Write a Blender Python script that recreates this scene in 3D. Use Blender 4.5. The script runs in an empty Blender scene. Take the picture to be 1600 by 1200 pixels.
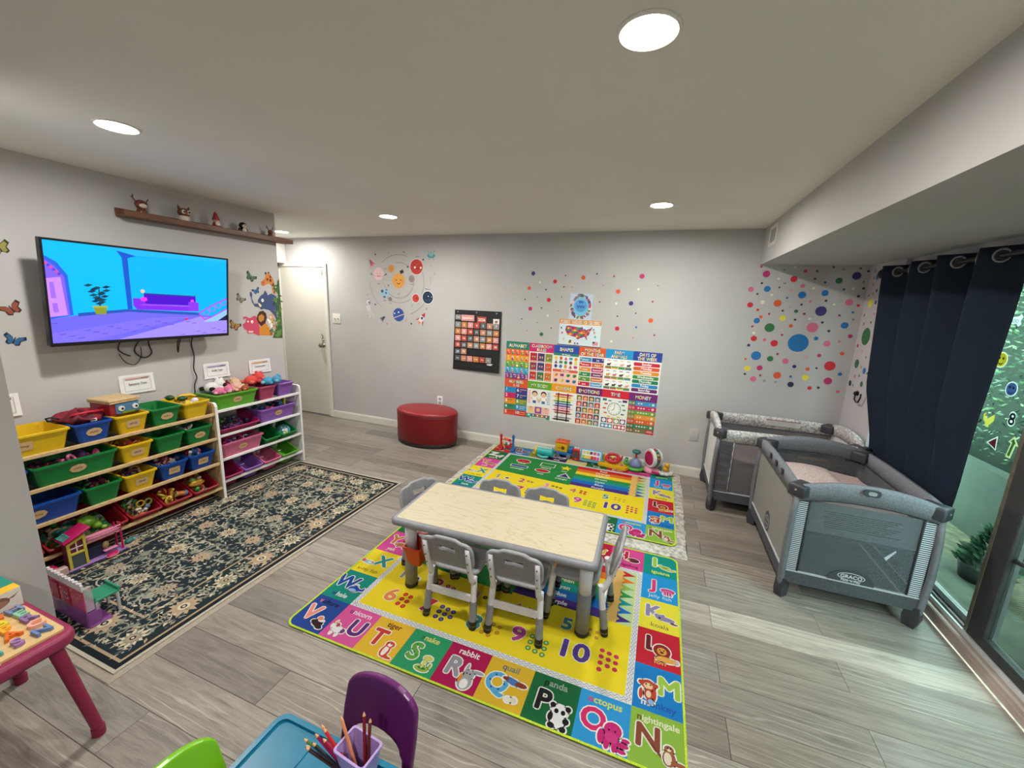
import bpy, bmesh, math, random
from mathutils import Vector, Matrix
PI=math.pi
S=bpy.context.scene
COL=S.collection
# ---------------------------------------------------------------- camera, world, exposure
cd=bpy.data.cameras.new('camera'); cam=bpy.data.objects.new('camera',cd); COL.objects.link(cam)
cd.sensor_width=36.0; cd.lens=631.3/1600*36; cd.clip_start=0.02; cd.clip_end=100
CR=((0.93638,0.34875,0.03919),(-0.10516,0.17250,0.97938),(-0.33480,0.92119,-0.19820))
cam.matrix_world=Matrix(((CR[0][0],CR[1][0],-CR[2][0],0),(CR[0][1],CR[1][1],-CR[2][1],0),(CR[0][2],CR[1][2],-CR[2][2],1.6),(0,0,0,1)))
S.camera=cam
w=bpy.data.worlds.new('overcast_sky'); S.world=w; w.use_nodes=True
bg=w.node_tree.nodes['Background']; bg.inputs[0].default_value=(0.78,0.90,1.0,1); bg.inputs[1].default_value=8.0
S.view_settings.view_transform='Standard'; S.view_settings.look='None'
S.view_settings.exposure=1.25; S.view_settings.gamma=1.0; S.view_settings.use_curve_mapping=False
LAMP=205.0        # strength of the round ceiling lamps
try:
    S.cycles.use_denoising=True; S.cycles.max_bounces=10; S.cycles.diffuse_bounces=8; S.cycles.transparent_max_bounces=16
    S.cycles.sample_clamp_indirect=6.0; S.cycles.caustics_reflective=False; S.cycles.caustics_refractive=False
except Exception: pass
# ---------------------------------------------------------------- materials
def lin(c):
    r=[]
    for v in c[:3]:
        v=v/255.0; r.append(v/12.92 if v<=0.04045 else ((v+0.055)/1.055)**2.4)
    return (r[0],r[1],r[2],1.0)
MATS={}
def mat(name,c=(128,128,128),rough=0.5,kind='plain',c2=None,scale=20.0,bump=0.0,metal=0.0,emit=0.0,spec=0.5,stretch=(1,1,1),sheen=0.0,coord='Object'):
    if name in MATS: return MATS[name]
    m=bpy.data.materials.new(name); m.use_nodes=True; MATS[name]=m
    nt=m.node_tree; b=nt.nodes['Principled BSDF']
    b.inputs['Roughness'].default_value=rough; b.inputs['Metallic'].default_value=metal
    b.inputs['Specular IOR Level'].default_value=spec
    base=lin(c); b.inputs['Base Color'].default_value=base
    if emit>0:
        b.inputs['Emission Color'].default_value=base; b.inputs['Emission Strength'].default_value=emit
    tc=nt.nodes.new('ShaderNodeTexCoord'); mp=nt.nodes.new('ShaderNodeMapping'); mp.inputs['Scale'].default_value=stretch
    nt.links.new(tc.outputs[coord],mp.inputs[0])
    nz=nt.nodes.new('ShaderNodeTexNoise'); nz.inputs['Scale'].default_value=scale; nz.inputs['Detail'].default_value=4
    nt.links.new(mp.outputs[0],nz.inputs['Vector'])
    k2=lin(c2) if c2 else tuple(v*0.93 for v in base[:3])+(1,)
    rp=nt.nodes.new('ShaderNodeValToRGB'); rp.color_ramp.elements[0].position=0.35; rp.color_ramp.elements[1].position=0.65
    rp.color_ramp.elements[0].color=base; rp.color_ramp.elements[1].color=k2
    nt.links.new(nz.outputs['Fac'],rp.inputs[0]); nt.links.new(rp.outputs[0],b.inputs['Base Color'])
    if bump>0:
        bp=nt.nodes.new('ShaderNodeBump'); bp.inputs['Strength'].default_value=bump; bp.inputs['Distance'].default_value=0.004
        nt.links.new(nz.outputs['Fac'],bp.inputs['Height']); nt.links.new(bp.outputs[0],b.inputs['Normal'])
    return m
def plastic(c,rough=0.35):
    c=tuple(int(v*.9) for v in c); return mat('plastic_%02x%02x%02x_%d'%(c[0],c[1],c[2],int(rough*100)),c,rough)
def cloth(c,bump=0.25,scale=180): return mat('cloth_%02x%02x%02x'%c,c,0.9,c2=tuple(int(v*0.86) for v in c),scale=scale,bump=bump,spec=0.2)
def attr_mat(name,rough=0.55,emit=0.0,bump=0.0,bscale=300,spec=0.4):
    if name in MATS: return MATS[name]
    m=bpy.data.materials.new(name); m.use_nodes=True; MATS[name]=m; nt=m.node_tree; b=nt.nodes['Principled BSDF']
    a=nt.nodes.new('ShaderNodeAttribute'); a.attribute_name='Col'
    b.inputs['Roughness'].default_value=rough; b.inputs['Specular IOR Level'].default_value=spec
    if emit>0:
        b.inputs['Base Color'].default_value=(0.005,0.005,0.005,1); b.inputs['Specular IOR Level'].default_value=0.1
        nt.links.new(a.outputs['Color'],b.inputs['Emission Color']); b.inputs['Emission Strength'].default_value=emit
    else: nt.links.new(a.outputs['Color'],b.inputs['Base Color'])
    if bump>0:
        nz=nt.nodes.new('ShaderNodeTexNoise'); nz.inputs['Scale'].default_value=bscale
        tc=nt.nodes.new('ShaderNodeTexCoord'); nt.links.new(tc.outputs['Object'],nz.inputs['Vector'])
        bp=nt.nodes.new('ShaderNodeBump'); bp.inputs['Strength'].default_value=bump; bp.inputs['Distance'].default_value=0.003
        nt.links.new(nz.outputs['Fac'],bp.inputs['Height']); nt.links.new(bp.outputs[0],b.inputs['Normal'])
    return m
def see_through(name,c,alpha,rough=0.9,gloss=False):
    """net, film and pane: part of the light goes straight through, the rest is scattered or mirrored"""
    if name in MATS: return MATS[name]
    m=bpy.data.materials.new(name); m.use_nodes=True; MATS[name]=m; nt=m.node_tree
    for n in list(nt.nodes): nt.nodes.remove(n)
    o=nt.nodes.new('ShaderNodeOutputMaterial'); mx=nt.nodes.new('ShaderNodeMixShader')
    t=nt.nodes.new('ShaderNodeBsdfTransparent')
    if gloss:
        t.inputs[0].default_value=lin(c); g=nt.nodes.new('ShaderNodeBsdfGlossy'); g.inputs['Roughness'].default_value=rough
        f=nt.nodes.new('ShaderNodeLayerWeight'); f.inputs[0].default_value=0.5
        pw=nt.nodes.new('ShaderNodeMath'); pw.operation='POWER'; pw.inputs[1].default_value=4.0; nt.links.new(f.outputs['Facing'],pw.inputs[0])
        ma=nt.nodes.new('ShaderNodeMath'); ma.operation='MULTIPLY_ADD'; ma.inputs[1].default_value=0.45; ma.inputs[2].default_value=0.025; nt.links.new(pw.outputs[0],ma.inputs[0])
        nt.links.new(ma.outputs[0],mx.inputs[0])
    else:
        t.inputs[0].default_value=(1,1,1,1); g=nt.nodes.new('ShaderNodeBsdfPrincipled'); g.inputs['Base Color'].default_value=lin(c); g.inputs['Roughness'].default_value=rough
        nz=nt.nodes.new('ShaderNodeTexNoise'); nz.inputs['Scale'].default_value=30
        mr=nt.nodes.new('ShaderNodeMapRange'); mr.inputs[3].default_value=max(0,alpha-0.02); mr.inputs[4].default_value=min(1,alpha+0.02)
        nt.links.new(nz.outputs['Fac'],mr.inputs[0]); nt.links.new(mr.outputs[0],mx.inputs[0])
    nt.links.new(t.outputs[0],mx.inputs[1]); nt.links.new(g.outputs[0],mx.inputs[2]); nt.links.new(mx.outputs[0],o.inputs[0])
    return m
# ---------------------------------------------------------------- scene tree helpers
def tag(o,label=None,cat=None,group=None,kind=None):
    if label: o['label']=label
    if cat: o['category']=cat
    if group: o['group']=group
    if kind: o['kind']=kind
    return o
def thing(name,label,cat,loc=(0,0,0),rz=0,group=None,rot=None):
    o=bpy.data.objects.new(name,None); COL.objects.link(o); o.empty_display_size=0.05
    o.location=loc; o.rotation_euler=rot if rot else (0,0,rz)
    return tag(o,label,cat,group)
def dup(root,loc,rz=None,label=None,group=None):
    r=root.copy(); COL.objects.link(r); r.location=loc
    if rz is not None: r.rotation_euler=(0,0,rz)
    if label: r['label']=label
    if group: r['group']=group
    for ch in list(root.children):
        c=ch.copy(); COL.objects.link(c); c.parent=r
        for g in list(ch.children):
            d=g.copy(); COL.objects.link(d); d.parent=c
    return r
class G:
    """collects solids and links them as ONE mesh object"""
    def __init__(s): s.v=[]; s.f=[]; s.mi=[]; s.sm=[]
    def add(s,vs,fs,mi=0,sm=False):
        n=len(s.v); s.v+= [tuple(p) for p in vs]
        for f in fs: s.f.append([i+n for i in f]); s.mi.append(mi); s.sm.append(sm)
        return s
    def bm(s,b,mi=0,sm=False):
        b.verts.index_update(); return s.add([v.co[:] for v in b.verts],[[v.index for v in f.verts] for f in b.faces],mi,sm)
    def box(s,x0,x1,y0,y1,z0,z1,mi=0,bev=0.0,seg=1,M=None):
        b=bmesh.new(); r=bmesh.ops.create_cube(b,size=1)
        for v in b.verts: v.co=Vector(((x0+x1)/2+v.co.x*(x1-x0),(y0+y1)/2+v.co.y*(y1-y0),(z0+z1)/2+v.co.z*(z1-z0)))
        if bev>0: bmesh.ops.bevel(b,geom=list(b.edges),offset=bev,segments=seg,affect='EDGES',profile=0.5)
        if M is not None: bmesh.ops.transform(b,matrix=M,verts=b.verts)
        s.bm(b,mi,bev>0 and seg>1); b.free(); return s
    def cyl(s,p0,p1,r0,r1=None,n=14,mi=0,sm=True,cap=True):
        r1=r0 if r1 is None else r1; p0=Vector(p0);p1=Vector(p1);d=(p1-p0).normalized()
        a=d.orthogonal().normalized(); b=d.cross(a); vs=[];fs=[]
        for p,r in ((p0,r0),(p1,r1)):
            for i in range(n):
                t=2*PI*i/n; vs.append(p+a*(r*math.cos(t))+b*(r*math.sin(t)))
        for i in range(n): fs.append([i,(i+1)%n,n+(i+1)%n,n+i])
        s.add(vs,fs,mi,sm)
        if cap: s.add(vs[:n],[list(range(n))[::-1]],mi); s.add(vs[n:],[list(range(n))],mi)
        return s
    def tube(s,pts,r,n=8,mi=0,close=False):
        pts=[Vector(p) for p in pts]; k=len(pts); vs=[];fs=[]; prev=None
        rr=r if isinstance(r,(list,tuple)) else [r]*k
        for i,p in enumerate(pts):
            a=pts[(i-1)%k] if (close or i>0) else p; c=pts[(i+1)%k] if (close or i<k-1) else p
            d=(c-a); d=d.normalized() if d.length>1e-9 else Vector((0,0,1))
            u=d.orthogonal().normalized() if prev is None else (prev-d*prev.dot(d)).normalized()
            prev=u; w=d.cross(u)
            for j in range(n):
                t=2*PI*j/n; vs.append(p+u*(rr[i]*math.cos(t))+w*(rr[i]*math.sin(t)))
        m=k if close else k-1
        for i in range(m):
            for j in range(n):
                a=i*n+j;b=i*n+(j+1)%n;c=((i+1)%k)*n+(j+1)%n;d=((i+1)%k)*n+j; fs.append([a,b,c,d])
        if not close: fs.append(list(range(n))[::-1]); fs.append([(k-1)*n+j for j in range(n)])
        return s.add(vs,fs,mi,True)
    def lathe(s,prof,c=(0,0,0),n=20,mi=0,sx=1,sy=1,sm=True):
        vs=[];fs=[]
        for r,z in prof:
            for i in range(n):
                t=2*PI*i/n; vs.append((c[0]+sx*r*math.cos(t),c[1]+sy*r*math.sin(t),c[2]+z))
        k=len(prof)
        for a in range(k-1):
            for i in range(n): fs.append([a*n+i,a*n+(i+1)%n,(a+1)*n+(i+1)%n,(a+1)*n+i])
        if prof[0][0]>1e-5: fs.append(list(range(n))[::-1])
        if prof[-1][0]>1e-5: fs.append([(k-1)*n+i for i in range(n)])
        return s.add(vs,fs,mi,sm)
    def ball(s,c,r,n=12,mi=0,M=None):
        r=r if isinstance(r,(list,tuple)) else (r,r,r); vs=[];fs=[]; m=max(4,n*2//3)
        for a in range(1,m):
            ph=PI*a/m
            for i in range(n):
                t=2*PI*i/n; vs.append((r[0]*math.sin(ph)*math.cos(t),r[1]*math.sin(ph)*math.sin(t),r[2]*math.cos(ph)))
        vs+=[(0,0,r[2]),(0,0,-r[2])]; T=len(vs)-2
        for a in range(m-2):
            for i in range(n): fs.append([a*n+i,(a+1)*n+i,(a+1)*n+(i+1)%n,a*n+(i+1)%n])
        for i in range(n): fs.append([T,i,(i+1)%n]); fs.append([T+1,(m-2)*n+(i+1)%n,(m-2)*n+i])
        vs=[Vector(v) for v in vs]
        if M is not None: vs=[M@v for v in vs]
        return s.add([v+Vector(c) for v in vs],fs,mi,True)
    def prism(s,poly,h0,h1,mi=0,M=None,sm=False):
        """poly in local XY, extruded along local Z, then placed by M"""
        n=len(poly); vs=[Vector((x,y,h0)) for x,y in poly]+[Vector((x,y,h1)) for x,y in poly]
        if M is not None: vs=[M@v for v in vs]
        return s.add(vs,[list(range(n))[::-1],[n+i for i in range(n)]]+[[i,(i+1)%n,n+(i+1)%n,n+i] for i in range(n)],mi,sm)
    def ringplate(s,outer,inner,h0,h1,mi=0,M=None):
        n=len(outer); vs=[]
        for z in (h0,h1):
            for q in (outer,inner): vs+=[Vector((x,y,z)) for x,y in q]
        if M is not None: vs=[M@v for v in vs]
        fs=[]
        for i in range(n):
            j=(i+1)%n
            fs+=[[i,n+i,n+j,j],[2*n+i,2*n+j,3*n+j,3*n+i],[i,j,2*n+j,2*n+i],[n+i,3*n+i,3*n+j,n+j]]
        return s.add(vs,fs,mi)
    def build(s,name,mats,parent=None,loc=None,rot=None,weld=False,flip=True):
        me=bpy.data.meshes.new(name); me.from_pydata(s.v,[],s.f)
        mats=mats if isinstance(mats,(list,tuple)) else [mats]
        for m in mats: me.materials.append(m)
        me.polygons.foreach_set('material_index',s.mi); me.polygons.foreach_set('use_smooth',s.sm)
        if flip or weld:
            b=bmesh.new(); b.from_mesh(me)
            if weld: bmesh.ops.remove_doubles(b,verts=b.verts,dist=1e-5)
            bmesh.ops.recalc_face_normals(b,faces=b.faces); b.to_mesh(me); b.free()
        me.update()
        o=bpy.data.objects.new(name,me); COL.objects.link(o)
        if parent is not None: o.parent=parent
        if loc is not None: o.location=loc
        if rot is not None: o.rotation_euler=rot
        return o
def struct(name,g,m,parent=None,**k):
    o=g.build(name,m,parent,**k)
    if parent is None: o['kind']='structure'
    return o
def circ(cx,cy,rx,ry=None,n=20,a0=0,a1=2*PI):
    ry=rx if ry is None else ry; full=abs(a1-a0-2*PI)<1e-6
    return [(cx+rx*math.cos(a0+(a1-a0)*i/(n if full else n-1)),cy+ry*math.sin(a0+(a1-a0)*i/(n if full else n-1))) for i in range(n)]
def rrect(x0,y0,x1,y1,r,n=4):
    p=[]
    for cx,cy,a in ((x1-r,y1-r,0),(x0+r,y1-r,PI/2),(x0+r,y0+r,PI),(x1-r,y0+r,1.5*PI)):
        p+=[(cx+r*math.cos(a+PI/2*i/n),cy+r*math.sin(a+PI/2*i/n)) for i in range(n+1)]
    return p
# ---------------------------------------------------------------- lettering: every glyph is turned into flat faces once
GLY={}
def make_glyphs():
    chars="ABCDEFGHIJKLMNOPQRSTUVWXYZabcdefghijklmnopqrstuvwxyz0123456789-'&"
    tmp=[]
    def mk(body,off):
        c=bpy.data.curves.new('t','FONT'); c.body=body; c.size=1; c.offset=off; c.resolution_u=3; c.fill_mode='FRONT'
        o=bpy.data.objects.new('t',c); COL.objects.link(o); return o
    for st,off in (('r',0.0),('b',0.022),('o',0.06)):
        for ch in chars: tmp.append((st,ch,mk(ch,off),mk(ch+'H',0.0)))
    hh=mk('H',0.0)
    bpy.context.view_layer.update(); dg=bpy.context.evaluated_depsgraph_get()
    def grab(o):
        me=o.evaluated_get(dg).to_mesh(); vs=[(v.co.x,v.co.y) for v in me.vertices]; fs=[list(p.vertices) for p in me.polygons]; o.evaluated_get(dg).to_mesh_clear(); return vs,fs
    hv,_=grab(hh); hmax=max(v[0] for v in hv); cap=max(v[1] for v in hv)
    for st,ch,a,b in tmp:
        vs,fs=grab(a); bv,_=grab(b); GLY[st,ch]=(vs,fs,max(v[0] for v in bv)-hmax)
    GLY['cap']=cap
    for st,ch,a,b in tmp+[(0,0,hh,hh)]:
        for o in {a,b}:
            c=o.data; bpy.data.objects.remove(o); bpy.data.curves.remove(c)
make_glyphs(); GLY['b','M']=GLY['r','M']
class P:
    """flat print: coloured faces in thin layers, colours in the mesh attribute Col"""
    def __init__(s,dz=0.0002): s.v=[];s.f=[];s.c=[];s.dz=dz
    def poly(s,pts,c,l=1):
        n=len(s.v); s.v+=[(x,y,l*s.dz) for x,y in pts]; s.f.append(list(range(n,n+len(pts)))); s.c.append(c); return s
    def rect(s,x0,y0,x1,y1,c,l=1): return s.poly([(x0,y0),(x1,y0),(x1,y1),(x0,y1)],c,l)
    def circle(s,x,y,r,c,l=1,ry=None,n=18): return s.poly(circ(x,y,r,ry,n),c,l)
    def ring(s,x,y,r0,r1,c,l=1,n=24,a0=0,a1=2*PI,ky=1.0):
        for i in range(n):
            t0=a0+(a1-a0)*i/n;t1=a0+(a1-a0)*(i+1)/n
            s.poly([(x+r*math.cos(t),y+ky*r*math.sin(t)) for r,t in ((r0,t0),(r1,t0),(r1,t1),(r0,t1))],c,l)
        return s
    def line(s,pts,w,c,l=1):
        for (x0,y0),(x1,y1) in zip(pts,pts[1:]):
            d=math.hypot(x1-x0,y1-y0) or 1; nx,ny=-(y1-y0)/d*w/2,(x1-x0)/d*w/2
            s.poly([(x0+nx,y0+ny),(x0-nx,y0-ny),(x1-nx,y1-ny),(x1+nx,y1+ny)],c,l)
        return s
    def star(s,x,y,r,c,l=1,n=5,k=0.45,a=PI/2):
        return s.poly([(x+(r if i%2==0 else r*k)*math.cos(a+PI*i/n),y+(r if i%2==0 else r*k)*math.sin(a+PI*i/n)) for i in range(2*n)],c,l)
    def text(s,t,x,y,h,c,l=1,al='c',st='b',sx=1.0,rot=0.0,first=None):
        """h = capital height; (x,y) = baseline anchor; first = colour of the first letter"""
        k=h/GLY['cap']; wd=sum((GLY['r',ch][2] if ch!=' ' else 0.33)*k*sx for ch in t); x0={'c':-wd/2,'l':0,'r':-wd}[al]
        cr,sr=math.cos(rot),math.sin(rot)
        for i,ch in enumerate(t):
            if ch==' ': x0+=0.33*k*sx; continue
            vs,fs,ad=GLY[st,ch]; n=len(s.v); cc=first if (first and i==0) else c
            for a,b in vs:
                px,py=x0+a*k*sx,b*k; s.v.append((x+px*cr-py*sr,y+px*sr+py*cr,l*s.dz))
            for f in fs: s.f.append([q+n for q in f]); s.c.append(cc)
            x0+=ad*k*sx
        return s
    def fat(s,t,x,y,h,c,l,d,sx=1.0):
        # bold lettering: shifted copies of the plain glyphs
        for k in range(8): s.text(t,x+d*h*math.cos(k*PI/4),y+d*h*math.sin(k*PI/4),h,c,l+.06*k,'c','r',sx)
        return s.text(t,x,y,h,c,l+.5,'c','r',sx)
    def build(s,name,m,parent=None,loc=None,rot=None):
        me=bpy.data.meshes.new(name); me.from_pydata(s.v,[],s.f); me.materials.append(m)
        a=me.color_attributes.new('Col','FLOAT_COLOR','CORNER'); buf=[]
        cache={}
        for p,c in zip(s.f,s.c):
            k=cache.get(c)
            if k is None: k=cache[c]=lin(c)
            buf.extend(k*len(p))
        # face order may be kept by from_pydata; loops follow it
        a.data.foreach_set('color',buf); me.update()
        o=bpy.data.objects.new(name,me); COL.objects.link(o)
        if parent is not None: o.parent=parent
        if loc is not None: o.location=loc
        if rot is not None: o.rotation_euler=rot
        return o
def vinyl_on_glass():
    m=bpy.data.materials.new('translucent_vinyl'); m.use_nodes=True; nt=m.node_tree; b=nt.nodes['Principled BSDF']; o=nt.nodes['Material Output']
    a=nt.nodes.new('ShaderNodeAttribute'); a.attribute_name='Col'; t=nt.nodes.new('ShaderNodeBsdfTranslucent'); mx=nt.nodes.new('ShaderNodeMixShader'); mx.inputs[0].default_value=.55
    nt.links.new(a.outputs['Color'],b.inputs['Base Color']); nt.links.new(a.outputs['Color'],t.inputs[0]); nt.links.new(b.outputs[0],mx.inputs[1]); nt.links.new(t.outputs[0],mx.inputs[2]); nt.links.new(mx.outputs[0],o.inputs[0]); return m
ROT_BACK=(PI/2,0,0); ROT_LEFT=(PI/2,0,PI/2); ROT_RIGHT=(PI/2,0,-PI/2)
PRINT=attr_mat('printed_paper',0.45); PRINT_MATTE=attr_mat('printed_vinyl',0.65)
YB=4.106; XL=-3.3835; ZC=2.294
DOTS_A=[(-1.307,1.899,0.021,'ind'),(-1.072,1.823,0.020,'red'),(-0.967,1.883,0.008,'mar'),(-0.787,1.867,0.021,'ora'),(-0.656,1.903,0.008,'dgr'),(-0.491,1.883,0.009,'mar'),(-0.234,1.887,0.023,'mag'),(-1.230,1.811,0.010,'cre'),(-1.344,1.751,0.019,'ora'),(-1.163,1.740,0.008,'nav'),(-0.976,1.772,0.008,'dgr'),(-0.897,1.771,0.007,'pin'),(-0.591,1.794,0.007,'pin'),(-0.441,1.741,0.021,'ora'),(-0.083,1.804,0.007,'gry'),(-0.255,1.767,0.010,'cre'),(-1.385,1.635,0.008,'dgr'),(-1.254,1.664,0.008,'gry'),(-1.127,1.638,0.021,'red'),(-0.994,1.671,0.007,'mar'),(-0.608,1.636,0.008,'mar'),(-0.448,1.628,0.010,'cre'),(-0.310,1.634,0.021,'ind'),(-0.116,1.657,0.009,'mar'),(-1.322,1.541,0.021,'mag'),(-1.201,1.554,0.008,'dgr'),(-1.023,1.532,0.007,'pin'),(-1.129,1.479,0.011,'cre'),(-0.427,1.507,0.008,'dgr'),(-0.258,1.543,0.008,'mar'),(-1.410,1.431,0.007,'nav'),(-1.240,1.402,0.007,'gry'),(-1.086,1.354,0.008,'mar'),(-0.114,1.481,0.022,'ora'),(-0.418,1.387,0.021,'red'),(-0.241,1.410,0.010,'blu'),(-1.347,1.312,0.007,'pin'),(-1.186,1.283,0.020,'gre'),(-0.260,1.306,0.008,'pin'),(-0.068,1.345,0.009,'mar'),(-0.463,1.258,0.011,'cre')]
DOTS_B=[(0.736,1.982,0.009,'mag'),(0.782,1.922,0.028,'mag'),(0.907,1.958,0.007,'gry'),(0.984,1.978,0.010,'cre'),(1.061,1.949,0.013,'red'),(1.143,1.950,0.009,'dgr'),(1.207,1.938,0.012,'ppk'),(1.250,1.982,0.008,'dgr'),(1.321,1.966,0.010,'gry'),(1.432,1.974,0.008,'gre'),(1.415,1.916,0.030,'ind'),(1.485,1.953,0.009,'nav'),(0.989,1.883,0.025,'red'),(0.879,1.884,0.010,'cre'),(1.138,1.888,0.009,'dgr'),(1.304,1.876,0.024,'gre'),(1.213,1.860,0.009,'mar'),(0.759,1.845,0.009,'nav'),(0.930,1.848,0.009,'gry'),(1.060,1.829,0.016,'pin'),(0.683,1.791,0.022,'pin'),(0.806,1.798,0.025,'blu'),(0.894,1.812,0.008,'mar'),(0.982,1.787,0.015,'ppk'),(1.140,1.812,0.011,'cre'),(1.225,1.775,0.025,'blu'),(1.348,1.808,0.009,'dgr'),(1.468,1.869,0.009,'gry'),(1.410,1.816,0.010,'cre'),(1.477,1.819,0.010,'dgr'),(0.738,1.754,0.009,'dgr'),(0.847,1.748,0.010,'cre'),(1.067,1.755,0.029,'blu'),(1.328,1.757,0.009,'ppk'),(1.454,1.757,0.010,'nav'),(0.963,1.728,0.009,'blu'),(0.787,1.686,0.016,'cre'),(0.695,1.659,0.023,'red'),(0.899,1.681,0.029,'ora'),(1.134,1.704,0.009,'pin'),(1.242,1.714,0.010,'nav'),(1.400,1.707,0.026,'pin'),(1.075,1.676,0.009,'nav'),(1.302,1.686,0.010,'cre'),(1.465,1.684,0.011,'red'),(0.997,1.653,0.009,'ppk'),(0.760,1.619,0.011,'red'),(0.947,1.620,0.009,'nav'),(1.045,1.619,0.015,'gre'),(1.220,1.628,0.040,'ind'),(0.850,1.589,0.009,'red'),(0.791,1.560,0.014,'ora'),(1.107,1.600,0.011,'mar'),(1.438,1.628,0.009,'blu'),(1.353,1.599,0.010,'mar'),(0.765,1.526,0.024,'blu'),(0.955,1.557,0.024,'yel'),(1.048,1.549,0.009,'nav'),(1.150,1.562,0.010,'cre'),(1.451,1.570,0.009,'gry'),(1.245,1.536,0.010,'nav'),(0.738,1.475,0.010,'red'),(0.870,1.471,0.038,'gre'),(1.025,1.495,0.015,'ora'),(1.182,1.490,0.041,'pin'),(1.401,1.520,0.026,'blu'),(1.301,1.468,0.011,'dgr'),(0.756,1.418,0.011,'cre'),(0.972,1.414,0.009,'red'),(1.454,1.434,0.016,'mag'),(0.764,1.370,0.024,'red'),(0.847,1.364,0.014,'pin'),(1.222,1.401,0.016,'blu'),(0.924,1.339,0.028,'red'),(1.100,1.354,0.076,'blu'),(1.305,1.363,0.025,'pin'),(1.387,1.385,0.010,'pin'),(0.732,1.308,0.013,'ind'),(0.963,1.248,0.010,'mar'),(1.267,1.260,0.015,'mag'),(1.422,1.288,0.015,'ora'),(0.802,1.220,0.039,'blu'),(0.724,1.184,0.010,'ora'),(0.913,1.202,0.024,'gre'),(1.030,1.191,0.024,'pin'),(1.175,1.237,0.015,'ppk'),(0.750,1.101,0.025,'yel'),(0.845,1.114,0.023,'mag'),(1.103,1.150,0.015,'ind'),(1.202,1.137,0.015,'ora'),(1.265,1.151,0.009,'dgr'),(1.355,1.178,0.040,'red'),(0.737,1.049,0.010,'nav'),(0.987,1.061,0.030,'ora'),(1.089,1.060,0.011,'blu'),(0.859,1.048,0.010,'mar'),(1.198,1.061,0.025,'yel'),(1.436,1.116,0.015,'blu'),(0.808,1.010,0.025,'pin'),(0.896,1.003,0.010,'gry'),(0.984,1.001,0.009,'gry'),(1.362,1.049,0.030,'mag'),(1.099,0.991,0.024,'nav'),(1.242,0.975,0.016,'red'),(1.304,0.985,0.011,'nav'),(1.445,0.966,0.014,'pin')]
DOTS_C=[(4.026,1.894,0.011,'gry'),(3.970,1.902,0.025,'blu'),(3.901,1.897,0.010,'nav'),(4.026,1.947,0.013,'gry'),(4.013,1.844,0.013,'gry'),(3.882,1.846,0.010,'gry'),(3.939,1.796,0.013,'nav'),(3.990,1.777,0.011,'gry'),(3.848,1.773,0.025,'ora'),(4.050,1.761,0.011,'gry'),(3.999,1.703,0.034,'yel'),(3.915,1.707,0.015,'nav'),(3.801,1.702,0.014,'gry'),(3.860,1.678,0.010,'gry'),(4.059,1.608,0.013,'gry'),(3.897,1.619,0.010,'pin'),(3.816,1.564,0.036,'blu'),(3.923,1.555,0.010,'dgr'),(4.036,1.540,0.013,'gry'),(3.955,1.445,0.068,'gre'),(3.817,1.484,0.012,'ppk'),(3.809,1.421,0.010,'gry'),(4.063,1.364,0.015,'mag'),(3.966,1.330,0.013,'ppk'),(3.721,1.333,0.033,'ora'),(3.807,1.311,0.016,'nav'),(3.882,1.287,0.012,'gry'),(4.013,1.222,0.036,'gre'),(3.756,1.252,0.024,'ind'),(3.927,1.206,0.010,'gry'),(3.864,1.184,0.025,'blu'),(3.809,1.173,0.010,'gre'),(3.754,1.144,0.024,'mag'),(3.928,1.136,0.010,'gre'),(4.003,1.121,0.013,'pin'),(4.060,1.054,0.024,'nav'),(3.862,1.079,0.022,'gre'),(3.702,1.082,0.016,'red'),(4.004,1.046,0.013,'gry'),(3.901,1.011,0.012,'red')]
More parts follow.
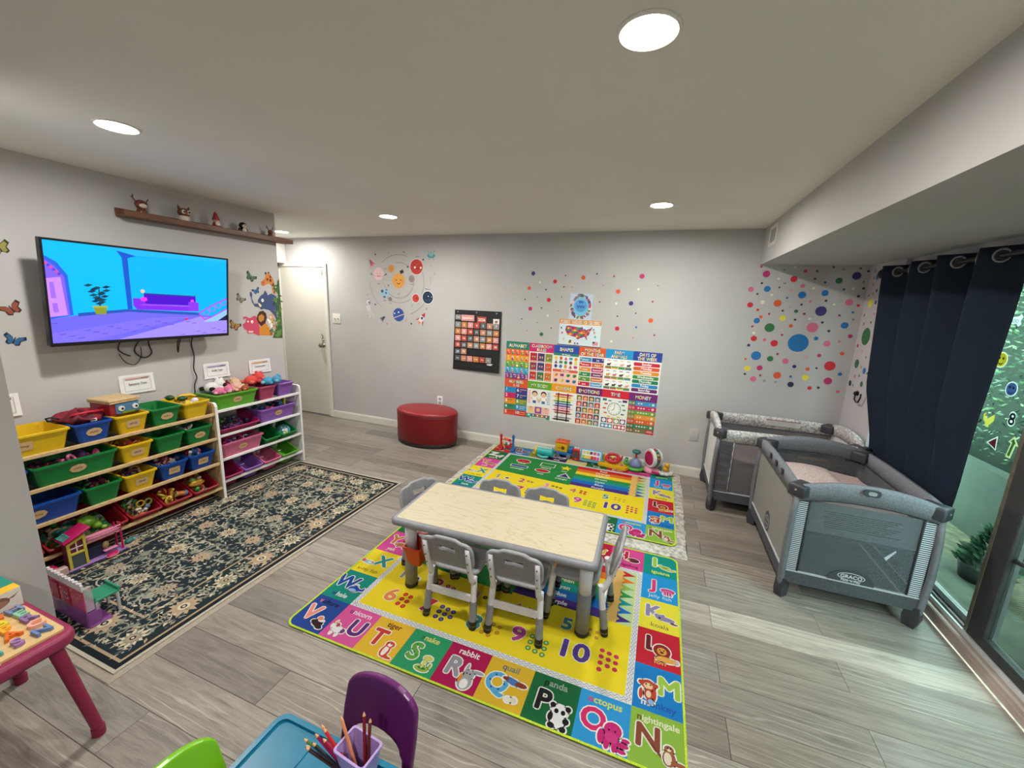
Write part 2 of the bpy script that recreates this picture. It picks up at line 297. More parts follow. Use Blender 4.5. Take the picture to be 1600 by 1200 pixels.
JUNGLE=[((62,80,122),[(2.582,1.601),(2.591,1.582),(2.584,1.544),(2.600,1.499),(2.636,1.500),(2.639,1.532),(2.671,1.572),(2.698,1.586),(2.715,1.619),(2.735,1.594),(2.737,1.574),(2.776,1.592),(2.813,1.576),(2.856,1.529),(2.855,1.461),(2.816,1.420),(2.816,1.337),(2.790,1.393),(2.748,1.441),(2.689,1.454),(2.660,1.448),(2.647,1.467),(2.605,1.474),(2.581,1.512),(2.577,1.550),(2.567,1.575),(2.571,1.597)]),
((205,130,62),[(2.685,1.692),(2.720,1.717),(2.735,1.757),(2.769,1.769),(2.797,1.742),(2.816,1.697),(2.818,1.583),(2.792,1.595),(2.786,1.662),(2.762,1.680),(2.731,1.669),(2.707,1.655),(2.686,1.660)]),
((190,100,62),[(2.685,1.692),(2.708,1.703),(2.721,1.685),(2.707,1.655),(2.686,1.660)]),
((200,72,100),[(2.478,1.322),(2.506,1.340),(2.516,1.375),(2.489,1.366),(2.486,1.385),(2.511,1.390),(2.547,1.374),(2.598,1.396),(2.617,1.376),(2.632,1.303),(2.650,1.262),(2.624,1.217),(2.569,1.240),(2.514,1.243),(2.513,1.269),(2.485,1.290)]),
((235,190,190),[(2.523,1.265),(2.571,1.263),(2.566,1.247),(2.525,1.250)]),
((205,135,45),[(2.631,1.290),(2.693,1.334),(2.727,1.286),(2.755,1.212),(2.624,1.220)]),
((72,36,26),[(2.619,1.395),(2.644,1.431),(2.681,1.438),(2.708,1.414),(2.713,1.374),(2.693,1.327),(2.650,1.299),(2.624,1.330),(2.612,1.363)]),
((190,130,60),[(2.629,1.389),(2.663,1.408),(2.687,1.388),(2.680,1.355),(2.646,1.336),(2.630,1.356)]),
((200,160,120),[(2.737,1.404),(2.776,1.413),(2.805,1.296),(2.779,1.263),(2.749,1.285),(2.739,1.339)]),
((245,240,235),[(2.708,1.367),(2.733,1.360),(2.772,1.325),(2.771,1.270),(2.745,1.278),(2.730,1.326)]),
((58,92,48),[(2.756,1.188),(2.859,1.181),(2.865,1.322),(2.867,1.461),(2.866,1.598),(2.867,1.727),(2.848,1.705),(2.837,1.651),(2.818,1.630),(2.845,1.584),(2.828,1.461),(2.833,1.420),(2.833,1.323),(2.786,1.255)]),
((200,60,50),[(2.730,1.238),(2.743,1.251),(2.761,1.236),(2.755,1.216),(2.732,1.214)]),
((95,50,30),[(2.768,1.753),(2.786,1.744),(2.788,1.728),(2.773,1.730)]),
((95,50,30),[(2.765,1.720),(2.784,1.721),(2.790,1.698),(2.770,1.694)]),
((95,50,30),[(2.796,1.689),(2.809,1.683),(2.811,1.656),(2.798,1.662)]),
((95,50,30),[(2.739,1.725),(2.754,1.726),(2.756,1.706),(2.741,1.702)]),
((60,40,35),[(2.726,1.776),(2.744,1.777),(2.743,1.761),(2.728,1.756)]),
((60,40,35),[(2.757,1.781),(2.772,1.783),(2.769,1.766),(2.758,1.765)]),
((250,250,250),[(2.671,1.536),(2.683,1.545),(2.695,1.537),(2.694,1.520),(2.680,1.513),(2.671,1.521)]),
((20,20,20),[(2.679,1.534),(2.686,1.534),(2.686,1.525),(2.678,1.525)]),
((250,250,250),[(2.555,1.351),(2.573,1.356),(2.579,1.341),(2.567,1.328),(2.556,1.335)]),
((20,20,20),[(2.564,1.345),(2.571,1.344),(2.570,1.337),(2.563,1.337)]),
((250,250,250),[(2.521,1.351),(2.535,1.354),(2.536,1.340),(2.522,1.339)]),
((235,215,170),[(2.637,1.509),(2.647,1.506),(2.670,1.484),(2.658,1.467),(2.645,1.480)]),
((250,250,250),[(2.742,1.387),(2.755,1.390),(2.761,1.376),(2.749,1.368),(2.741,1.375)]),
((150,30,30),[(2.747,1.383),(2.755,1.382),(2.753,1.374),(2.747,1.374)]),
((90,130,60),[(2.790,1.569),(2.811,1.549),(2.847,1.557),(2.825,1.536),(2.830,1.502),(2.805,1.525),(2.782,1.528),(2.799,1.542)]),
((80,120,60),[(2.805,1.663),(2.826,1.637),(2.866,1.646),(2.841,1.624),(2.846,1.597),(2.817,1.616)]),
((110,145,70),[(2.821,1.392),(2.843,1.371),(2.855,1.322),(2.826,1.309),(2.804,1.282),(2.816,1.337)]),
((95,135,65),[(2.774,1.214),(2.809,1.254),(2.858,1.266),(2.845,1.210),(2.804,1.192)])]
SOLAR={'sun':(-2.956,1.794),'saturn':(-3.237,1.867),'venus':(-3.057,1.931),'jupiter':(-2.709,1.953),'mercury':(-2.776,1.819),'earth':(-3.154,1.648),'moon':(-3.079,1.579),'mars':(-2.723,1.601),'neptune':(-2.562,1.615),'uranus':(-2.963,1.401),'ufo':(-2.516,2.075),'rocket_pink':(-3.338,1.995),'rocket_red':(-2.643,1.373),'rocket_blue':(-3.190,1.346),'astronaut':(-3.391,1.462),'arc1a':(-3.183,1.966),'arc1b':(-2.789,2.018),'star1':(-3.277,2.091),'star2':(-3.089,2.105),'star3':(-2.878,2.117),'star4':(-2.620,2.033),'star5':(-2.827,1.952),'star6':(-2.530,1.964),'star7':(-2.476,1.881),'star8':(-3.376,1.765),'star9':(-3.097,1.738),'star10':(-3.409,1.622),'star11':(-3.297,1.509),'star12':(-2.774,1.518),'star13':(-2.576,1.486),'star14':(-3.132,1.286),'star15':(-2.787,1.305)}
# ================================================================ the room
WALL=mat('grey_wall_paint',(189,188,187),0.75,c2=(185,184,183),scale=3,spec=0.25)
CEIL=mat('white_ceiling_paint',(230,230,223),0.85,c2=(226,226,219),scale=2,spec=0.2)
WHITE=mat('white_gloss_paint',(222,220,212),0.4,c2=(217,215,207),scale=4)
ALU=mat('brushed_aluminium',(170,172,170),0.35,c2=(150,152,150),scale=40,metal=0.8,stretch=(1,1,12))
DARKFR=mat('dark_bronze_frame',(58,58,58),0.4,c2=(48,48,48),scale=30)
def plank_mat():
    m=bpy.data.materials.new('weathered_oak_planks'); m.use_nodes=True; nt=m.node_tree; b=nt.nodes['Principled BSDF']
    N=nt.nodes.new; L=nt.links.new
    oi=N('ShaderNodeObjectInfo'); geo=N('ShaderNodeNewGeometry')
    off=N('ShaderNodeVectorMath'); off.operation='SCALE'; off.inputs[0].default_value=(37,17,5); L(oi.outputs['Random'],off.inputs['Scale'])
    ad=N('ShaderNodeVectorMath'); ad.operation='ADD'; L(geo.outputs['Position'],ad.inputs[0]); L(off.outputs[0],ad.inputs[1])
    mp=N('ShaderNodeMapping'); mp.inputs['Scale'].default_value=(1.0,11,1); L(ad.outputs[0],mp.inputs[0])
    n1=N('ShaderNodeTexNoise'); n1.inputs['Scale'].default_value=2.2; n1.inputs['Detail'].default_value=7; n1.inputs['Distortion'].default_value=1.6; n1.inputs['Roughness'].default_value=0.62; L(mp.outputs[0],n1.inputs['Vector'])
    r1=N('ShaderNodeValToRGB'); e=r1.color_ramp.elements; e[0].position=0.30; e[0].color=lin((119,113,106)); e[1].position=0.72; e[1].color=lin((159,153,145))
    x=e.new(0.5); x.color=lin((144,138,131)); L(n1.outputs['Fac'],r1.inputs[0])
    mp2=N('ShaderNodeMapping'); mp2.inputs['Scale'].default_value=(5,90,1); L(ad.outputs[0],mp2.inputs[0])
    n2=N('ShaderNodeTexNoise'); n2.inputs['Scale'].default_value=3; n2.inputs['Detail'].default_value=3; L(mp2.outputs[0],n2.inputs['Vector'])
    r2=N('ShaderNodeValToRGB'); r2.color_ramp.elements[0].position=0.35; r2.color_ramp.elements[0].color=(0.86,0.86,0.86,1); r2.color_ramp.elements[1].position=0.6; r2.color_ramp.elements[1].color=(1,1,1,1); L(n2.outputs['Fac'],r2.inputs[0])
    mu=N('ShaderNodeMix'); mu.data_type='RGBA'; mu.blend_type='MULTIPLY'; mu.inputs[0].default_value=1; L(r1.outputs[0],mu.inputs[6]); L(r2.outputs[0],mu.inputs[7])
    # pale cathedral grain
    mp3=N('ShaderNodeMapping'); mp3.inputs['Scale'].default_value=(1.2,9,1); L(ad.outputs[0],mp3.inputs[0])
    wv=N('ShaderNodeTexWave'); wv.inputs['Scale'].default_value=1.1; wv.inputs['Distortion'].default_value=9; wv.inputs['Detail'].default_value=3; wv.inputs['Detail Scale'].default_value=1.4; wv.bands_direction='Y'; L(mp3.outputs[0],wv.inputs['Vector'])
    r3=N('ShaderNodeValToRGB'); r3.color_ramp.elements[0].position=0.90; r3.color_ramp.elements[0].color=(0,0,0,1); r3.color_ramp.elements[1].position=1.0; r3.color_ramp.elements[1].color=(0.55,0.55,0.55,1); L(wv.outputs['Fac'],r3.inputs[0])
    n4=N('ShaderNodeTexNoise'); n4.inputs['Scale'].default_value=1.6; L(ad.outputs[0],n4.inputs['Vector'])
    r4=N('ShaderNodeValToRGB'); r4.color_ramp.elements[0].position=0.5; r4.color_ramp.elements[1].position=0.62; L(n4.outputs['Fac'],r4.inputs[0])
    mm=N('ShaderNodeMath'); mm.operation='MULTIPLY'; L(r3.outputs[0],mm.inputs[0]); L(r4.outputs[0],mm.inputs[1])
    mx=N('ShaderNodeMix'); mx.data_type='RGBA'; L(mm.outputs[0],mx.inputs[0]); L(mu.outputs[2],mx.inputs[6]); mx.inputs[7].default_value=lin((190,186,178))
    ml=N('ShaderNodeMix'); ml.data_type='RGBA'; ml.blend_type='MULTIPLY'; ml.inputs[0].default_value=1; L(mx.outputs[2],ml.inputs[6]); L(oi.outputs['Color'],ml.inputs[7])
    L(ml.outputs[2],b.inputs['Base Color']); b.inputs['Roughness'].default_value=0.42; b.inputs['Specular IOR Level'].default_value=0.35
    bp=N('ShaderNodeBump'); bp.inputs['Strength'].default_value=0.15; bp.inputs['Distance'].default_value=0.002; L(n2.outputs['Fac'],bp.inputs['Height']); L(bp.outputs[0],b.inputs['Normal'])
    return m
def build_room():
    rnd=random.Random(4)
    SUB=mat('dark_subfloor',(52,48,45),0.9)
    fl=struct('floor',G().box(-5.0,1.50,-1.6,YB,-0.05,-0.0085),SUB)
    PM=plank_mat(); pw=0.166
    b=bmesh.new(); bmesh.ops.create_cube(b,size=1)
    for v in b.verts: v.co=Vector((v.co.x*1.1985,v.co.y*(pw-0.0012),v.co.z*0.008-0.004))
    bmesh.ops.bevel(b,geom=[e for e in b.edges if all(v.co.z>-0.001 for v in e.verts)],offset=0.0012,segments=1,affect='EDGES')
    me=bpy.data.meshes.new('plank'); b.to_mesh(me); b.free(); me.materials.append(PM)
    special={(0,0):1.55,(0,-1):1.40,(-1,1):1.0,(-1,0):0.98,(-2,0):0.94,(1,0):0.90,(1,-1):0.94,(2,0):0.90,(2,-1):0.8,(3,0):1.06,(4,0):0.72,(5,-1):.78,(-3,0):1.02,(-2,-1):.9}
    for k in range(-23,13):
        y=2.06+pw*k+pw/2
        if y<-1.6 or y>YB+0.05: continue
        x0=0.40 if k%2==0 else 0.928
        if k==-7: x0=-1.355+2.4
        if k<-8: x0+=rnd.uniform(-.3,.3)
        j=-5
        for j in range(-5,3):
            a=x0+1.2*j; c=a+1.2; a2=max(a,-5.0 if y>2.86 else (-3.39 if y>0.74 else -2.34)); c2=min(c,1.52)
            if c2-a2<0.03: continue
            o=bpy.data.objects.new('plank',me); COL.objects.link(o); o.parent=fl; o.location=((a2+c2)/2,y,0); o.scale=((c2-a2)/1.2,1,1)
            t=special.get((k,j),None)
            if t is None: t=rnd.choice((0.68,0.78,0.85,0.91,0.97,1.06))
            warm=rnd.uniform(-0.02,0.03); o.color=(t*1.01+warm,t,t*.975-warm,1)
    struct('ceiling',G().box(-5.1,1.9,-1.7,YB+0.1,ZC,ZC+0.1),CEIL)
    struct('wall_back',G().box(-5.1,1.7,YB,YB+0.12,0,ZC),WALL)
    struct('wall_left',G().box(-5.1,XL,0.753,2.865,0,ZC),WALL)
    struct('wall_near_left',G().box(-5.1,-2.335,-1.6,0.752,0,ZC),WALL)
    struct('wall_hall',G().box(-5.1,-5.0,2.866,YB,0,ZC),WALL)
    struct('wall_front',G().box(-5.1,1.9,-1.7,-1.6,0,ZC),WALL)
    struct('wall_right',G().box(1.501,1.66,3.60,YB,0,1.997),mat('pale_right_wall_paint',(196,190,192),0.75,c2=(191,186,188),scale=3))
    struct('wall_right_near',G().box(1.501,1.66,-1.6,1.40,0,1.997),WALL)
    struct('wall_soffit',G().box(0.7242,1.9,-1.6,YB,1.997,ZC),WALL)
    struct('wall_right_header',G().box(1.53,1.66,1.40,3.60,1.955,1.997),WALL)
    struct('trim_1',G().box(-5.0,-4.70,3.3,YB,1.985,ZC),mat('white_bulkhead_paint',(225,223,217),0.7))
    # the right wall is closed above and beyond the soffit
    g=G()
    def base(name,x0,x1,y0,y1,ax):
        g=G(); g.box(x0,x1,y0,y1,0,0.078)
        if ax=='y': g.box(x0,x1,y0+0.005,y1,0.078,0.086); g.box(x0,x1,y0+0.009,y1,0.086,0.091)
        else: g.box(x0,x1-0.005,y0,y1,0.078,0.086); g.box(x0,x1-0.009,y0,y1,0.086,0.091)
        struct(name,g,WHITE)
    base('baseboard_back',-4.018,1.50,YB-0.015,YB,'y')
    base('baseboard_near_left',-2.335,-2.32,-1.6,0.753,'x')
    # hall door
    d=struct('door_1',G().box(-4.80,-4.075,YB-0.012,YB+0.001,0.012,1.935,0,0.003),mat('door_paint',(212,210,198),0.45,c2=(207,205,193),scale=3))
    struct('door_frame',G().box(-4.83,-4.072,YB-0.022,YB-0.001,1.94,1.985,0,0.004).box(-4.072,-4.02,YB-0.022,YB-0.001,0,1.985,0,0.004).box(-4.86,-4.80,YB-0.022,YB-0.001,0,1.985,0,0.004),WHITE,d)
    CH=mat('worn_chrome',(150,146,136),0.25,metal=0.9,scale=60)
    M=Matrix.Translation((-4.128,YB-0.012,0.955))@Matrix.Rotation(PI/2,4,'X')
    g=G(); 
    for p in ([(0.0,0.0),(0.03,0.0),(0.03,0.006),(0.012,0.010),(0.011,0.03),(0.024,0.038),(0.029,0.052),(0.022,0.064),(0.0,0.068)],):
        h=G().lathe(p,n=18); h.v=[tuple(M@Vector(v)) for v in h.v]; g.add(h.v,h.f,0,True)
    g.build('door_knob',CH,d)
    g=G().tube([(-4.150,YB-0.02,1.085),(-4.128,YB-0.028,1.095),(-4.112,YB-0.028,1.075),(-4.118,YB-0.028,1.045),(-4.142,YB-0.028,1.035)],0.0045,8); g.cyl((-4.122,YB-0.012,1.01),(-4.122,YB-0.03,1.01),0.008)
    g.build('hook_latch',CH,d)
    G().cyl((-4.165,YB-0.012,0.965),(-4.165,YB-0.045,0.95),0.012,0.009).build('key_cap',mat('key_metal',(205,200,190),0.3,metal=0.7),d)
    G().box(-4.118,-4.105,YB-0.02,YB-0.011,1.80,1.86).cyl((-4.15,YB-0.012,1.76),(-4.15,YB-0.018,1.76),0.016).build('door_fittings',WHITE,d)
    G().box(-4.095,-4.085,YB-0.016,YB-0.011,1.845,1.90).build('closer_plate',CH,d)
build_room()
# ---------------------------------------------------------------- ceiling lamps
def build_lamps():
    RIM=mat('lamp_rim_white',(240,238,232),0.4)
    def lens(k):
        m=bpy.data.materials.new('lit_diffuser'); m.use_nodes=True; b=m.node_tree.nodes['Principled BSDF']
        b.inputs['Base Color'].default_value=(1,1,1,1); b.inputs['Emission Color'].default_value=(1.0,0.955,0.89,1); b.inputs['Emission Strength'].default_value=LAMP*k; return m
    LENS=lens(1.14); HALL=lens(.85)
    def lamp(x,y,label,m=LENS):
        t=thing('ceiling_light',label,'ceiling light',(x,y,ZC))
        G().lathe([(0.066,-0.0025),(0.072,-0.0075),(0.077,-0.0075),(0.081,-0.003),(0.081,0.0)],n=32).build('rim',RIM,t)
        G().lathe([(0.068,-0.0035),(0.05,-0.0045),(0.0,-0.005)],n=32).build('diffuser',m,t)
    lamp(-0.113,1.23,'large bright recessed round ceiling light nearest the camera, above the kids table')
    lamp(-2.351,1.231,'round recessed ceiling light on the left in front of the television')
    lamp(-2.348,3.128,'small far round ceiling light midway between shelf ledge and planet stickers')
    lamp(-0.096,3.116,'round ceiling light at the back near the soffit, above the learning chart')
    lamp(-4.233,3.667,'round ceiling light half hidden behind the end of the wall ledge, above the hall door',HALL)
    for x,y in ((-0.1,-0.66),): lamp(x,y,'round ceiling light behind the camera over the front of the room')
build_lamps()
# ---------------------------------------------------------------- sliding glass door and the garden behind it
def build_slider():
    SILL=mat('pinkish_painted_sill',(178,160,150),0.5,c2=(168,150,140),scale=9,bump=0.05)
    RAIL=mat('white_aluminium_rail',(225,230,228),0.3,metal=0.3)
    d=struct('door_2',G().box(1.522,1.68,1.40,3.60,0,0.072,0,0.006),SILL)
    struct('sill_nosing',G().box(1.519,1.535,1.40,3.60,0.03,0.045,0,0.003),SILL,d)
    struct('track_rail',G().box(1.548,1.558,1.40,3.60,0.072,0.098).box(1.585,1.592,1.40,3.60,0.072,0.09).box(1.612,1.618,1.40,3.60,0.072,0.095),RAIL,d)
    struct('track_seal',G().box(1.558,1.585,1.40,3.60,0.072,0.08),DARKFR,d)
    struct('head_rail',G().box(1.54,1.66,1.40,3.60,1.92,1.955),DARKFR,d)
    struct('side_jamb',G().box(1.54,1.66,3.565,3.60,0.072,1.92).box(1.54,1.66,1.40,1.435,0.072,1.92),DARKFR,d)
    GL=see_through('greenish_glass',(222,238,230),0,0.0,gloss=True)
    # near sliding panel and far fixed panel
    g=G().box(1.555,1.587,2.30,2.405,0.095,1.92,0,0.004).box(1.555,1.587,1.435,1.50,0.095,1.92,0,0.004).box(1.555,1.587,1.50,2.30,0.095,0.15).box(1.555,1.587,1.50,2.30,1.87,1.92)
    struct('sliding_panel_frame',g,DARKFR,d)
    struct('stile_edge',G().box(1.558,1.60,2.405,2.432,0.095,1.92,0,0.004),mat('weathered_aluminium',(128,122,108),0.4,c2=(112,106,94),scale=25,metal=0.5),d)
    g=G().box(1.600,1.628,2.34,2.42,0.09,1.92).box(1.600,1.628,3.50,3.565,0.09,1.92).box(1.600,1.628,2.42,3.50,0.09,0.125).box(1.600,1.628,2.42,3.50,1.87,1.92)
    struct('fixed_panel_frame',g,ALU,d)
    struct('glass_pane',G().box(1.570,1.574,1.50,2.30,0.15,1.87),GL,d)
    struct('glass_pane',G().box(1.612,1.616,2.42,3.50,0.125,1.87),GL,d)
    # stickers on the pane
    VIN=vinyl_on_glass()
    def st(name,label,y,z,fn):
        p=P(0.0003); fn(p); o=p.build(name,VIN,None,(1.6112,y,z),ROT_RIGHT); tag(o,label,'sticker',None)
    W=(228,236,232)
    # local x runs towards -y here
    st('bone_sticker','white bone shaped sticker high on the glass door beside the curtain',2.735,1.605,lambda p:(p.poly([(-.045,.02),(-.03,.032),(-.018,.02),(.018,.024),(.03,.036),(.046,.022),(.036,.004),(.044,-.014),(.028,-.026),(.016,-.012),(-.02,-.016),(-.032,-.028),(-.046,-.012),(-.036,.002)],W,1),p.text('BOO',0,-.007,.016,(120,150,150),2)))
    st('smiley_sticker','yellow smiling face sticker at the curtain edge on the glass door',2.75,1.413,lambda p:(p.circle(0,0,.04,(240,236,190),1),p.circle(0,0,.035,(222,200,70),2),p.circle(-.012,.008,.006,(60,50,30),3),p.circle(.012,.008,.006,(60,50,30),3),p.ring(0,-.004,.016,.02,(60,50,30),3,10,PI*1.15,PI*1.85)))
    st('blue_face_sticker','round blue face sticker on the glass door below the smiling one',2.639,1.283,lambda p:(p.circle(0,0,.037,W,1),p.circle(0,0,.032,(88,110,170),2),p.circle(-.011,.008,.006,(20,24,60),3),p.circle(.011,.008,.006,(20,24,60),3),p.ring(0,-.006,.014,.018,(20,24,60),3,10,PI*1.15,PI*1.85)))
    st('chick_sticker','yellow chick sticker on the glass door beside the curtain',2.723,1.109,lambda p:(p.poly([(-.04,.02),(-.03,.03),(-.01,0),(.012,.02),(.03,.034),(.034,.0),(.01,-.028),(.008,-.04),(-.012,-.04),(-.02,-.02),(-.038,-.008)],(228,214,90),1),p.circle(-.026,.016,.004,(60,50,20),2)))
    st('number_sticker','small black and white number eight sticker on the glass door',2.587,1.148,lambda p:(p.circle(0,.014,.021,W,1),p.circle(0,-.016,.023,W,1),p.text('8',0,-.03,.056,(50,52,60),2)))
    st('triangle_sticker','dark red triangle sticker with a pale rim on the glass door',2.657,1.003,lambda p:(p.poly([(-.04,-.006),(.03,-.032),(.02,.042)],W,1),p.poly([(-.03,-.005),(.023,-.024),(.016,.031)],(130,40,50),2)))
    st('arrow_sticker','outlined green arrow sticker pointing up, lowest on the glass door',2.542,1.014,lambda p:(p.poly([(0,.06),(.035,.015),(.018,.018),(.008,-.05),(-.022,-.05),(-.012,.02),(-.028,.024)],(190,210,150),1),p.poly([(0,.045),(.02,.022),(.010,.024),(.001,-.04),(-.014,-.04),(-.004,.026),(-.016,.03)],(96,130,80),2)))
    # garden
    GR=mat('leaf_litter_ground',(92,92,68),0.95,c2=(60,62,44),scale=14,bump=0.6)
    struct('ground_outside',G().box(1.66,9,-3,9,-0.16,-0.06),GR)
    struct('paved_strip',G().box(1.70,2.05,1.2,6,-0.06,-0.03),mat('mossy_paving',(84,92,76),0.9,c2=(68,76,62),scale=12,bump=0.3))
    struct('wall_garden',G().box(2.42,2.52,0,9,-0.06,0.50),mat('sage_render',(50,64,50),0.9,c2=(42,56,44),scale=6))
    rnd=random.Random(8)
    LG=[mat('hedge_leaf_%d'%i,c,0.6,c2=tuple(int(v*.8) for v in c),scale=8) for i,c in enumerate(((64,104,68),(88,128,84),(46,80,52),(112,148,98)))]
    g=G()
    for i in range(9500):
        y=rnd.uniform(1.0,8.2); z=0.42+1.75*rnd.random()**0.8; x=3.0-0.62*math.sin(max(0,min(1,(z-.2)/2.2))*PI)*rnd.uniform(.3,1.05)
        s=rnd.uniform(.012,.032); a=Vector((rnd.gauss(0,1),rnd.gauss(0,1),rnd.gauss(0,1))).normalized(); b=a.orthogonal().normalized(); c=Vector((x,y,z))
        g.add([c-a*s,c+b*s*.4,c+a*s,c-b*s*.4],[[0,1,2,3]],rnd.choice((0,0,1,2,2,2,3)))
    h=thing('hedge','green leafy hedge in the garden behind the glass door','hedge',(0,0,0)); f=g.build('foliage',LG,h,flip=False); f['kind']='stuff'
    G().box(2.86,3.1,0.9,8.2,-.06,2.1).build('shade_core',mat('hedge_shade',(26,42,28),1.0),h)  # dark box behind the leaves, coloured as the shade inside the hedge
    # covered grill and a planter
    t=thing('covered_grill','dark covered garden grill under wrinkled plastic outside the glass door','grill',(1.99,2.12,-0.06))
    g=G(); rr=random.Random(3)
    prof=[(0.36,0.0),(0.38,0.25),(0.36,0.5),(0.37,0.72),(0.30,0.86),(0.16,0.95),(0,0.97)]
    h=G().lathe(prof,n=28,sx=.62,sy=1.15); h.v=[(x+rr.uniform(-.014,.014),y+rr.uniform(-.014,.014),z) for x,y,z in h.v]; g.add(h.v,h.f,0,True)
    g.build('cover',mat('glossy_black_plastic',(38,40,40),0.18,c2=(52,54,54),scale=7,bump=0.7),t)
    g=G().tube([(-.40,-.2,.62),(-.43,0,.66),(-.40,.25,.6)],.012); g.build('handle',DARKFR,t)
    t=thing('garden_planter','dark cone shaped shrub in a low planter by the glass door','plant',(2.08,3.22,-0.06))
    G().lathe([(0.0,0),(.10,0),(.12,.13),(.11,.13),(.10,.11),(0,.11)],n=20).build('pot',mat('planter_dark',(44,52,44),.8),t)
    g=G()
    for i in range(420):
        z=rnd.uniform(.12,.40); r=.15*(1-(z-.12)/.32)*rnd.uniform(.5,1); an=rnd.uniform(0,2*PI); c=Vector((r*math.cos(an),r*math.sin(an),z)); s=rnd.uniform(.02,.045)
        a=Vector((math.cos(an),math.sin(an),rnd.uniform(.2,1.4))).normalized(); b=a.orthogonal().normalized(); g.add([c-a*s,c+b*s*.4,c+a*s,c-b*s*.4],[[0,1,2,3]],rnd.choice((0,2,2)))
    o=g.build('foliage',LG,t,flip=False); o['kind']='stuff'
build_slider()
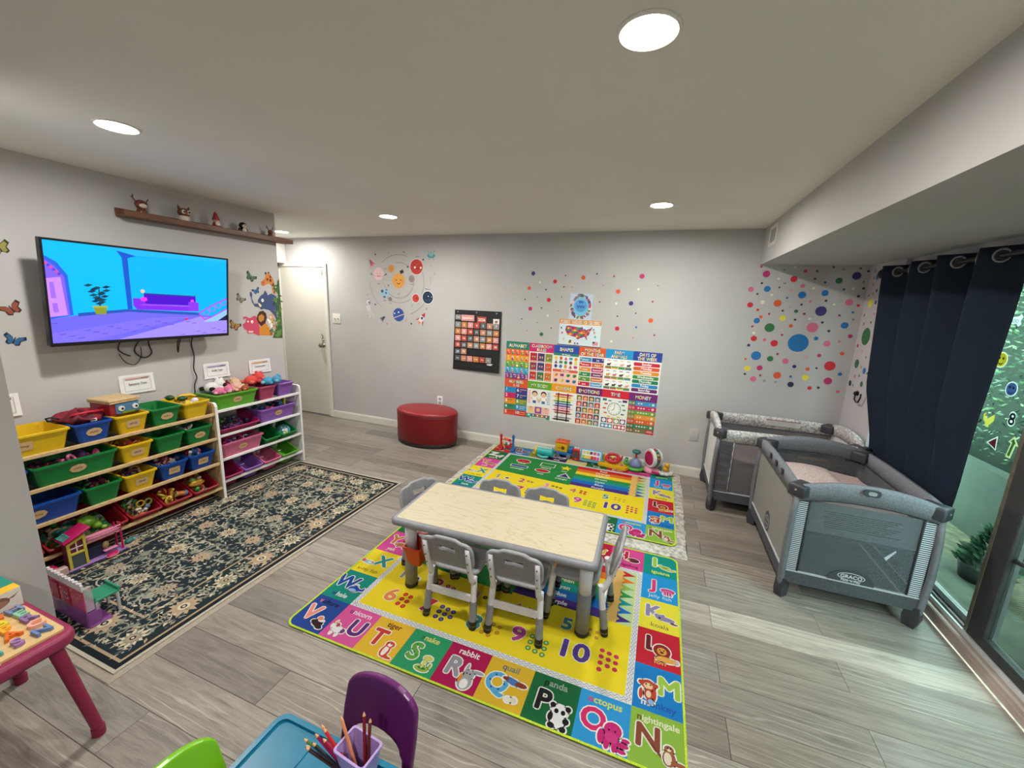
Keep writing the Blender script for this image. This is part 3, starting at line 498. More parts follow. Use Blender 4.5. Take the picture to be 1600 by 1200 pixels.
# ================================================================ rugs
LIME=(188,212,60)
AN={ # animals as overlapping ovals: dx,dy,rx,ry,colour
'vulture':[(.05,-.05,.26,.17,(52,34,42)),(.25,-.22,.16,.09,(52,34,42)),(-.16,-.02,.14,.09,(52,34,42)),(.1,.1,.16,.07,(245,240,235)),(-.02,.2,.12,.11,(245,140,110))],
'unicorn':[(0,0,.26,.15,(245,242,240)),(-.24,.12,.13,.13,(245,242,240)),(-.14,-.2,.05,.12,(245,242,240)),(.14,-.2,.05,.12,(245,242,240)),(.28,0,.1,.12,(120,60,140)),(-.12,.2,.08,.1,(190,60,100)),(-.28,.3,.03,.12,(240,190,90))],
'tiger':[(.02,-.12,.2,.28,(214,74,48)),(.02,-.1,.11,.24,(250,240,230)),(.05,.22,.2,.15,(214,74,48)),(.05,.19,.1,.08,(250,240,230)),(.26,-.35,.2,.06,(214,74,48))],
'snake':[(0,-.24,.3,.13,(150,190,70)),(0,-.22,.17,.05,(40,120,60)),(-.02,.0,.07,.24,(225,225,120)),(.04,.24,.2,.12,(215,215,110)),(.25,-.05,.06,.12,(150,190,70))],
'rabbit':[(0,-.1,.24,.28,(168,170,178)),(0,-.16,.14,.18,(248,246,244)),(.04,.2,.18,.16,(168,170,178)),(-.12,.38,.05,.2,(168,170,178)),(.3,.36,.2,.06,(168,170,178)),(-.2,0,.06,.16,(235,140,50))],
'quail':[(.02,0,.2,.13,(70,120,190)),(.3,-.02,.22,.1,(140,60,40)),(-.16,.06,.11,.1,(70,120,190)),(-.3,.06,.12,.07,(140,50,40))],
'eggs':[(0,0,.11,.09,(245,240,225)),(.16,.03,.1,.09,(235,225,205))],
'panda':[(0,-.16,.23,.22,(250,250,250)),(0,.14,.26,.2,(250,250,250)),(-.24,.28,.09,.09,(28,28,30)),(.24,.28,.09,.09,(28,28,30)),(-.1,.12,.07,.08,(28,28,30)),(.11,.12,.07,.08,(28,28,30)),(-.24,-.1,.08,.14,(28,28,30)),(.24,-.12,.1,.1,(28,28,30)),(-.16,-.36,.11,.09,(28,28,30)),(.2,-.38,.1,.09,(28,28,30))],
'octopus':[(.02,.18,.26,.24,(205,40,120)),(-.3,-.1,.1,.22,(205,40,120)),(-.12,-.24,.09,.18,(205,40,120)),(.1,-.26,.08,.18,(205,40,120)),(.3,-.16,.2,.08,(205,40,120)),(.4,.0,.12,.06,(205,40,120)),(.3,-.34,.14,.06,(205,40,120)),(0,-.04,.2,.16,(215,60,135))],
'bird':[(0,0,.2,.26,(160,96,62)),(-.04,-.02,.12,.2,(240,225,200)),(.0,.28,.15,.12,(160,96,62)),(.28,-.1,.24,.07,(160,96,62)),(.0,.26,.06,.05,(245,225,200))],
'lion':[(0,.05,.3,.3,(150,40,30)),(0,.03,.17,.17,(235,165,70)),(.16,-.3,.34,.13,(240,175,80)),(-.1,-.34,.1,.1,(240,175,80)),(.5,-.3,.07,.09,(225,190,200)),(0,-.02,.07,.05,(90,50,30))],
'monkey':[(0,.18,.22,.2,(190,70,50)),(0,.14,.15,.12,(245,205,160)),(-.24,.22,.08,.08,(190,70,50)),(.24,.22,.08,.08,(190,70,50)),(.02,-.16,.14,.2,(190,70,50)),(.02,-.16,.08,.13,(245,215,180)),(-.22,-.2,.06,.2,(190,70,50)),(.2,-.12,.06,.22,(190,70,50)),(.1,-.42,.1,.1,(150,180,230))],
'koala':[(.1,-.02,.36,.14,(150,140,176)),(-.2,.04,.18,.16,(150,140,176)),(-.34,.14,.09,.09,(150,140,176)),(-.06,.18,.08,.08,(150,140,176)),(-.2,.0,.05,.06,(40,36,50)),(.42,-.2,.16,.05,(120,60,60))],
'jelly':[(0,.06,.34,.16,(214,60,130)),(-.18,-.16,.04,.16,(240,150,200)),(-.06,-.18,.04,.16,(240,150,200)),(.06,-.18,.04,.16,(240,150,200)),(.18,-.16,.04,.16,(240,150,200)),(0,.04,.2,.05,(235,110,170))],
'iguana':[(0,0,.26,.14,(170,205,80)),(.2,-.14,.22,.07,(170,205,80)),(-.24,.1,.12,.1,(170,205,80)),(.44,-.08,.09,.06,(170,205,80)),(.0,.02,.14,.06,(120,160,60))],
'hog':[(0,0,.32,.2,(60,26,34)),(0,0,.24,.13,(110,40,50)),(-.28,-.06,.1,.08,(230,190,170))],
'whale':[(0,0,.3,.2,(24,70,170)),(-.02,-.08,.22,.11,(150,190,230)),(.36,.04,.16,.06,(24,70,170)),(.46,.14,.05,.1,(24,70,170)),(-.02,.28,.1,.05,(150,200,240))],
'fish':[(0,0,.32,.13,(150,200,210)),(-.36,.06,.12,.12,(225,90,120)),(.1,0,.16,.06,(235,240,240)),(.2,.03,.05,.05,(225,120,80))],
'yak':[(0,0,.38,.17,(176,110,70)),(-.36,-.02,.12,.11,(196,140,90)),(.38,.06,.08,.12,(176,110,70)),(-.2,-.2,.05,.1,(176,110,70)),(.2,-.2,.05,.1,(176,110,70))],
'zebra':[(0,0,.3,.16,(245,245,242)),(-.1,0,.03,.16,(30,60,40)),(.06,0,.03,.16,(30,60,40)),(.26,.18,.12,.1,(245,245,242)),(-.16,-.22,.04,.12,(245,245,242)),(.16,-.22,.04,.12,(245,245,242))],
'ant':[(-.2,0,.14,.12,(60,20,20)),(.02,0,.1,.09,(60,20,20)),(.22,0,.16,.13,(60,20,20))],
'bear':[(0,0,.3,.2,(120,60,50)),(.26,.12,.15,.14,(140,70,60))],
'cat':[(0,0,.28,.16,(225,190,80)),(-.24,.14,.14,.13,(225,190,80))],
'dog':[(0,0,.26,.2,(140,130,160)),(.24,.14,.15,.14,(230,225,235))],
'elephant':[(0,0,.3,.2,(170,160,175)),(-.28,.06,.16,.15,(170,160,175)),(-.42,-.1,.05,.14,(170,160,175))],
'frog':[(0,0,.28,.16,(130,180,70)),(-.1,.16,.08,.08,(130,180,70)),(.12,.16,.08,.08,(130,180,70))],
'gir':[(0,0,.2,.14,(235,180,70)),(.16,.2,.06,.22,(235,180,70)),(.22,.36,.1,.07,(235,180,70))]}
EYES={'panda':(.1,.13),'octopus':(.09,.16),'tiger':(.07,.25),'rabbit':(.06,.22),'monkey':(.07,.19),'lion':(.07,.08),'bird':(.04,.31)}
def animal(p,k,x,y,s,l=4,outline=(250,248,240)):
    for dx,dy,rx,ry,c in AN[k]: p.circle(x+dx*s,y+dy*s,(rx+.045)*s,outline,l,(ry+.045)*s,14)
    for i,(dx,dy,rx,ry,c) in enumerate(AN[k]): p.circle(x+dx*s,y+dy*s,rx*s,c,l+1+i*0.35,ry*s,14)
    if k in EYES:
        e,h=EYES[k]
        for q in (-e,e): p.circle(x+q*s,y+h*s,.03*s,(20,20,24),l+5,n=8)
def alphabet_rug():
    W,H=1.845,1.352; cw,ch=W/9,H/6
    t=thing('alphabet_rug','front alphabet play rug with animals, numbers and rainbow, under the kids table','rug',(-1.597,1.240,0.0002))
    G().prism(rrect(0,0,W,H,.05,5),0,0.0050).build('rug_base',cloth((96,120,70)),t)
    o=rrect(0,0,W,H,.05,6); i=rrect(.009,.009,W-.009,H-.009,.043,6)
    G().ringplate(o,i,0,0.0075).build('edge_binding',cloth(LIME),t)
    p=P(0.00012)
    p.poly(rrect(.008,.008,W-.008,H-.008,.043,6),(90,140,70),1)
    cells={}
    front='VUTSRQPON'; back='ABCDEFGHI'; left='VWXYZA'; right='NMLKJI'
    for i,c in enumerate(front): cells[c]=(i,0)
    for i,c in enumerate(back): cells[c]=(i,5)
    for i,c in enumerate(left): cells[c]=(0,i)
    for i,c in enumerate(right): cells[c]=(8,i)
    bgc=dict(V=(36,70,156),U=(226,88,160),T=(238,190,48),S=(44,160,104),R=(180,20,82),Q=(232,188,44),P=(24,104,56),O=(46,156,224),N=(146,190,66),M=(24,128,208),L=(206,34,52),K=(246,232,58),J=(30,156,228),I=(10,148,134),H=(228,70,150),W=(16,142,126),X=(250,228,40),Y=(222,74,158),Z=(24,108,56),A=(196,44,44),B=(62,120,190),C=(136,152,52),D=(58,34,84),E=(222,206,104),F=(24,96,52),G=(190,24,60))
    lc=dict(V=(248,150,140),U=(96,44,128),T=(206,62,44),S=(96,176,70),R=(150,152,164),Q=(86,176,226),P=(30,28,30),O=(222,44,110),N=(140,74,52),M=(164,206,74),L=(110,30,40),K=(150,140,182),J=(220,60,130),I=(158,206,74),H=(196,24,50),W=(24,72,160),X=(40,150,150),Y=(200,120,60),Z=(240,240,236),A=(230,120,60),B=(150,70,60),C=(230,210,90),D=(200,180,220),E=(180,160,150),F=(150,190,80),G=(240,190,70))
    word=dict(V='vulture',U='unicorn',T='tiger',S='snake',R='rabbit',Q='quail',P='panda',O='octopus',N='nightingale',M='monkey',L='lion',K='koala',J='Jelly fish',I='iguana',H='hedgehog',W='whale',X='x-ray fish',Y='yak',Z='zebra',A='ant',B='bear',C='cat',D='dog',E='elephant',F='frog',G='giraffe')
    wc=dict(V=(20,26,60),U=(250,230,240),T=(120,50,20),S=(226,226,120),R=(250,240,240),Q=(120,130,120),P=(150,170,160),O=(214,226,96),N=(240,240,200),M=(30,90,180),L=(246,170,90),K=(110,84,80),J=(224,244,250),I=(214,226,90),H=(120,20,80),W=(226,240,236),X=(90,70,30))
    fc=dict(V=(240,110,140),U=(96,44,128),T=(60,40,30),S=(40,120,70),P=(16,40,24),O=(222,60,110),N=(110,70,50),M=(240,240,240),Q=(90,100,110),L=(180,40,40),W=(24,72,160))
    ani=dict(V='vulture',U='unicorn',T='tiger',S='snake',R='rabbit',Q='quail',P='panda',O='octopus',N='bird',M='monkey',L='lion',K='koala',J='jelly',I='iguana',H='hog',W='whale',X='fish',Y='yak',Z='zebra',A='ant',B='bear',C='cat',D='dog',E='elephant',F='frog',G='gir')
    for c,(i,j) in cells.items():
        x,y=i*cw,j*ch; a=max(x,.008);b=min(x+cw,W-.008);d=max(y,.008);e=min(y+ch,H-.008)
        pts=[]
        r=.043
        for X,Y,k in ((a,d,'V'),(b,d,'N'),(b,e,'I'),(a,e,'A')):
            if c==k:
                sx=1 if X==a else -1; sy=1 if Y==d else -1; a0={'V':PI,'N':1.5*PI,'I':0,'A':PI/2}[k]
                pts+=[(X+sx*r+r*math.cos(a0+PI/2*n/5),Y+sy*r+r*math.sin(a0+PI/2*n/5)) for n in range(6)]
            else: pts.append((X,Y))
        p.poly(pts,bgc[c],2)
        cx,cy=x+cw/2,y+ch/2; top=c in front and c!='V' or c in 'VN'
        L=c
        wy=y+ch-.046 if top else y+.024
        ly=y+.070 if top else y+.095
        if c=='N': ly=y+.08
        lx=cx-.035
        if c in 'UM': lx=cx+.042
        if c in 'X': lx=cx+.035
        hh=.085 if c!='I' else .09
        p.fat(L,lx,ly,hh,(248,246,236),3,.115); p.fat(L,lx,ly,hh,lc[c],4,.055)
        ax=cx+.04 if c not in 'UMX' else cx-.042
        if c in 'LKI': ax=cx+{'L':.012,'K':.022,'I':.026}[c]
        ay=y+.07 if top else y+.098
        s=.115
        if c in 'Q': animal(p,'quail',cx+.03,y+.135,.12,6); animal(p,'eggs',cx+.035,y+.055,.14,6)
        else: animal(p,ani[c],ax,ay,s if c not in 'OPRLM' else .13,6)
        if c=='N': p.line([(x+.08,y+.10),(x+.12,y+.06),(x+cw-.012,y+.012)],.009,(120,60,44),5)
        if c=='S':
            for q in range(7): p.circle(lx-.028+.009*q,ly+.012+.011*((q*3)%7),.004,(40,110,60),5,n=6)
        if c=='Q':
            for q in range(6): p.circle(lx+.032*math.cos(q*1.05),ly+.043+.035*math.sin(q*1.05),.005,(40,80,140),5,n=6)
        wl=word[c]; hw=.029 if len(wl)<8 else .0255
        if c in wc: p.text(wl,cx,wy,hw,wc[c],6,st='r' if c in 'JKX' else 'b',first=fc.get(c))
        else: p.text(wl,cx,wy,hw,(245,235,200),6)
    # centre field with woven white border
    x0,y0,x1,y1=cw,ch,W-cw,H-ch; bw=.03
    p.rect(x0,y0,x1,y1,(236,238,236),3)
    n=int((x1-x0)/.026)
    for yy in (y0+bw/2,y1-bw/2):
        for o_ in (-.006,.006): p.line([(x0+.012+q*.026/2,yy+o_+(.006 if q%2 else -.006)) for q in range(2*n-1)],.0022,(120,130,180),4)
    n=int((y1-y0)/.026)
    for xx in (x0+bw/2,x1-bw/2):
        for o_ in (-.006,.006): p.line([(xx+o_+(.006 if q%2 else -.006),y0+.012+q*.026/2) for q in range(2*n-1)],.0022,(120,130,180),4)
    a,b,c,d=x0+bw,y0+bw,x1-bw,y1-bw; sp=.65; vx=.965
    p.rect(a,b,c,d,(250,226,36),5)
    p.poly([(a,sp+.02),(a,d),(vx,d),(vx-.0,sp-.02)],(38,138,60),6)
    st=[(206,30,40),(236,120,36),(250,220,40),(40,150,70),(24,150,150),(24,110,200),(70,44,130)]
    nm=['Red','Orange','Yellow','Green','Cyan','Blue','Purple']; rr=1.46; hh=(d-sp)/7
    for k in range(7):
        yb=d-hh*(k+1); dip=.0
        p.rect(vx,yb,rr,yb+hh,st[k],6); p.text(nm[k],(vx+rr)/2,yb+.014,.03,(244,244,230),7)
        p.poly([(rr,yb),(rr+.022,yb+hh*.12),(rr+.012,yb+hh*.3),(rr+.024,yb+hh*.5),(rr+.012,yb+hh*.7),(rr+.022,yb+hh*.88),(rr,yb+hh)],st[k],8)
        p.rect(rr,yb,rr+.075,yb+hh,(246,196,110),6); p.rect(rr+.07,yb,c-.004,yb+hh,(196,226,170),6)
        p.poly([(rr+.07,yb+hh*.06),(c-.004,yb+hh/2),(rr+.07,yb+hh*.94)],st[k] if k!=2 else (150,190,80),7)
        p.poly([(rr+.05,yb),(rr+.085,yb+hh*.5),(rr+.05,yb+hh)],(246,196,110),8)
    wt=(236,238,230)
    def lab(s,x,y): p.text(s,x,y,.026,wt,8)
    def shape(fn,c): fn(1.12,wt,7); fn(1.0,c,8)
    p.circle(.42,.98,.079,wt,7,.052); p.circle(.42,.98,.07,(190,30,44),8,.044); p.text('oval',.42,.972,.016,(230,150,150),9); lab('circle',.42,.905)
    p.rect(.60,.94,.75,1.03,wt,7); p.rect(.608,.948,.742,1.022,(38,138,60),8); lab('square',.675,.895)
    p.star(.86,.985,.062,(250,226,36),8); lab('star',.86,.895)
    p.rect(.33,.815,.51,.868,wt,7); p.rect(.338,.822,.502,.861,(24,70,150),8); lab('rectangle',.42,.765)
    p.circle(.66,.83,.079,wt,7,.04); p.circle(.66,.83,.07,(190,30,44),8,.032); lab('oval',.66,.745)
    p.poly([(.815,.765),(.95,.765),(.882,.875)],wt,7); p.poly([(.835,.774),(.93,.774),(.882,.856)],(60,44,110),8); lab('triangle',.87,.715)
    def num(s,x,y,c,h=.085): p.fat(s,x,y,h,(250,246,230),6,.10,1.15); p.fat(s,x,y,h,c,7,.055,1.15)
    def fruits(n,x,y,c,c2,cols=3,dx=.036,dy=.036,r=.014):
        for q in range(n):
            xx=x+(q%cols)*dx; yy=y-(q//cols)*dy+(q%cols)*-.006; p.circle(xx,yy,r,c,7,n=12); p.circle(xx,yy,r*.5,c2,8,n=8)
    num('6',.36,.33,(236,140,70)); fruits(6,.43,.40,(200,40,36),(225,80,60),2)
    num('7',.58,.34,(206,50,60)); fruits(8,.66,.40,(60,50,130),(120,110,190),3)
    num('8',.86,.33,(70,150,150)); fruits(8,.92,.40,(206,140,40),(230,170,60),3,r=.012)
    num('9',1.09,.345,(196,70,150)); fruits(9,1.16,.40,(80,150,60),(200,220,150),3)
    num('10',1.36,.35,(84,60,140),.095); fruits(10,1.49,.45,(206,50,90),(206,50,90),3,.033,.036,.012)
    num('1',.32,.51,(150,150,140),.07); p.circle(.41,.535,.03,wt,7,.022); p.circle(.41,.535,.018,(30,30,30),8,.013)
    num('2',.55,.51,(206,50,60),.07); fruits(2,.61,.55,(150,60,90),(200,120,150),2)
    num('3',.78,.51,(236,140,150),.07); fruits(3,.84,.55,(60,60,40),(120,120,60),3)
    num('4',1.02,.51,(206,120,60),.07); fruits(4,1.09,.56,(190,50,36),(190,50,36),2)
    num('5',1.30,.51,(60,150,150),.07); fruits(6,1.38,.56,(206,150,60),(206,150,60),3,r=.010)
    p.c=[tuple(int(6+v*.80) for v in c_) for c_ in p.c]
    p.build('printed_pile',attr_mat('printed_rug_pile',0.9,bump=0.3,bscale=260,spec=0.15),t,(0,0,0.0051))
    dup(t,(-1.602,2.714,0.0155),None,'rear alphabet play rug along the back wall with baby toys standing on it')
alphabet_rug()
def shag():
    m=mat('shaggy_grey_pile',(206,202,194),0.95,c2=(150,146,138),scale=38,bump=1.0,spec=0.1)
    rnd=random.Random(5); g=G(); X0,X1,Y0,Y1=-1.675,.312,2.612,4.075; n=60;k=44; vs=[]
    for j in range(k+1):
        for i in range(n+1):
            e=min(i,n-i,j,k-j); vs.append((X0+(X1-X0)*i/n+(rnd.uniform(-.006,.006)),Y0+(Y1-Y0)*j/k+(rnd.uniform(-.006,.006)),.001 if e==0 else .0125+rnd.uniform(-.0012,.0012) ))
    g.add(vs,[[j*(n+1)+i,j*(n+1)+i+1,(j+1)*(n+1)+i+1,(j+1)*(n+1)+i] for j in range(k) for i in range(n)],0,True)
    g.add([(X0,Y0,0),(X1,Y0,0),(X1,Y1,0),(X0,Y1,0)],[[3,2,1,0]])
    tag(g.build('shag_rug',m),'mottled grey white shag rug sticking out from under the rear alphabet rug','rug')
shag()
def floral_rug():
    X0,X1,Y0,Y1=-3.17,-2.005,.768,2.775; W,H=X1-X0,Y1-Y0
    tag(G().box(X0+.10,X1+.032,Y0-.032,Y0+1.0,.0004,.0022).build('rug_pad',mat('beige_rug_pad',(168,158,142),0.9,c2=(156,146,130),scale=60,bump=0.2)),'thin beige pad peeking out under the dark floral rug','rug pad')
    t=thing('floral_rug','dark navy floral area rug in front of the toy bin racks','rug',(X0,Y0,0.0024))
    G().box(0,W,0,H,0,.0062).build('rug_base',cloth((196,190,176)),t)
    p=P(0.00012); rnd=random.Random(12)
    NAVY=(36,47,52); CR=(200,188,160); SG=(134,138,122); TAN=(166,146,118); PK=(176,154,130); GR=(96,104,100); DK=(30,36,40)
    def frame(a,b,c,l):
        for r in ((a,a,W-a,b),(a,H-b,W-a,H-a),(a,b,b,H-b),(W-b,b,W-a,H-b)): p.rect(*r,c,l)
    p.rect(.006,.006,W-.006,H-.006,NAVY,1); frame(.006,.014,(186,178,160),2); frame(.014,.04,DK,2); frame(.04,.052,TAN,2); frame(.23,.242,TAN,2); frame(.242,.247,DK,2)
    def leaf(x,y,a,r,wd,c,l):
        ca,sa=math.cos(a),math.sin(a); q=[(0,0),(r*.45,wd),(r,0),(r*.45,-wd)]
        p.poly([(x+u*ca-v*sa,y+u*sa+v*ca) for u,v in q],c,l)
    def flower(x,y,r,c1,c2,c3,l=6):
        k=11
        for q in range(k): leaf(x,y,2*PI*q/k+.2,r*rnd.uniform(.85,1.1),r*.24,c1,l+.3*(q%2))
        for q in range(k): leaf(x,y,2*PI*q/k,r*.72,r*.17,c2,l+1+.2*(q%2))
        p.circle(x,y,r*.36,c3,l+2,n=12); p.circle(x,y,r*.2,NAVY,l+3,n=10); p.circle(x,y,r*.1,CR,l+4,n=8)
    def scroll(x,y,r,a0,d,c,w=.006,turns=1.35,l=4):
        pts=[]
        for q in range(18): u=q/17; rr=r*(1-.78*u); an=a0+d*u*turns*2*PI; pts.append((x+rr*math.cos(an),y+rr*math.sin(an)))
        p.line(pts,w,c,l)
        for q in range(1,16,3): leaf(pts[q][0],pts[q][1],a0+d*(q/17*turns*2*PI)+d*1.0,.038,.009,c,l+.4)
    def palm(x,y,a,r,c,l=5):
        for q in range(5): leaf(x,y,a+(q-2)*.36,r*(1-.1*abs(q-2)),r*.12,c if q%2 else SG,l+.2*q)
    m=.052
    for i in range(3600):                         # small flecks over the whole field
        x=rnd.uniform(m,W-m-.02);y=rnd.uniform(m,H-m-.02)
        leaf(x,y,rnd.uniform(0,2*PI),rnd.uniform(.014,.040),rnd.uniform(.003,.0080),rnd.choice((SG,SG,GR,CR,TAN,(150,150,138),GR,(170,164,146))),2.4+.0004*i)
    for j in range(8):
        for i in range(5):
            x=.33+i*.125+(.06 if j%2 else 0);y=.34+j*.19
            if x<W-.28 and y<H-.26:
                scroll(x,y,.075,rnd.uniform(0,6),rnd.choice((-1,1)),rnd.choice((SG,(176,172,152),(160,158,142))),.0075)
    for k in range(70):
        palm(rnd.uniform(.27,W-.27),rnd.uniform(.27,H-.27),rnd.uniform(0,6.28),rnd.uniform(.04,.07),rnd.choice((GR,TAN,SG,(170,166,148))))
    for j in range(6):
        for i in range(3):
            x=.36+i*.22+(.11 if j%2 else 0); y=.40+j*.25
            if x<W-.26 and y<H-.26: flower(x,y,.056,CR if (i+j)%2 else PK,TAN if j%3 else SG,PK)
    def border(x,y,k,a):
        flower(x,y,.075 if k%2 else .064,(CR,PK)[k%2],(SG,TAN)[k%2],(TAN,CR)[k%2])
        
        for sg,r_,a_,d_,c_,w_ in ((1,.06,a,1,SG,.006),(-1,.055,a+2,-1,CR,.005)):
            X,Y=x+sg*.095*math.cos(a),y+sg*.095*math.sin(a)
            if .13<X<W-.13 and .13<Y<H-.13 or (.11<X<W-.11 and .11<Y<H-.11): scroll(X,Y,r_*.8,a_,d_,c_,w_)
    c=.141
    for k in range(9): y=.14+k*(H-.28)/8; border(W-c,y,k,PI/2); border(c,y,k+1,PI/2)
    for k in range(1,4): x=c+k*(W-2*c)/4; border(x,c,k,0); border(x,H-c,k+1,0)
    p.build('woven_pattern',attr_mat('woven_rug_pile',0.95,bump=0.4,bscale=330,spec=0.1),t,(0,0,.0063))
floral_rug()
# ================================================================ furniture in the middle
GREYP=mat('grey_moulded_plastic',(134,136,141),0.42,c2=(126,128,133),scale=30,bump=0.05)
GREYL=mat('light_grey_plastic',(158,160,164),0.45,c2=(150,152,156),scale=30,bump=0.05)
LILAC=mat('pale_lilac_white_plastic',(226,226,230),0.35,c2=(220,220,226),scale=20)
BLACKR=mat('black_rubber',(24,24,26),0.6)
def wood_top():
    m=bpy.data.materials.new('pale_ash_laminate'); m.use_nodes=True; nt=m.node_tree; b=nt.nodes['Principled BSDF']; N=nt.nodes.new; L=nt.links.new
    tc=N('ShaderNodeTexCoord'); mp=N('ShaderNodeMapping'); mp.inputs['Scale'].default_value=(.8,5.5,1); L(tc.outputs['Object'],mp.inputs[0])
    n1=N('ShaderNodeTexNoise'); n1.inputs['Scale'].default_value=1.7; n1.inputs['Detail'].default_value=2; n1.inputs['Distortion'].default_value=1.5; L(mp.outputs[0],n1.inputs['Vector'])
    ms=N('ShaderNodeMath'); ms.operation='MULTIPLY'; ms.inputs[1].default_value=17; L(n1.outputs['Fac'],ms.inputs[0]); fr=N('ShaderNodeMath'); fr.operation='PINGPONG'; fr.inputs[1].default_value=1; L(ms.outputs[0],fr.inputs[0])
    r=N('ShaderNodeValToRGB'); e=r.color_ramp.elements; e[0].position=0.0; e[0].color=lin((190,176,144)); e[1].position=0.30; e[1].color=lin((203,192,165)); L(fr.outputs[0],r.inputs[0])
    mp2=N('ShaderNodeMapping'); mp2.inputs['Scale'].default_value=(6,160,1); L(tc.outputs['Object'],mp2.inputs[0]); n=N('ShaderNodeTexNoise'); n.inputs['Scale'].default_value=2; L(mp2.outputs[0],n.inputs['Vector'])
    mx=N('ShaderNodeMix'); mx.data_type='RGBA'; mx.blend_type='MULTIPLY'; mx.inputs[0].default_value=.12; L(r.outputs[0],mx.inputs[6]); L(n.outputs['Fac'],mx.inputs[7]);
    L(mx.outputs[2],b.inputs['Base Color']); b.inputs['Roughness'].default_value=.4; b.inputs['Specular IOR Level'].default_value=.3
    return m
def rim_solid(g,W,D,r,z0,z1,fil,n=6,mi=0):
    """rounded slab with a rounded edge: stacked rounded rectangles"""
    lv=[(fil,z0),(fil*.3,z0+fil*.3),(0,z0+fil),(0,z1-fil),(fil*.3,z1-fil*.3),(fil,z1)]
    rings=[rrect(-W/2+o,-D/2+o,W/2-o,D/2-o,max(.004,r-o),n) for o,_ in lv]; k=len(rings[0]); vs=[];fs=[]
    for ring,(o,z) in zip(rings,lv): vs+=[(x,y,z) for x,y in ring]
    for a in range(len(lv)-1):
        for i in range(k): fs.append([a*k+i,a*k+(i+1)%k,(a+1)*k+(i+1)%k,(a+1)*k+i])
    g.add(vs,fs,mi,True); g.add(vs[:k],[list(range(k))[::-1]],mi); g.add(vs[-k:],[list(range(k))],mi)
    return g
def kids_table():
    t=thing('kids_table','low grey plastic kids table with pale wood grain top, on the alphabet rugs','table',(-.705,1.872,0.0055),.034)
    rim_solid(G(),1.085,.505,.035,.425,.462,.014).build('rim',GREYP,t)
    G().prism(rrect(-.515,-.226,.515,.226,.015,4),.455,.4626).build('wood_panel',wood_top(),t)
    G().box(-.50,.50,-.20,.20,.408,.426).build('apron',LILAC,t)
    for sx in (-1,1):
        for sy in (-1,1):
            x,y=sx*.482,sy*.137
            l=G().lathe([(.0,.20),(.031,.20),(.033,.425),(0,.425)],(x,y,0),18).build('leg',LILAC,t)
            G().lathe([(0,.015),(.034,.015),(.034,.232),(.031,.236),(0,.236)],(x,y,0),18).build('sleeve',GREYP,l)
            G().lathe([(0,0),(.030,0),(.036,.008),(.036,.022),(.033,.026),(0,.026)],(x,y,0),18).build('foot',BLACKR,l)
    # orange storage tub on the left front leg
    b=thing('storage_tub','orange red plastic tub clipped to the left front leg of the kids table','tub',(-1.150,1.742,.160),.034)
    def tub(w0,d0,w1,d1,h,th):
        g=G(); o0=rrect(-w0/2,-d0/2,w0/2,d0/2,.006,2);o1=rrect(-w1/2,-d1/2,w1/2,d1/2,.008,2);i0=rrect(-w0/2+th,-d0/2+th,w0/2-th,d0/2-th,.005,2);i1=rrect(-w1/2+th,-d1/2+th,w1/2-th,d1/2-th,.006,2); k=len(o0)
        vs=[(x,y,0) for x,y in o0]+[(x,y,h) for x,y in o1]+[(x,y,h) for x,y in i1]+[(x,y,th) for x,y in i0]; fs=[]
        for a in range(3):
            for i in range(k): fs.append([a*k+i,a*k+(i+1)%k,(a+1)*k+(i+1)%k,(a+1)*k+i])
        fs+=[list(range(k))[::-1],[3*k+i for i in range(k)]]
        return g.add(vs,fs)
    OR=plastic((226,78,22),.4)
    g=tub(.078,.105,.100,.150,.115,.003); g.build('tub_body',OR,b)
    o=rrect(-.056,-.081,.056,.081,.008,2); i=rrect(-.049,-.074,.049,.074,.007,2)
    G().ringplate(o,i,.104,.116).box(-.085,-.05,-.02,.02,.098,.112).build('rim',OR,b)
kids_table()
def star_plate(outer,inner_fn,cx,cy,n=72):
    """outer outline resampled by rays from (cx,cy), paired with a hole given as radius(angle)"""
    O=[];I=[]
    m=len(outer)
    for k in range(n):
        a=2*PI*(k+.5)/n; dx,dy=math.cos(a),math.sin(a); best=0
        for q in range(m):
            x0,y0=outer[q][0]-cx,outer[q][1]-cy; x1,y1=outer[(q+1)%m][0]-cx,outer[(q+1)%m][1]-cy; ex,ey=x1-x0,y1-y0
            den=dx*ey-dy*ex
            if abs(den)<1e-12: continue
            t=(x0*ey-y0*ex)/den; u=(x0*dy-y0*dx)/den
            if t>0 and -1e-9<=u<=1+1e-9: best=max(best,t)
        O.append((cx+dx*best,cy+dy*best)); r=inner_fn(a); I.append((cx+dx*r,cy+dy*r))
    return O,I
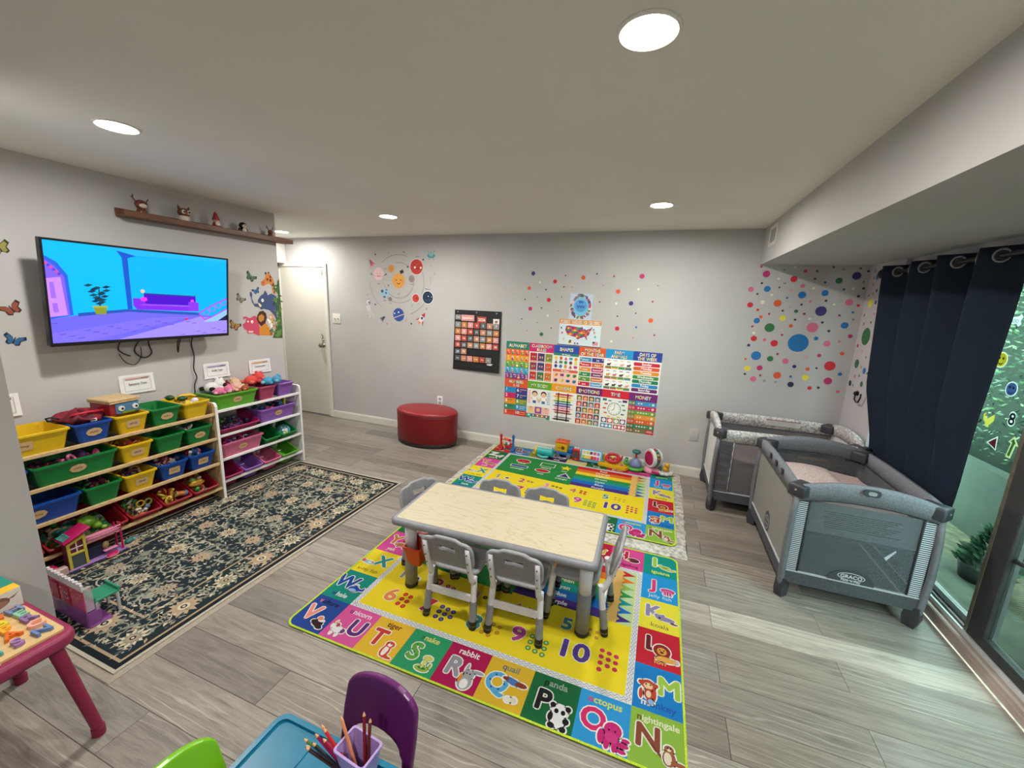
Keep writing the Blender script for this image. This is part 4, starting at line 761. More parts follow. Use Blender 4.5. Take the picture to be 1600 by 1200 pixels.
def kids_chair():
    t=thing('kids_chair','grey plastic kids chair at the front of the table beside the orange tub','chair',(-.862,1.712,.0055),.03,'chairs around the kids table')
    g=G(); rim_solid(g,.255,.228,.045,.245,.268,.010,5); g.v=[(x,y+.02,z-(.012*max(0,1-(x/.12)**2)*max(0,1-(y/.11)**2) if z>.25 else 0)) for x,y,z in g.v]; g.build('seat',GREYL,t)
    # backrest: wavy top, bow tie hand hole, tilted backwards
    w=.130; top=[]
    for k in range(25):
        u=-1+2*k/24; q=min(1,max(0,(.62-abs(u))/.24)); q=q*q*(3-2*q); top.append((u*w*.96,.196+.013*q-.018*max(0,(abs(u)-.8)/.2)**2+.003*math.cos(u*PI)))
    out=[(-w,.15)]+top+[(w,.15),(w*.995,.085),(w*.96,.062),(w*.86,.05),(-w*.86,.05),(-w*.96,.062),(-w*.995,.085)]
    def hole(a):
        c,s=abs(math.cos(a)),abs(math.sin(a)); hx=.046; 
        return min(hx/max(c,1e-6),(.010+.009*min(1,max(0,(c/max(s,1e-6))*.3)))/max(s,1e-6))
    O,I=star_plate(out,hole,0,.152)
    M=Matrix.Translation((0,-.135,.285))@Matrix.Rotation(math.radians(105),4,'X')
    b=G().ringplate(O,I,-.008,.008,0,M).build('backrest',GREYP,t)
    O2=[(x*1.0,y) for x,y in O]; g=G()
    pts=[M@Vector((x,y,0)) for x,y in O]; g.tube(pts,.0095,6,close=True); g.build('backrest_edge',GREYL,b)
    for sx in (-1,1):
        x=sx*.112
        # white side frame: upright behind the back, shoulder, rear leg
        f=G(); f.tube([(x,-.186,.455),(x,-.174,.40),(x,-.150,.31),(x,-.128,.255),(x+sx*.008,-.116,.235)],[.0125,.0135,.014,.015,.0145],8)
        fr=f.build('side_frame',LILAC,t)
        for z,y in ((.43,-.193),(.385,-.184),(.345,-.172)): pass
        g=G().cyl((x,-.198,.43),(x,-.190,.43),.0035,n=8).cyl((x,-.186,.375),(x,-.178,.375),.0035,n=8).cyl((x,-.172,.325),(x,-.163,.325),.0035,n=8); g.build('screw',mat('grey_screw_cap',(90,92,96),.4),fr)
        for sy in (-1,1):
            a=Vector((x+sx*.004,.03+sy*.10,.25)); e=Vector((x+sx*.018,.005+sy*.152,.0)); 
            if sy<0: a=Vector((x+sx*.006,-.108,.26))
            l=G().cyl(a,a+(e-a)*.62,.0150,.0160,12).build('leg',LILAC,t)
            G().cyl(a+(e-a)*.46,a+(e-a)*.93,.0180,.0190,12).build('sleeve',GREYP,l)
            G().cyl(a+(e-a)*.84,e+Vector((0,0,.0005)),.0200,.0180,12).build('foot',BLACKR,l)
    G().box(-.115,.115,-.134,-.122,.130,.172,0,.003).build('crossbar',LILAC,t)
    gr='chairs around the kids table'
    dup(t,(-.530,1.736,.0055),.045,'grey plastic kids chair at the front of the table, second from the orange tub')
    dup(t,(-.850,2.030,.0055),PI+.02,'grey plastic kids chair behind the table, the one nearer the dark rug')
    dup(t,(-.545,2.040,.0055),PI+.03,'grey plastic kids chair behind the table, the one nearer the rainbow stripes')
    dup(t,(-1.145,1.925,.0055),-1.95,'grey plastic kids chair turned askew at the left end of the table')
    dup(t,(-.258,1.915,.0055),PI/2,'grey plastic kids chair at the right end of the table, seen from the side')
kids_chair()
def ottoman():
    t=thing('ottoman','oval red leather ottoman with a dark base against the back wall','ottoman',(-2.393,3.818,0))
    RL=mat('red_leather',(122,4,12),0.42,c2=(110,3,10),scale=90,bump=0.12); a,b=.363,.240
    G().lathe([(0,0),(.985,0),(1.0,.006),(1.0,.045),(.97,.05),(0,.05)],n=48,sx=a*.98,sy=b*.98).build('plinth',mat('dark_brown_plinth',(36,26,20),.5),t)
    G().lathe([(.98,.045),(1.0,.055),(1.0,.20),(1.01,.33),(1.0,.352),(.985,.356)],n=56,sx=a,sy=b).build('side_panel',RL,t)
    G().lathe([(.985,.354),(1.003,.362),(.99,.376),(.93,.388),(.7,.398),(.35,.403),(0,.404)],n=56,sx=a,sy=b).build('seat_cushion',mat('red_leather_top',(150,28,38),0.38,c2=(136,20,30),scale=90,bump=0.1),t)
    G().tube([(a*1.004*math.cos(q*2*PI/56),b*1.004*math.sin(q*2*PI/56),.358) for q in range(56)],.0045,6,close=True).build('piping',mat('dark_red_piping',(110,12,20),.5),t)
ottoman()
# ---------------------------------------------------------------- folding cots
def cot(label,L,loc,rz,style,Wd=.64):
    t=thing('folding_cot',label,'cot',loc,rz); hw,hl=Wd/2,L/2; H=.685
    FR=mat('cot_grey_frame',(110,112,118),.5,c2=(100,102,108),scale=50); DK=mat('cot_dark_plastic',(56,58,64),.45); 
    if style==2: RF=mat('heathered_grey_fabric',(132,135,142),.9,c2=(112,115,123),scale=140,bump=.3,spec=.2); NET=see_through('grey_mosquito_net',(96,102,108),.50); BAND=cloth((84,87,93)); ENDNET=NET
    else: RF=mat('speckled_leaf_fabric',(226,224,222),.9,c2=(150,150,152),scale=60,bump=.2,spec=.2); NET=see_through('mid_grey_net',(120,120,124),.55); BAND=cloth((92,92,98)); ENDNET=see_through('white_net',(226,226,226),.78)
    LIGHT=cloth((190,194,200))
    prof=[(-.012,.0),(.004,.10),(.012,.30),(.008,.50),(-.004,.66)]
    # posts and feet
    for sx in (-1,1):
        for sy in (-1,1):
            pts=[(sx*(hw-.012+o),sy*(hl-.012+o),z) for o,z in prof]
            l=G().tube(pts,[.017,.018,.018,.018,.018],8).build('post',FR,t)
            c=(sx*(hw-.028),sy*(hl-.028))
            M=Matrix.Translation((c[0],c[1],0))@Matrix.Rotation(math.atan2(sy,sx),4,'Z')
            g=G().prism([(-.02,.10),(.035,.12),(.045,.05),(.032,0),(-.018,0),(-.028,.05)],-.022,.022,0,M@Matrix.Rotation(PI/2,4,'X')); g.build('foot',DK,l)
            M=Matrix.Translation((sx*(hw-.012),sy*(hl-.012),H-.032))@Matrix.Rotation(math.atan2(sy,sx),4,'Z')
            g=G().box(-.088,.024,-.046,.046,-.034,.036,0,.011,2,M); g.cyl(M@Vector((.022,0,.008)),M@Vector((.026,0,.008)),.006,n=10,mi=1); g.build('corner_cap',[DK,mat('bright_rivet',(220,222,224),.25,metal=.7)],l)
    def rail(w,arch,zc):         # padded top rail in local x, curved
        n=18; up=[];lo=[]
        for k in range(n+1):
            u=-1+2*k/n; z=zc+arch*(1-abs(u)**2.2); up.append((u*w,z+.03)); lo.append((u*w,z-.058-.014*(1-u*u)))
        return up,lo
    def panel(cx,ang,w,arch,logo,strip,net,name):
        """one wall of the cot; local x along it, local y outward after the turn"""
        M=Matrix.Rotation(ang,4,'Z')@Matrix.Translation((0,-cx,0))@Matrix.Rotation(PI/2,4,'X')
        up,lo=rail(w,arch,.655); 
        g=G(); n=len(up); vs=[]
        for y,dz in ((-.012,.0),(-.018,-.25),(-.010,-1)):
            vs+= [M@Vector((x,z0*(1+dz)-z1*dz,-y)) for (x,z0),(_,z1) in zip(up,lo)]
        for y,dz in ((.010,-1),(.018,-.25),(.012,0)):
            vs+= [M@Vector((x,z0*(1+dz)-z1*dz,-y)) for (x,z0),(_,z1) in zip(up,lo)]
        for a in range(6):
            for k in range(n-1): fs=[a*n+k,a*n+k+1,((a+1)%6)*n+k+1,((a+1)%6)*n+k]; g.f.append(fs); g.mi.append(0); g.sm.append(True)
        g.v=vs; r=g.build(name+'_rail',RF,t)
        # lower hem
        G().prism([(-w,.098),(w,.098),(w,.172),(-w,.172)],-.006,.006,0,M).build('hem_band',BAND,t)
        G().prism([(-w,.170),(w,.170),(w,.178),(-w,.178)],-.008,.009,0,M).build('hem_piping',LIGHT,t)
        s=strip; a=w-s
        top=[(x,z) for x,z in lo if abs(x)<=a]; zt=lo[0][1]
        win=[(-a,.175),(a,.175)]+[(a,lo[-2][1])]+top[::-1]+[(-a,lo[1][1])]
        G().prism(win,-.0015,.0015,0,M).build('net_window',net,t)
        if s>0.02:
            for sx in (-1,1):
                bow=[(.0,.12),(.007,.2),(.010,.33),(.006,.48),(-.002,.62)]
                if style==2:
                    p=P(.0002); 
                    p.poly([(sx*(a),.12)]+[(sx*(w-.004+o),z) for o,z in bow]+[(sx*a,.625)],(52,56,62),1)
                    for k in range(44):
                        z=.126+k*.0113; p.poly([(sx*(a+.006),z),(sx*(w-.002),z),(sx*(w-.002),z+.0055),(sx*(a+.006),z+.0055)],(206,212,220),2)
                    M2=M@Matrix.Translation((0,0,.003)); o=p.build('striped_strip',PRINT_MATTE,t); o.matrix_local=M2
                else:
                    g=G(); 
                    for k in range(14):
                        z=.13+k*.036; g.prism([(sx*a,z),(sx*(w-.004),z+.006),(sx*(w-.004),z+.040),(sx*a,z+.034)],-.002-.004*(k%2),.004+.004*(k%2),0,M)
                    g.build('pleated_strip',cloth((106,106,110)),t)
                g=G().tube([M@Vector((sx*a,z,.004)) for z in (.175,.3,.45,.62)],.0045,6); g.build('net_piping',mat('dark_piping',(44,46,52),.7) if style==2 else LIGHT,t)
        if style==2 and logo:
            g=G().tube([M@Vector((x,z-.001,.006)) for x,z in lo],.0045,6); g.build('rail_piping',BLACKR,t)
            b=G().prism(rrect(-.036,.672,.036,.708,.014,4),.024,.033,0,M@Matrix.Translation((0,arch-.03,0))).build('release_button',DK,t)
            G().prism(rrect(-.018,.680,.018,.700,.009,4),.033,.036,0,M@Matrix.Translation((0,arch-.03,0))).build('button_face',mat('pale_button',(150,152,152),.4),b)
            p=P(.0004); p.poly([(-.105,.179)]+[(.105*math.cos(q*PI/14),.179+.070*math.sin(q*PI/14)) for q in range(14,-1,-1)],(62,65,72),1)
            p.circle(.0,.214,.062,(196,200,204),2,.0225,28); p.circle(.0,.214,.058,(62,65,72),3,.019,28); p.text('GRACO',0,.2045,.019,(206,210,214),4)
            p.text("Pack 'n Play",0,.1845,.0125,(196,200,204),4)
            o=p.build('maker_emblem',PRINT_MATTE,t); o.matrix_local=M@Matrix.Translation((0,0,.010))
            G().prism([(.12,.36),(.16,.41),(.165,.405),(.13,.345)],.002,.0035,0,M).build('white_tag',LIGHT,t)
    panel(hl-.010,0,hw-.02,.050,True,.055 if style==2 else .0,ENDNET,'end')
    panel(hl-.010,PI,hw-.02,.050,False,.0,ENDNET,'end')
    panel(hw-.010,PI/2,hl-.02,.012,False,.0 if style==2 else .10,NET,'side')
    panel(hw-.010,-PI/2,hl-.02,.012,False,.0,see_through('taupe_side_film',(150,148,142),.72) if style==2 else NET,'side')
    # floor board, hanging inner tub, sheet
    G().box(-hw+.03,hw-.03,-hl+.03,hl-.03,.085,.105,0,.005).build('floor_board',BAND,t)
    if style==2:
        zt=.455
        g=G(); g.ringplate(rrect(-hw+.024,-hl+.024,hw-.024,hl-.024,.03),rrect(-hw+.028,-hl+.028,hw-.028,hl-.028,.03),.415,.60); g.build('bassinet_wall',see_through('bassinet_fabric',(110,112,116),.45),t)
        G().box(-hw+.024,hw-.024,-hl+.024,hl-.024,.405,.425,0,.004).build('bassinet_floor',cloth((112,115,122)),t)
        G().box(-hw+.035,hw-.035,-hl+.0205,-hl+.0235,.425,.60).build('net_lightening_panel',cloth((206,212,216)),t)  # pale panel added behind the end net to lighten its upper part
        p=P(.0004)
        for i in range(9): p.rect(-.17+.006*(i%3),.555-.011*i,.17-.02*(i%4),.5585-.011*i,(90,94,100),1)
        M=Matrix.Rotation(0,4,'Z')@Matrix.Translation((0,-(hl-.019),0))@Matrix.Rotation(PI/2,4,'X')
        o=p.build('care_print',PRINT_MATTE,t); o.matrix_local=M
        p=P(.0004); p.rect(-.20,.45,.20,.60,(78,80,84),1); p.rect(-.08,.575,.10,.590,(140,110,90),2)
        for i in range(8): p.rect(-.19,.56-.012*i,.19-.03*(i%3),.5635-.012*i,(120,122,124),2)
        o=p.build('warning_print',PRINT_MATTE,t); o.matrix_local=Matrix.Translation((0,hl-.026,0))@Matrix.Rotation(PI/2,4,'X')
        zs=.50
        # oval emblem on the left wall
        p=P(.0004); p.circle(0,0,.06,(74,77,84),1,.075); p.ring(0,0,.040,.045,(170,174,178),2); p.line([(-.03,.02),(.03,.02)],.006,(170,174,178),2); p.line([(-.03,-.01),(.03,-.01)],.006,(170,174,178),2)
        o=p.build('side_emblem',PRINT_MATTE,t); o.matrix_local=Matrix.Rotation(-PI/2,4,'Z')@Matrix.Translation((0,-(hw-.008),.235))@Matrix.Rotation(PI/2,4,'X')
        g=G(); 
        for y in (-.08,.06,.2): g.prism(rrect(-.014,-.02,.014,.02,.006),0,.006,0,Matrix.Rotation(-PI/2,4,'Z')@Matrix.Translation((y,-(hw+.012),.668))@Matrix.Rotation(PI/2,4,'X'))
        g.build('snap_button',DK,t)
    else:
        zs=.40; G().box(-hw+.035,hw-.035,-hl+.035,hl-.035,.18,.40,0,.02,2).build('mattress',cloth((208,184,182)),t)
        p=P(.0004); p.rect(-.13,.0,.13,.05,(196,196,192),1); p.rect(-.13,.044,.13,.05,(150,50,46),2)
        for i in range(4): p.rect(-.12,.036-.009*i,.12-.03*(i%2),.0385-.009*i,(150,150,150),2)
        o=p.build('warning_label',PRINT_MATTE,t); o.matrix_local=Matrix.Rotation(PI/2,4,'Z')@Matrix.Translation((.10,hw-.037,.628))@Matrix.Rotation(PI/2,4,'X')
    rnd=random.Random(2); n=22;m=26; vs=[]
    W2,L2=hw-.04,hl-.04
    for j in range(m+1):
        for i in range(n+1):
            x=-W2+2*W2*i/n;y=-L2+2*L2*j/m
            vs.append((x,y,zs+.012+.010*math.sin(9*x+5*y)+.008*math.sin(17*y-7*x+1)+(.05 if (style==2 and y>.12 and x<.1) else 0)*max(0,math.sin(PI*(y-.12)/(L2-.10)))*max(0,math.cos((x+.1)*4))))
    g=G().add(vs,[[j*(n+1)+i,j*(n+1)+i+1,(j+1)*(n+1)+i+1,(j+1)*(n+1)+i] for j in range(m) for i in range(n)],0,True)
    tag(g.build('cot_sheet',cloth((222,198,194),.2,120),None,loc,(0,0,rz)),'crumpled pale pink sheet lying inside the '+('grey cot nearest the camera' if style==2 else 'patterned cot by the back wall'),'bedding')
cot('grey folding cot with striped corner strips, nearest the camera by the curtain',.88,(1.097,2.915,0),0,2)
cot('folding cot with speckled white rail standing lengthwise against the back wall',.95,(.972,3.738,0),-PI/2,1,.63)
# ---------------------------------------------------------------- curtain
def curtain():
    ROD=mat('black_rod',(26,26,30),.35,metal=.4)
    r=thing('curtain_rod','black curtain rod with round finial under the soffit','curtain rod',(0,0,0))
    G().cyl((1.452,1.3,1.905),(1.452,3.74,1.905),.0125).build('rod',ROD,r)
    G().lathe([(0,-.03),(.016,-.028),(.034,-.012),(.038,.004),(.030,.024),(.012,.036),(0,.038)],n=18).build('finial',ROD,r,(1.452,3.755,1.905),(PI/2,0,0))
    for y in (3.66,1.5): G().box(1.448,1.53,y-.006,y+.006,1.90,1.912).box(1.522,1.53,y-.02,y+.02,1.87,1.94).build('bracket',ROD,r)
    t=thing('curtain','long dark navy grommet curtain hanging over the far half of the glass door','curtain',(0,0,0))
    y0,y1=2.52,3.66; zt,zb=1.948,.09; per=.305; ny=150;nz=30
    def P3(u,v):
        yt=y0+(y1-y0)*u; ybm=2.64+(3.40-2.64)*u
        k=v**1.25; y=yt*(1-k)+ybm*k
        ph=2*PI*(yt-y0)/per+.6
        amp=.052*(1-v)+.034*v+.012*math.sin(yt*9); kb=min(1,max(0,(v-.45)/.2)); x=1.456+.034*kb+amp*(1-.62*kb)*math.sin(ph)+.008*(1-kb)*math.sin(ph*.47+2)*min(1,v/.15)
        y+=.018*math.sin(ph*2)*(.3+.7*v)
        return (x,y,zt-(zt-zb)*v)
    vs=[P3(i/ny,j/nz) for j in range(nz+1) for i in range(ny+1)]
    fs=[[j*(ny+1)+i,j*(ny+1)+i+1,(j+1)*(ny+1)+i+1,(j+1)*(ny+1)+i] for j in range(nz) for i in range(ny)]
    o=G().add(vs,fs,0,True).build('cloth_panel',mat('navy_blackout_cloth',(25,38,54),.85,c2=(21,33,48),scale=240,bump=.15,spec=.25),t)
    md=o.modifiers.new('thick','SOLIDIFY'); md.thickness=.003
    RING=mat('satin_grommet',(120,122,126),.35,metal=.8); k=0
    while True:
        ph=k*PI; yt=y0+(ph-.6)*per/(2*PI); k+=1
        if yt<y0+.03: continue
        if yt>y1-.02: break
        d=math.cos(ph); sl=.052*2*PI/per*d*.8; n=Vector((-1,sl,0)).normalized(); a=Vector((sl,1,0)).normalized()
        c=Vector((1.452,yt,1.905))
        pts=[c+a*(.029*math.cos(q*2*PI/26))+Vector((0,0,.029*math.sin(q*2*PI/26))) for q in range(26)]
        G().tube(pts,.0065,8,close=True).build('grommet',RING,t)
        pts=[c+n*.004+a*(.022*math.cos(q*2*PI/20))+Vector((0,0,.022*math.sin(q*2*PI/20))) for q in range(20)]
        G().add(pts,[list(range(20))],0).build('ring_opening',mat('dark_ring_opening',(14,14,18),.6),t)
    h=thing('tieback_hook','black curved tieback hook on the right wall beside the curtain','hook',(1.501,3.885,1.0))
    G().cyl((0,0,.0),(-.012,0,.0),.018,.018).ball((-.018,0,0),(.012,.016,.016)).build('wall_plate',ROD,h)
    G().tube([(-.018,0,0),(-.024,-.02,-.045),(-.03,-.07,-.058),(-.034,-.115,-.05),(-.035,-.14,-.01),(-.035,-.138,.02)],.0055,8).build('hook_arm',ROD,h)
curtain()
# ================================================================ things on the walls
def television():
    t=thing('television','wall mounted flat television showing a cartoon living room with purple sofa','television',(-3.20,1.745,1.546))
    n=Vector((math.cos(.124)*math.cos(.037),math.cos(.124)*math.sin(.037),-math.sin(.124))); r=Vector((-math.sin(.037),math.cos(.037),0)); u=n.cross(r)
    M=Matrix(((r.x,u.x,n.x,0),(r.y,u.y,n.y,0),(r.z,u.z,n.z,0),(0,0,0,1)))
    W,H=1.035,.596; BK=mat('black_gloss_bezel',(16,16,18),.3)
    g=G().box(-W/2,W/2,-H/2,H/2,-.035,-.004,0,.004).ringplate([(-W/2,-H/2),(W/2,-H/2),(W/2,H/2),(-W/2,H/2)],[(-W/2+.011,-H/2+.020),(W/2-.011,-H/2+.020),(W/2-.011,H/2-.011),(-W/2+.011,H/2-.011)],-.006,.002).box(-.30,.30,-.22,.10,-.07,-.035,0,.01)
    o=g.build('cabinet',BK,t); o.matrix_local=M
    o=G().box(W/2-.002,W/2+.010,-.03,.03,-.03,-.015,0,.003).build('side_button',BK,t); o.matrix_local=M
    o=G().box(-.10,.10,-.12,.12,-.155,-.07).build('wall_bracket',mat('black_bracket',(22,22,24),.6),t); o.matrix_local=Matrix.Rotation(.0,4,'X')@M
    p=P(.00005); a,b=W/2-.011,H/2-.011; w2,h2=2*a,H-.031; x0,y0=-a,-H/2+.020
    def q(pts): return [(x0+w2*x,y0+h2*(1-y)) for x,y in pts]
    p.poly(q([(0,0),(1,0),(1,1),(0,1)]),(0,162,255),1)
    p.poly(q([(.0,0),(.345,0),(.36,.70),(.0,.74)]),(0,174,252),2)
    p.poly(q([(.355,.1),(1,.0),(1,.62),(.79,.72),(.36,.69)]),(0,168,250),2)
    p.poly(q([(.32,.03),(.42,.07),(.375,.1),(.385,.66),(.36,.66),(.345,.1)]),(20,80,190),3)
    p.poly(q([(.27,0),(1,0),(1,.03),(.40,.07)]),(30,170,250),2.5)
    # floor
    p.poly(q([(0,.76),(.12,.72),(.36,.685),(.80,.74),(1,.78),(1,1),(0,1)]),(104,96,232),4)
    p.poly(q([(.30,1),(.80,.76),(1,.80),(1,1)]),(150,130,244),5)
    p.poly(q([(0,.90),(.5,.76),(.74,.76),(.16,1),(0,1)]),(118,104,236),4.5)
    p.poly(q([(.12,.70),(.36,.66),(.8,.71),(.8,.745),(.36,.69),(.12,.735)]),(36,80,170),5)
    for k in range(26):
        x=(k*.37)%1; y=.80+.19*((k*.61)%1); p.poly(q([(x,y),(x+.03,y-.004),(x+.03,y+.004),(x,y+.006)]),(78,70,200),6)
    # arched doorway at the left
    p.poly(q([(0,.14),(.05,.2),(.09,.32),(.10,.72),(0,.76)]),(40,90,210),5); p.poly(q([(0,.18),(.04,.24),(.075,.34),(.085,.72),(0,.74)]),(120,90,220),6)
    p.poly(q([(0,.36),(.06,.34),(.075,.72),(0,.735)]),(190,130,240),7); p.poly(q([(.012,.40),(.03,.39),(.035,.55),(.014,.55)]),(150,100,226),8); p.poly(q([(.016,.60),(.036,.60),(.04,.69),(.018,.69)]),(150,100,226),8)
    for k in range(6): p.poly(q([(.0+.01*k,.2+.02*k),(.012+.01*k,.2+.02*k),(.012+.01*k,.225+.02*k),(.01*k,.225+.02*k)]),((200,70,160),(80,60,200))[k%2],8)
    # plant in a pot
    p.poly(q([(.19,.63),(.255,.63),(.25,.715),(.20,.715)]),(130,140,40),8); p.poly(q([(.188,.625),(.258,.625),(.257,.645),(.189,.645)]),(160,160,60),9)
    for k in range(16):
        an=k*2.4; rr=.02+.003*k; cx=.222+.035*math.sin(an)*(.4+k/16); cy=.60-.2*(k/16); 
        p.poly(q([(cx-.022,cy+.005),(cx,cy-.018),(cx+.022,cy-.006),(cx,cy+.014)]),((10,50,80),(14,70,80))[k%2],9)
    p.poly(q([(.219,.63),(.221,.42),(.226,.42),(.227,.63)]),(10,60,80),8.5)
    # sofa
    p.poly(q([(.45,.48),(.77,.50),(.77,.62),(.45,.60)]),(70,10,190),8); p.poly(q([(.39,.535),(.45,.54),(.46,.60),(.73,.62),(.73,.69),(.41,.665),(.39,.62)]),(120,40,236),9)
    p.poly(q([(.45,.60),(.73,.62),(.73,.635),(.42,.615)]),(150,70,250),10); p.poly(q([(.72,.57),(.79,.58),(.79,.69),(.72,.69)]),(130,50,240),10); p.poly(q([(.45,.475),(.77,.495),(.77,.505),(.45,.488)]),(40,60,120),10)
    p.poly(q([(.43,.54),(.445,.52),(.465,.525),(.47,.56),(.45,.575),(.432,.565)]),(220,50,220),11); p.poly(q([(.735,.545),(.755,.54),(.76,.575),(.735,.575)]),(200,60,230),11)
    p.circle(x0+w2*.445,y0+h2*.545,.012,(220,180,160),10)
    # stair rail with scrolls
    p.poly(q([(.82,.83),(1,.66),(1,.80),(.9,.83)]),(140,180,250),9); p.poly(q([(.93,.82),(1,.74),(1,.82)]),(20,30,60),10)
    p.line(q([(.79,.72),(.88,.62),(1,.52)]),.009,(170,60,220),11); p.line(q([(.79,.72),(.83,.80),(.88,.77),(1,.66)]),.008,(170,60,220),11)
    for k in range(4):
        cx,cy=.845+.045*k,.70-.043*k; p.ring(x0+w2*cx,y0+h2*(1-cy),.019,.024,(180,60,220),12,14)
    p.poly(q([(.695,.775),(.715,.775),(.712,.80),(.698,.80)]),(220,30,80),12)
    o=p.build('lit_screen',attr_mat('screen_glow',.6,emit=.58),t); o.matrix_local=M@Matrix.Translation((0,0,-.003))
    CB=mat('black_cable',(24,24,28),.5)
    def cable(label,pts,r=.004):
        g=G().tube(pts,r,7); tag(g.build('cable',CB),label,'cable',None)
    x=XL+.012
    def sm(pts,n=6):
        out=[]; pts=[Vector(p) for p in pts]
        for i in range(len(pts)-1):
            a=pts[max(i-1,0)];b=pts[i];c=pts[i+1];d=pts[min(i+2,len(pts)-1)]
            for k in range(n):
                t=k/n; out.append(.5*((2*b)+(-a+c)*t+(2*a-5*b+4*c-d)*t*t+(-a+3*b-3*c+d)*t**3))
        return out+[pts[-1]]
    cable('thin black cable loop hanging below the television, the leftmost one',sm([(x+.06,1.60,1.27),(x,1.60,1.20),(x,1.62,1.165),(x,1.66,1.14)]))
    cable('grey looped cable lowest under the television',sm([(x,1.60,1.16),(x,1.63,1.10),(x,1.68,1.08),(x,1.72,1.13),(x+.02,1.715,1.2)]),.0025)
    cable('black cable loop under the television, second of the hanging loops',sm([(x+.06,1.705,1.27),(x,1.69,1.19),(x,1.70,1.145),(x,1.745,1.12),(x,1.785,1.15),(x,1.775,1.21),(x+.05,1.75,1.26)]))
    cable('short straight black strap hanging under the television middle',sm([(x+.08,1.93,1.27),(x+.04,1.93,1.2),(x+.03,1.935,1.14),(x+.035,1.945,1.2),(x+.08,1.94,1.26)]))
    cable('long black power cable running from television down behind the bins',sm([(x+.05,2.05,1.27),(x,2.05,1.20),(x,2.058,1.10),(x,2.045,1.0),(x,2.06,.93),(x,2.035,.85),(x,2.04,.62)]))
television()
def ledge():
    WD=mat('brown_walnut',(112,74,52),.5,c2=(92,58,40),scale=9,stretch=(6,1,6),bump=.05)
    t=thing('picture_ledge','long brown wooden picture ledge high on the wall above the television','shelf',(XL,1.695,2.045))
    L=1.262
    G().box(0,.014,0,L,0,.052,0,.002).build('back_board',WD,t); G().box(.014,.095,0,L,0,.014,0,.002).build('shelf_board',WD,t); G().box(.095,.106,0,L,0,.036,0,.002).build('front_lip',WD,t)
    z=2.0595; xx=XL+.058
    BRN=plastic((120,62,44));CRM=plastic((238,228,212));BLK=plastic((26,24,28));RED=plastic((170,52,58)); EYE=plastic((20,18,20),.2); ORA=plastic((226,150,50)); PNK=plastic((220,170,160))
    f=thing('figurine','small brown antlered animal figurine at the near end of the wall ledge','figurine',(xx,1.815,z),0,'figurines on the wall ledge')
    b=G().ball((0,0,.030),(.026,.028,.031)).ball((.012,-.020,.006),(.012,.010,.008)).ball((.012,.020,.006),(.012,.010,.008)).build('body',BRN,f)
    h=G().ball((.002,0,.078),(.030,.036,.030)).build('head',BRN,f); G().ball((.020,0,.070),(.016,.024,.016)).build('muzzle',CRM,h)
    G().tube([(0,-.030,.095),(0,-.042,.115),(.0,-.040,.135)],.0035,6).tube([(0,-.041,.112),(0,-.052,.122)],.003,6).tube([(0,.028,.095),(0,.040,.110),(0,.044,.12)],.0035,6).build('antlers',BRN,h)
    G().ball((.026,-.014,.084),.005,8).ball((.026,.014,.084),.005,8).build('eyes',EYE,h)
    f=thing('figurine','small cream and brown owl figurine on the wall ledge','figurine',(xx,2.075,z),0,'figurines on the wall ledge')
    b=G().ball((0,0,.036),(.030,.038,.038)).build('body',CRM,f); h=G().ball((0,0,.080),(.034,.042,.032)).build('head',BRN,f)
    G().cyl((0,-.028,.10),(0,-.038,.128),.012,.001,8).cyl((0,.028,.10),(0,.038,.128),.012,.001,8).build('ear_tufts',BRN,h)
    G().ball((.026,-.016,.083),(.008,.015,.015)).ball((.026,.016,.083),(.008,.015,.015)).build('eye_discs',CRM,h); G().ball((.034,-.016,.083),.007,8).ball((.034,.016,.083),.007,8).build('eyes',EYE,h); G().cyl((.030,0,.074),(.042,0,.066),.006,.001,8).build('beak',ORA,h)
    f=thing('figurine','small figurine with a tall red pointed hat on the wall ledge','figurine',(xx,2.30,z),0,'figurines on the wall ledge')
    G().lathe([(0,0),(.026,0),(.030,.02),(.022,.055),(0,.06)],n=16).build('body',RED,f); h=G().ball((.004,0,.066),(.022,.024,.020)).build('head',PNK,f)
    G().lathe([(.028,.072),(.022,.09),(.012,.12),(0,.138)],n=16).build('pointed_hat',RED,h); G().ball((.018,0,.044),(.012,.020,.022)).build('beard',CRM,h); G().box(.0,.03,.03,.06,0,.028,0,.004).build('gift',CRM,f)
    f=thing('figurine','small black and white penguin figurine on the wall ledge','figurine',(xx,2.515,z),0,'figurines on the wall ledge')
    G().ball((0,0,.030),(.026,.030,.031)).ball((.0,-.032,.03),(.010,.008,.022)).ball((0,.032,.03),(.010,.008,.022)).build('body',BLK,f); G().ball((.012,0,.028),(.018,.022,.026)).build('belly',CRM,f)
    h=G().ball((0,0,.072),(.026,.029,.026)).build('head',BLK,f); G().ball((.013,0,.068),(.016,.020,.017)).build('face',CRM,h); G().cyl((.024,0,.070),(.040,0,.066),.006,.001,8).build('beak',ORA,h); G().ball((.014,-.014,.004),(.014,.010,.005)).ball((.014,.014,.004),(.014,.010,.005)).build('feet',RED,f)
    f=thing('figurine','small brown deer figurine with antlers at the far end of the wall ledge','figurine',(xx,2.765,z),0,'figurines on the wall ledge')
    G().ball((0,0,.026),(.022,.026,.026)).build('body',BRN,f); h=G().ball((.004,0,.060),(.020,.022,.020)).build('head',BRN,f)
    G().tube([(0,-.012,.076),(0,-.026,.094),(0,-.030,.112)],.003,6).tube([(0,.012,.076),(0,.026,.094),(0,.030,.112)],.003,6).tube([(0,-.024,.092),(0,-.038,.098)],.0025,6).tube([(0,.024,.092),(0,.038,.098)],.0025,6).build('antlers',BRN,h)
ledge()
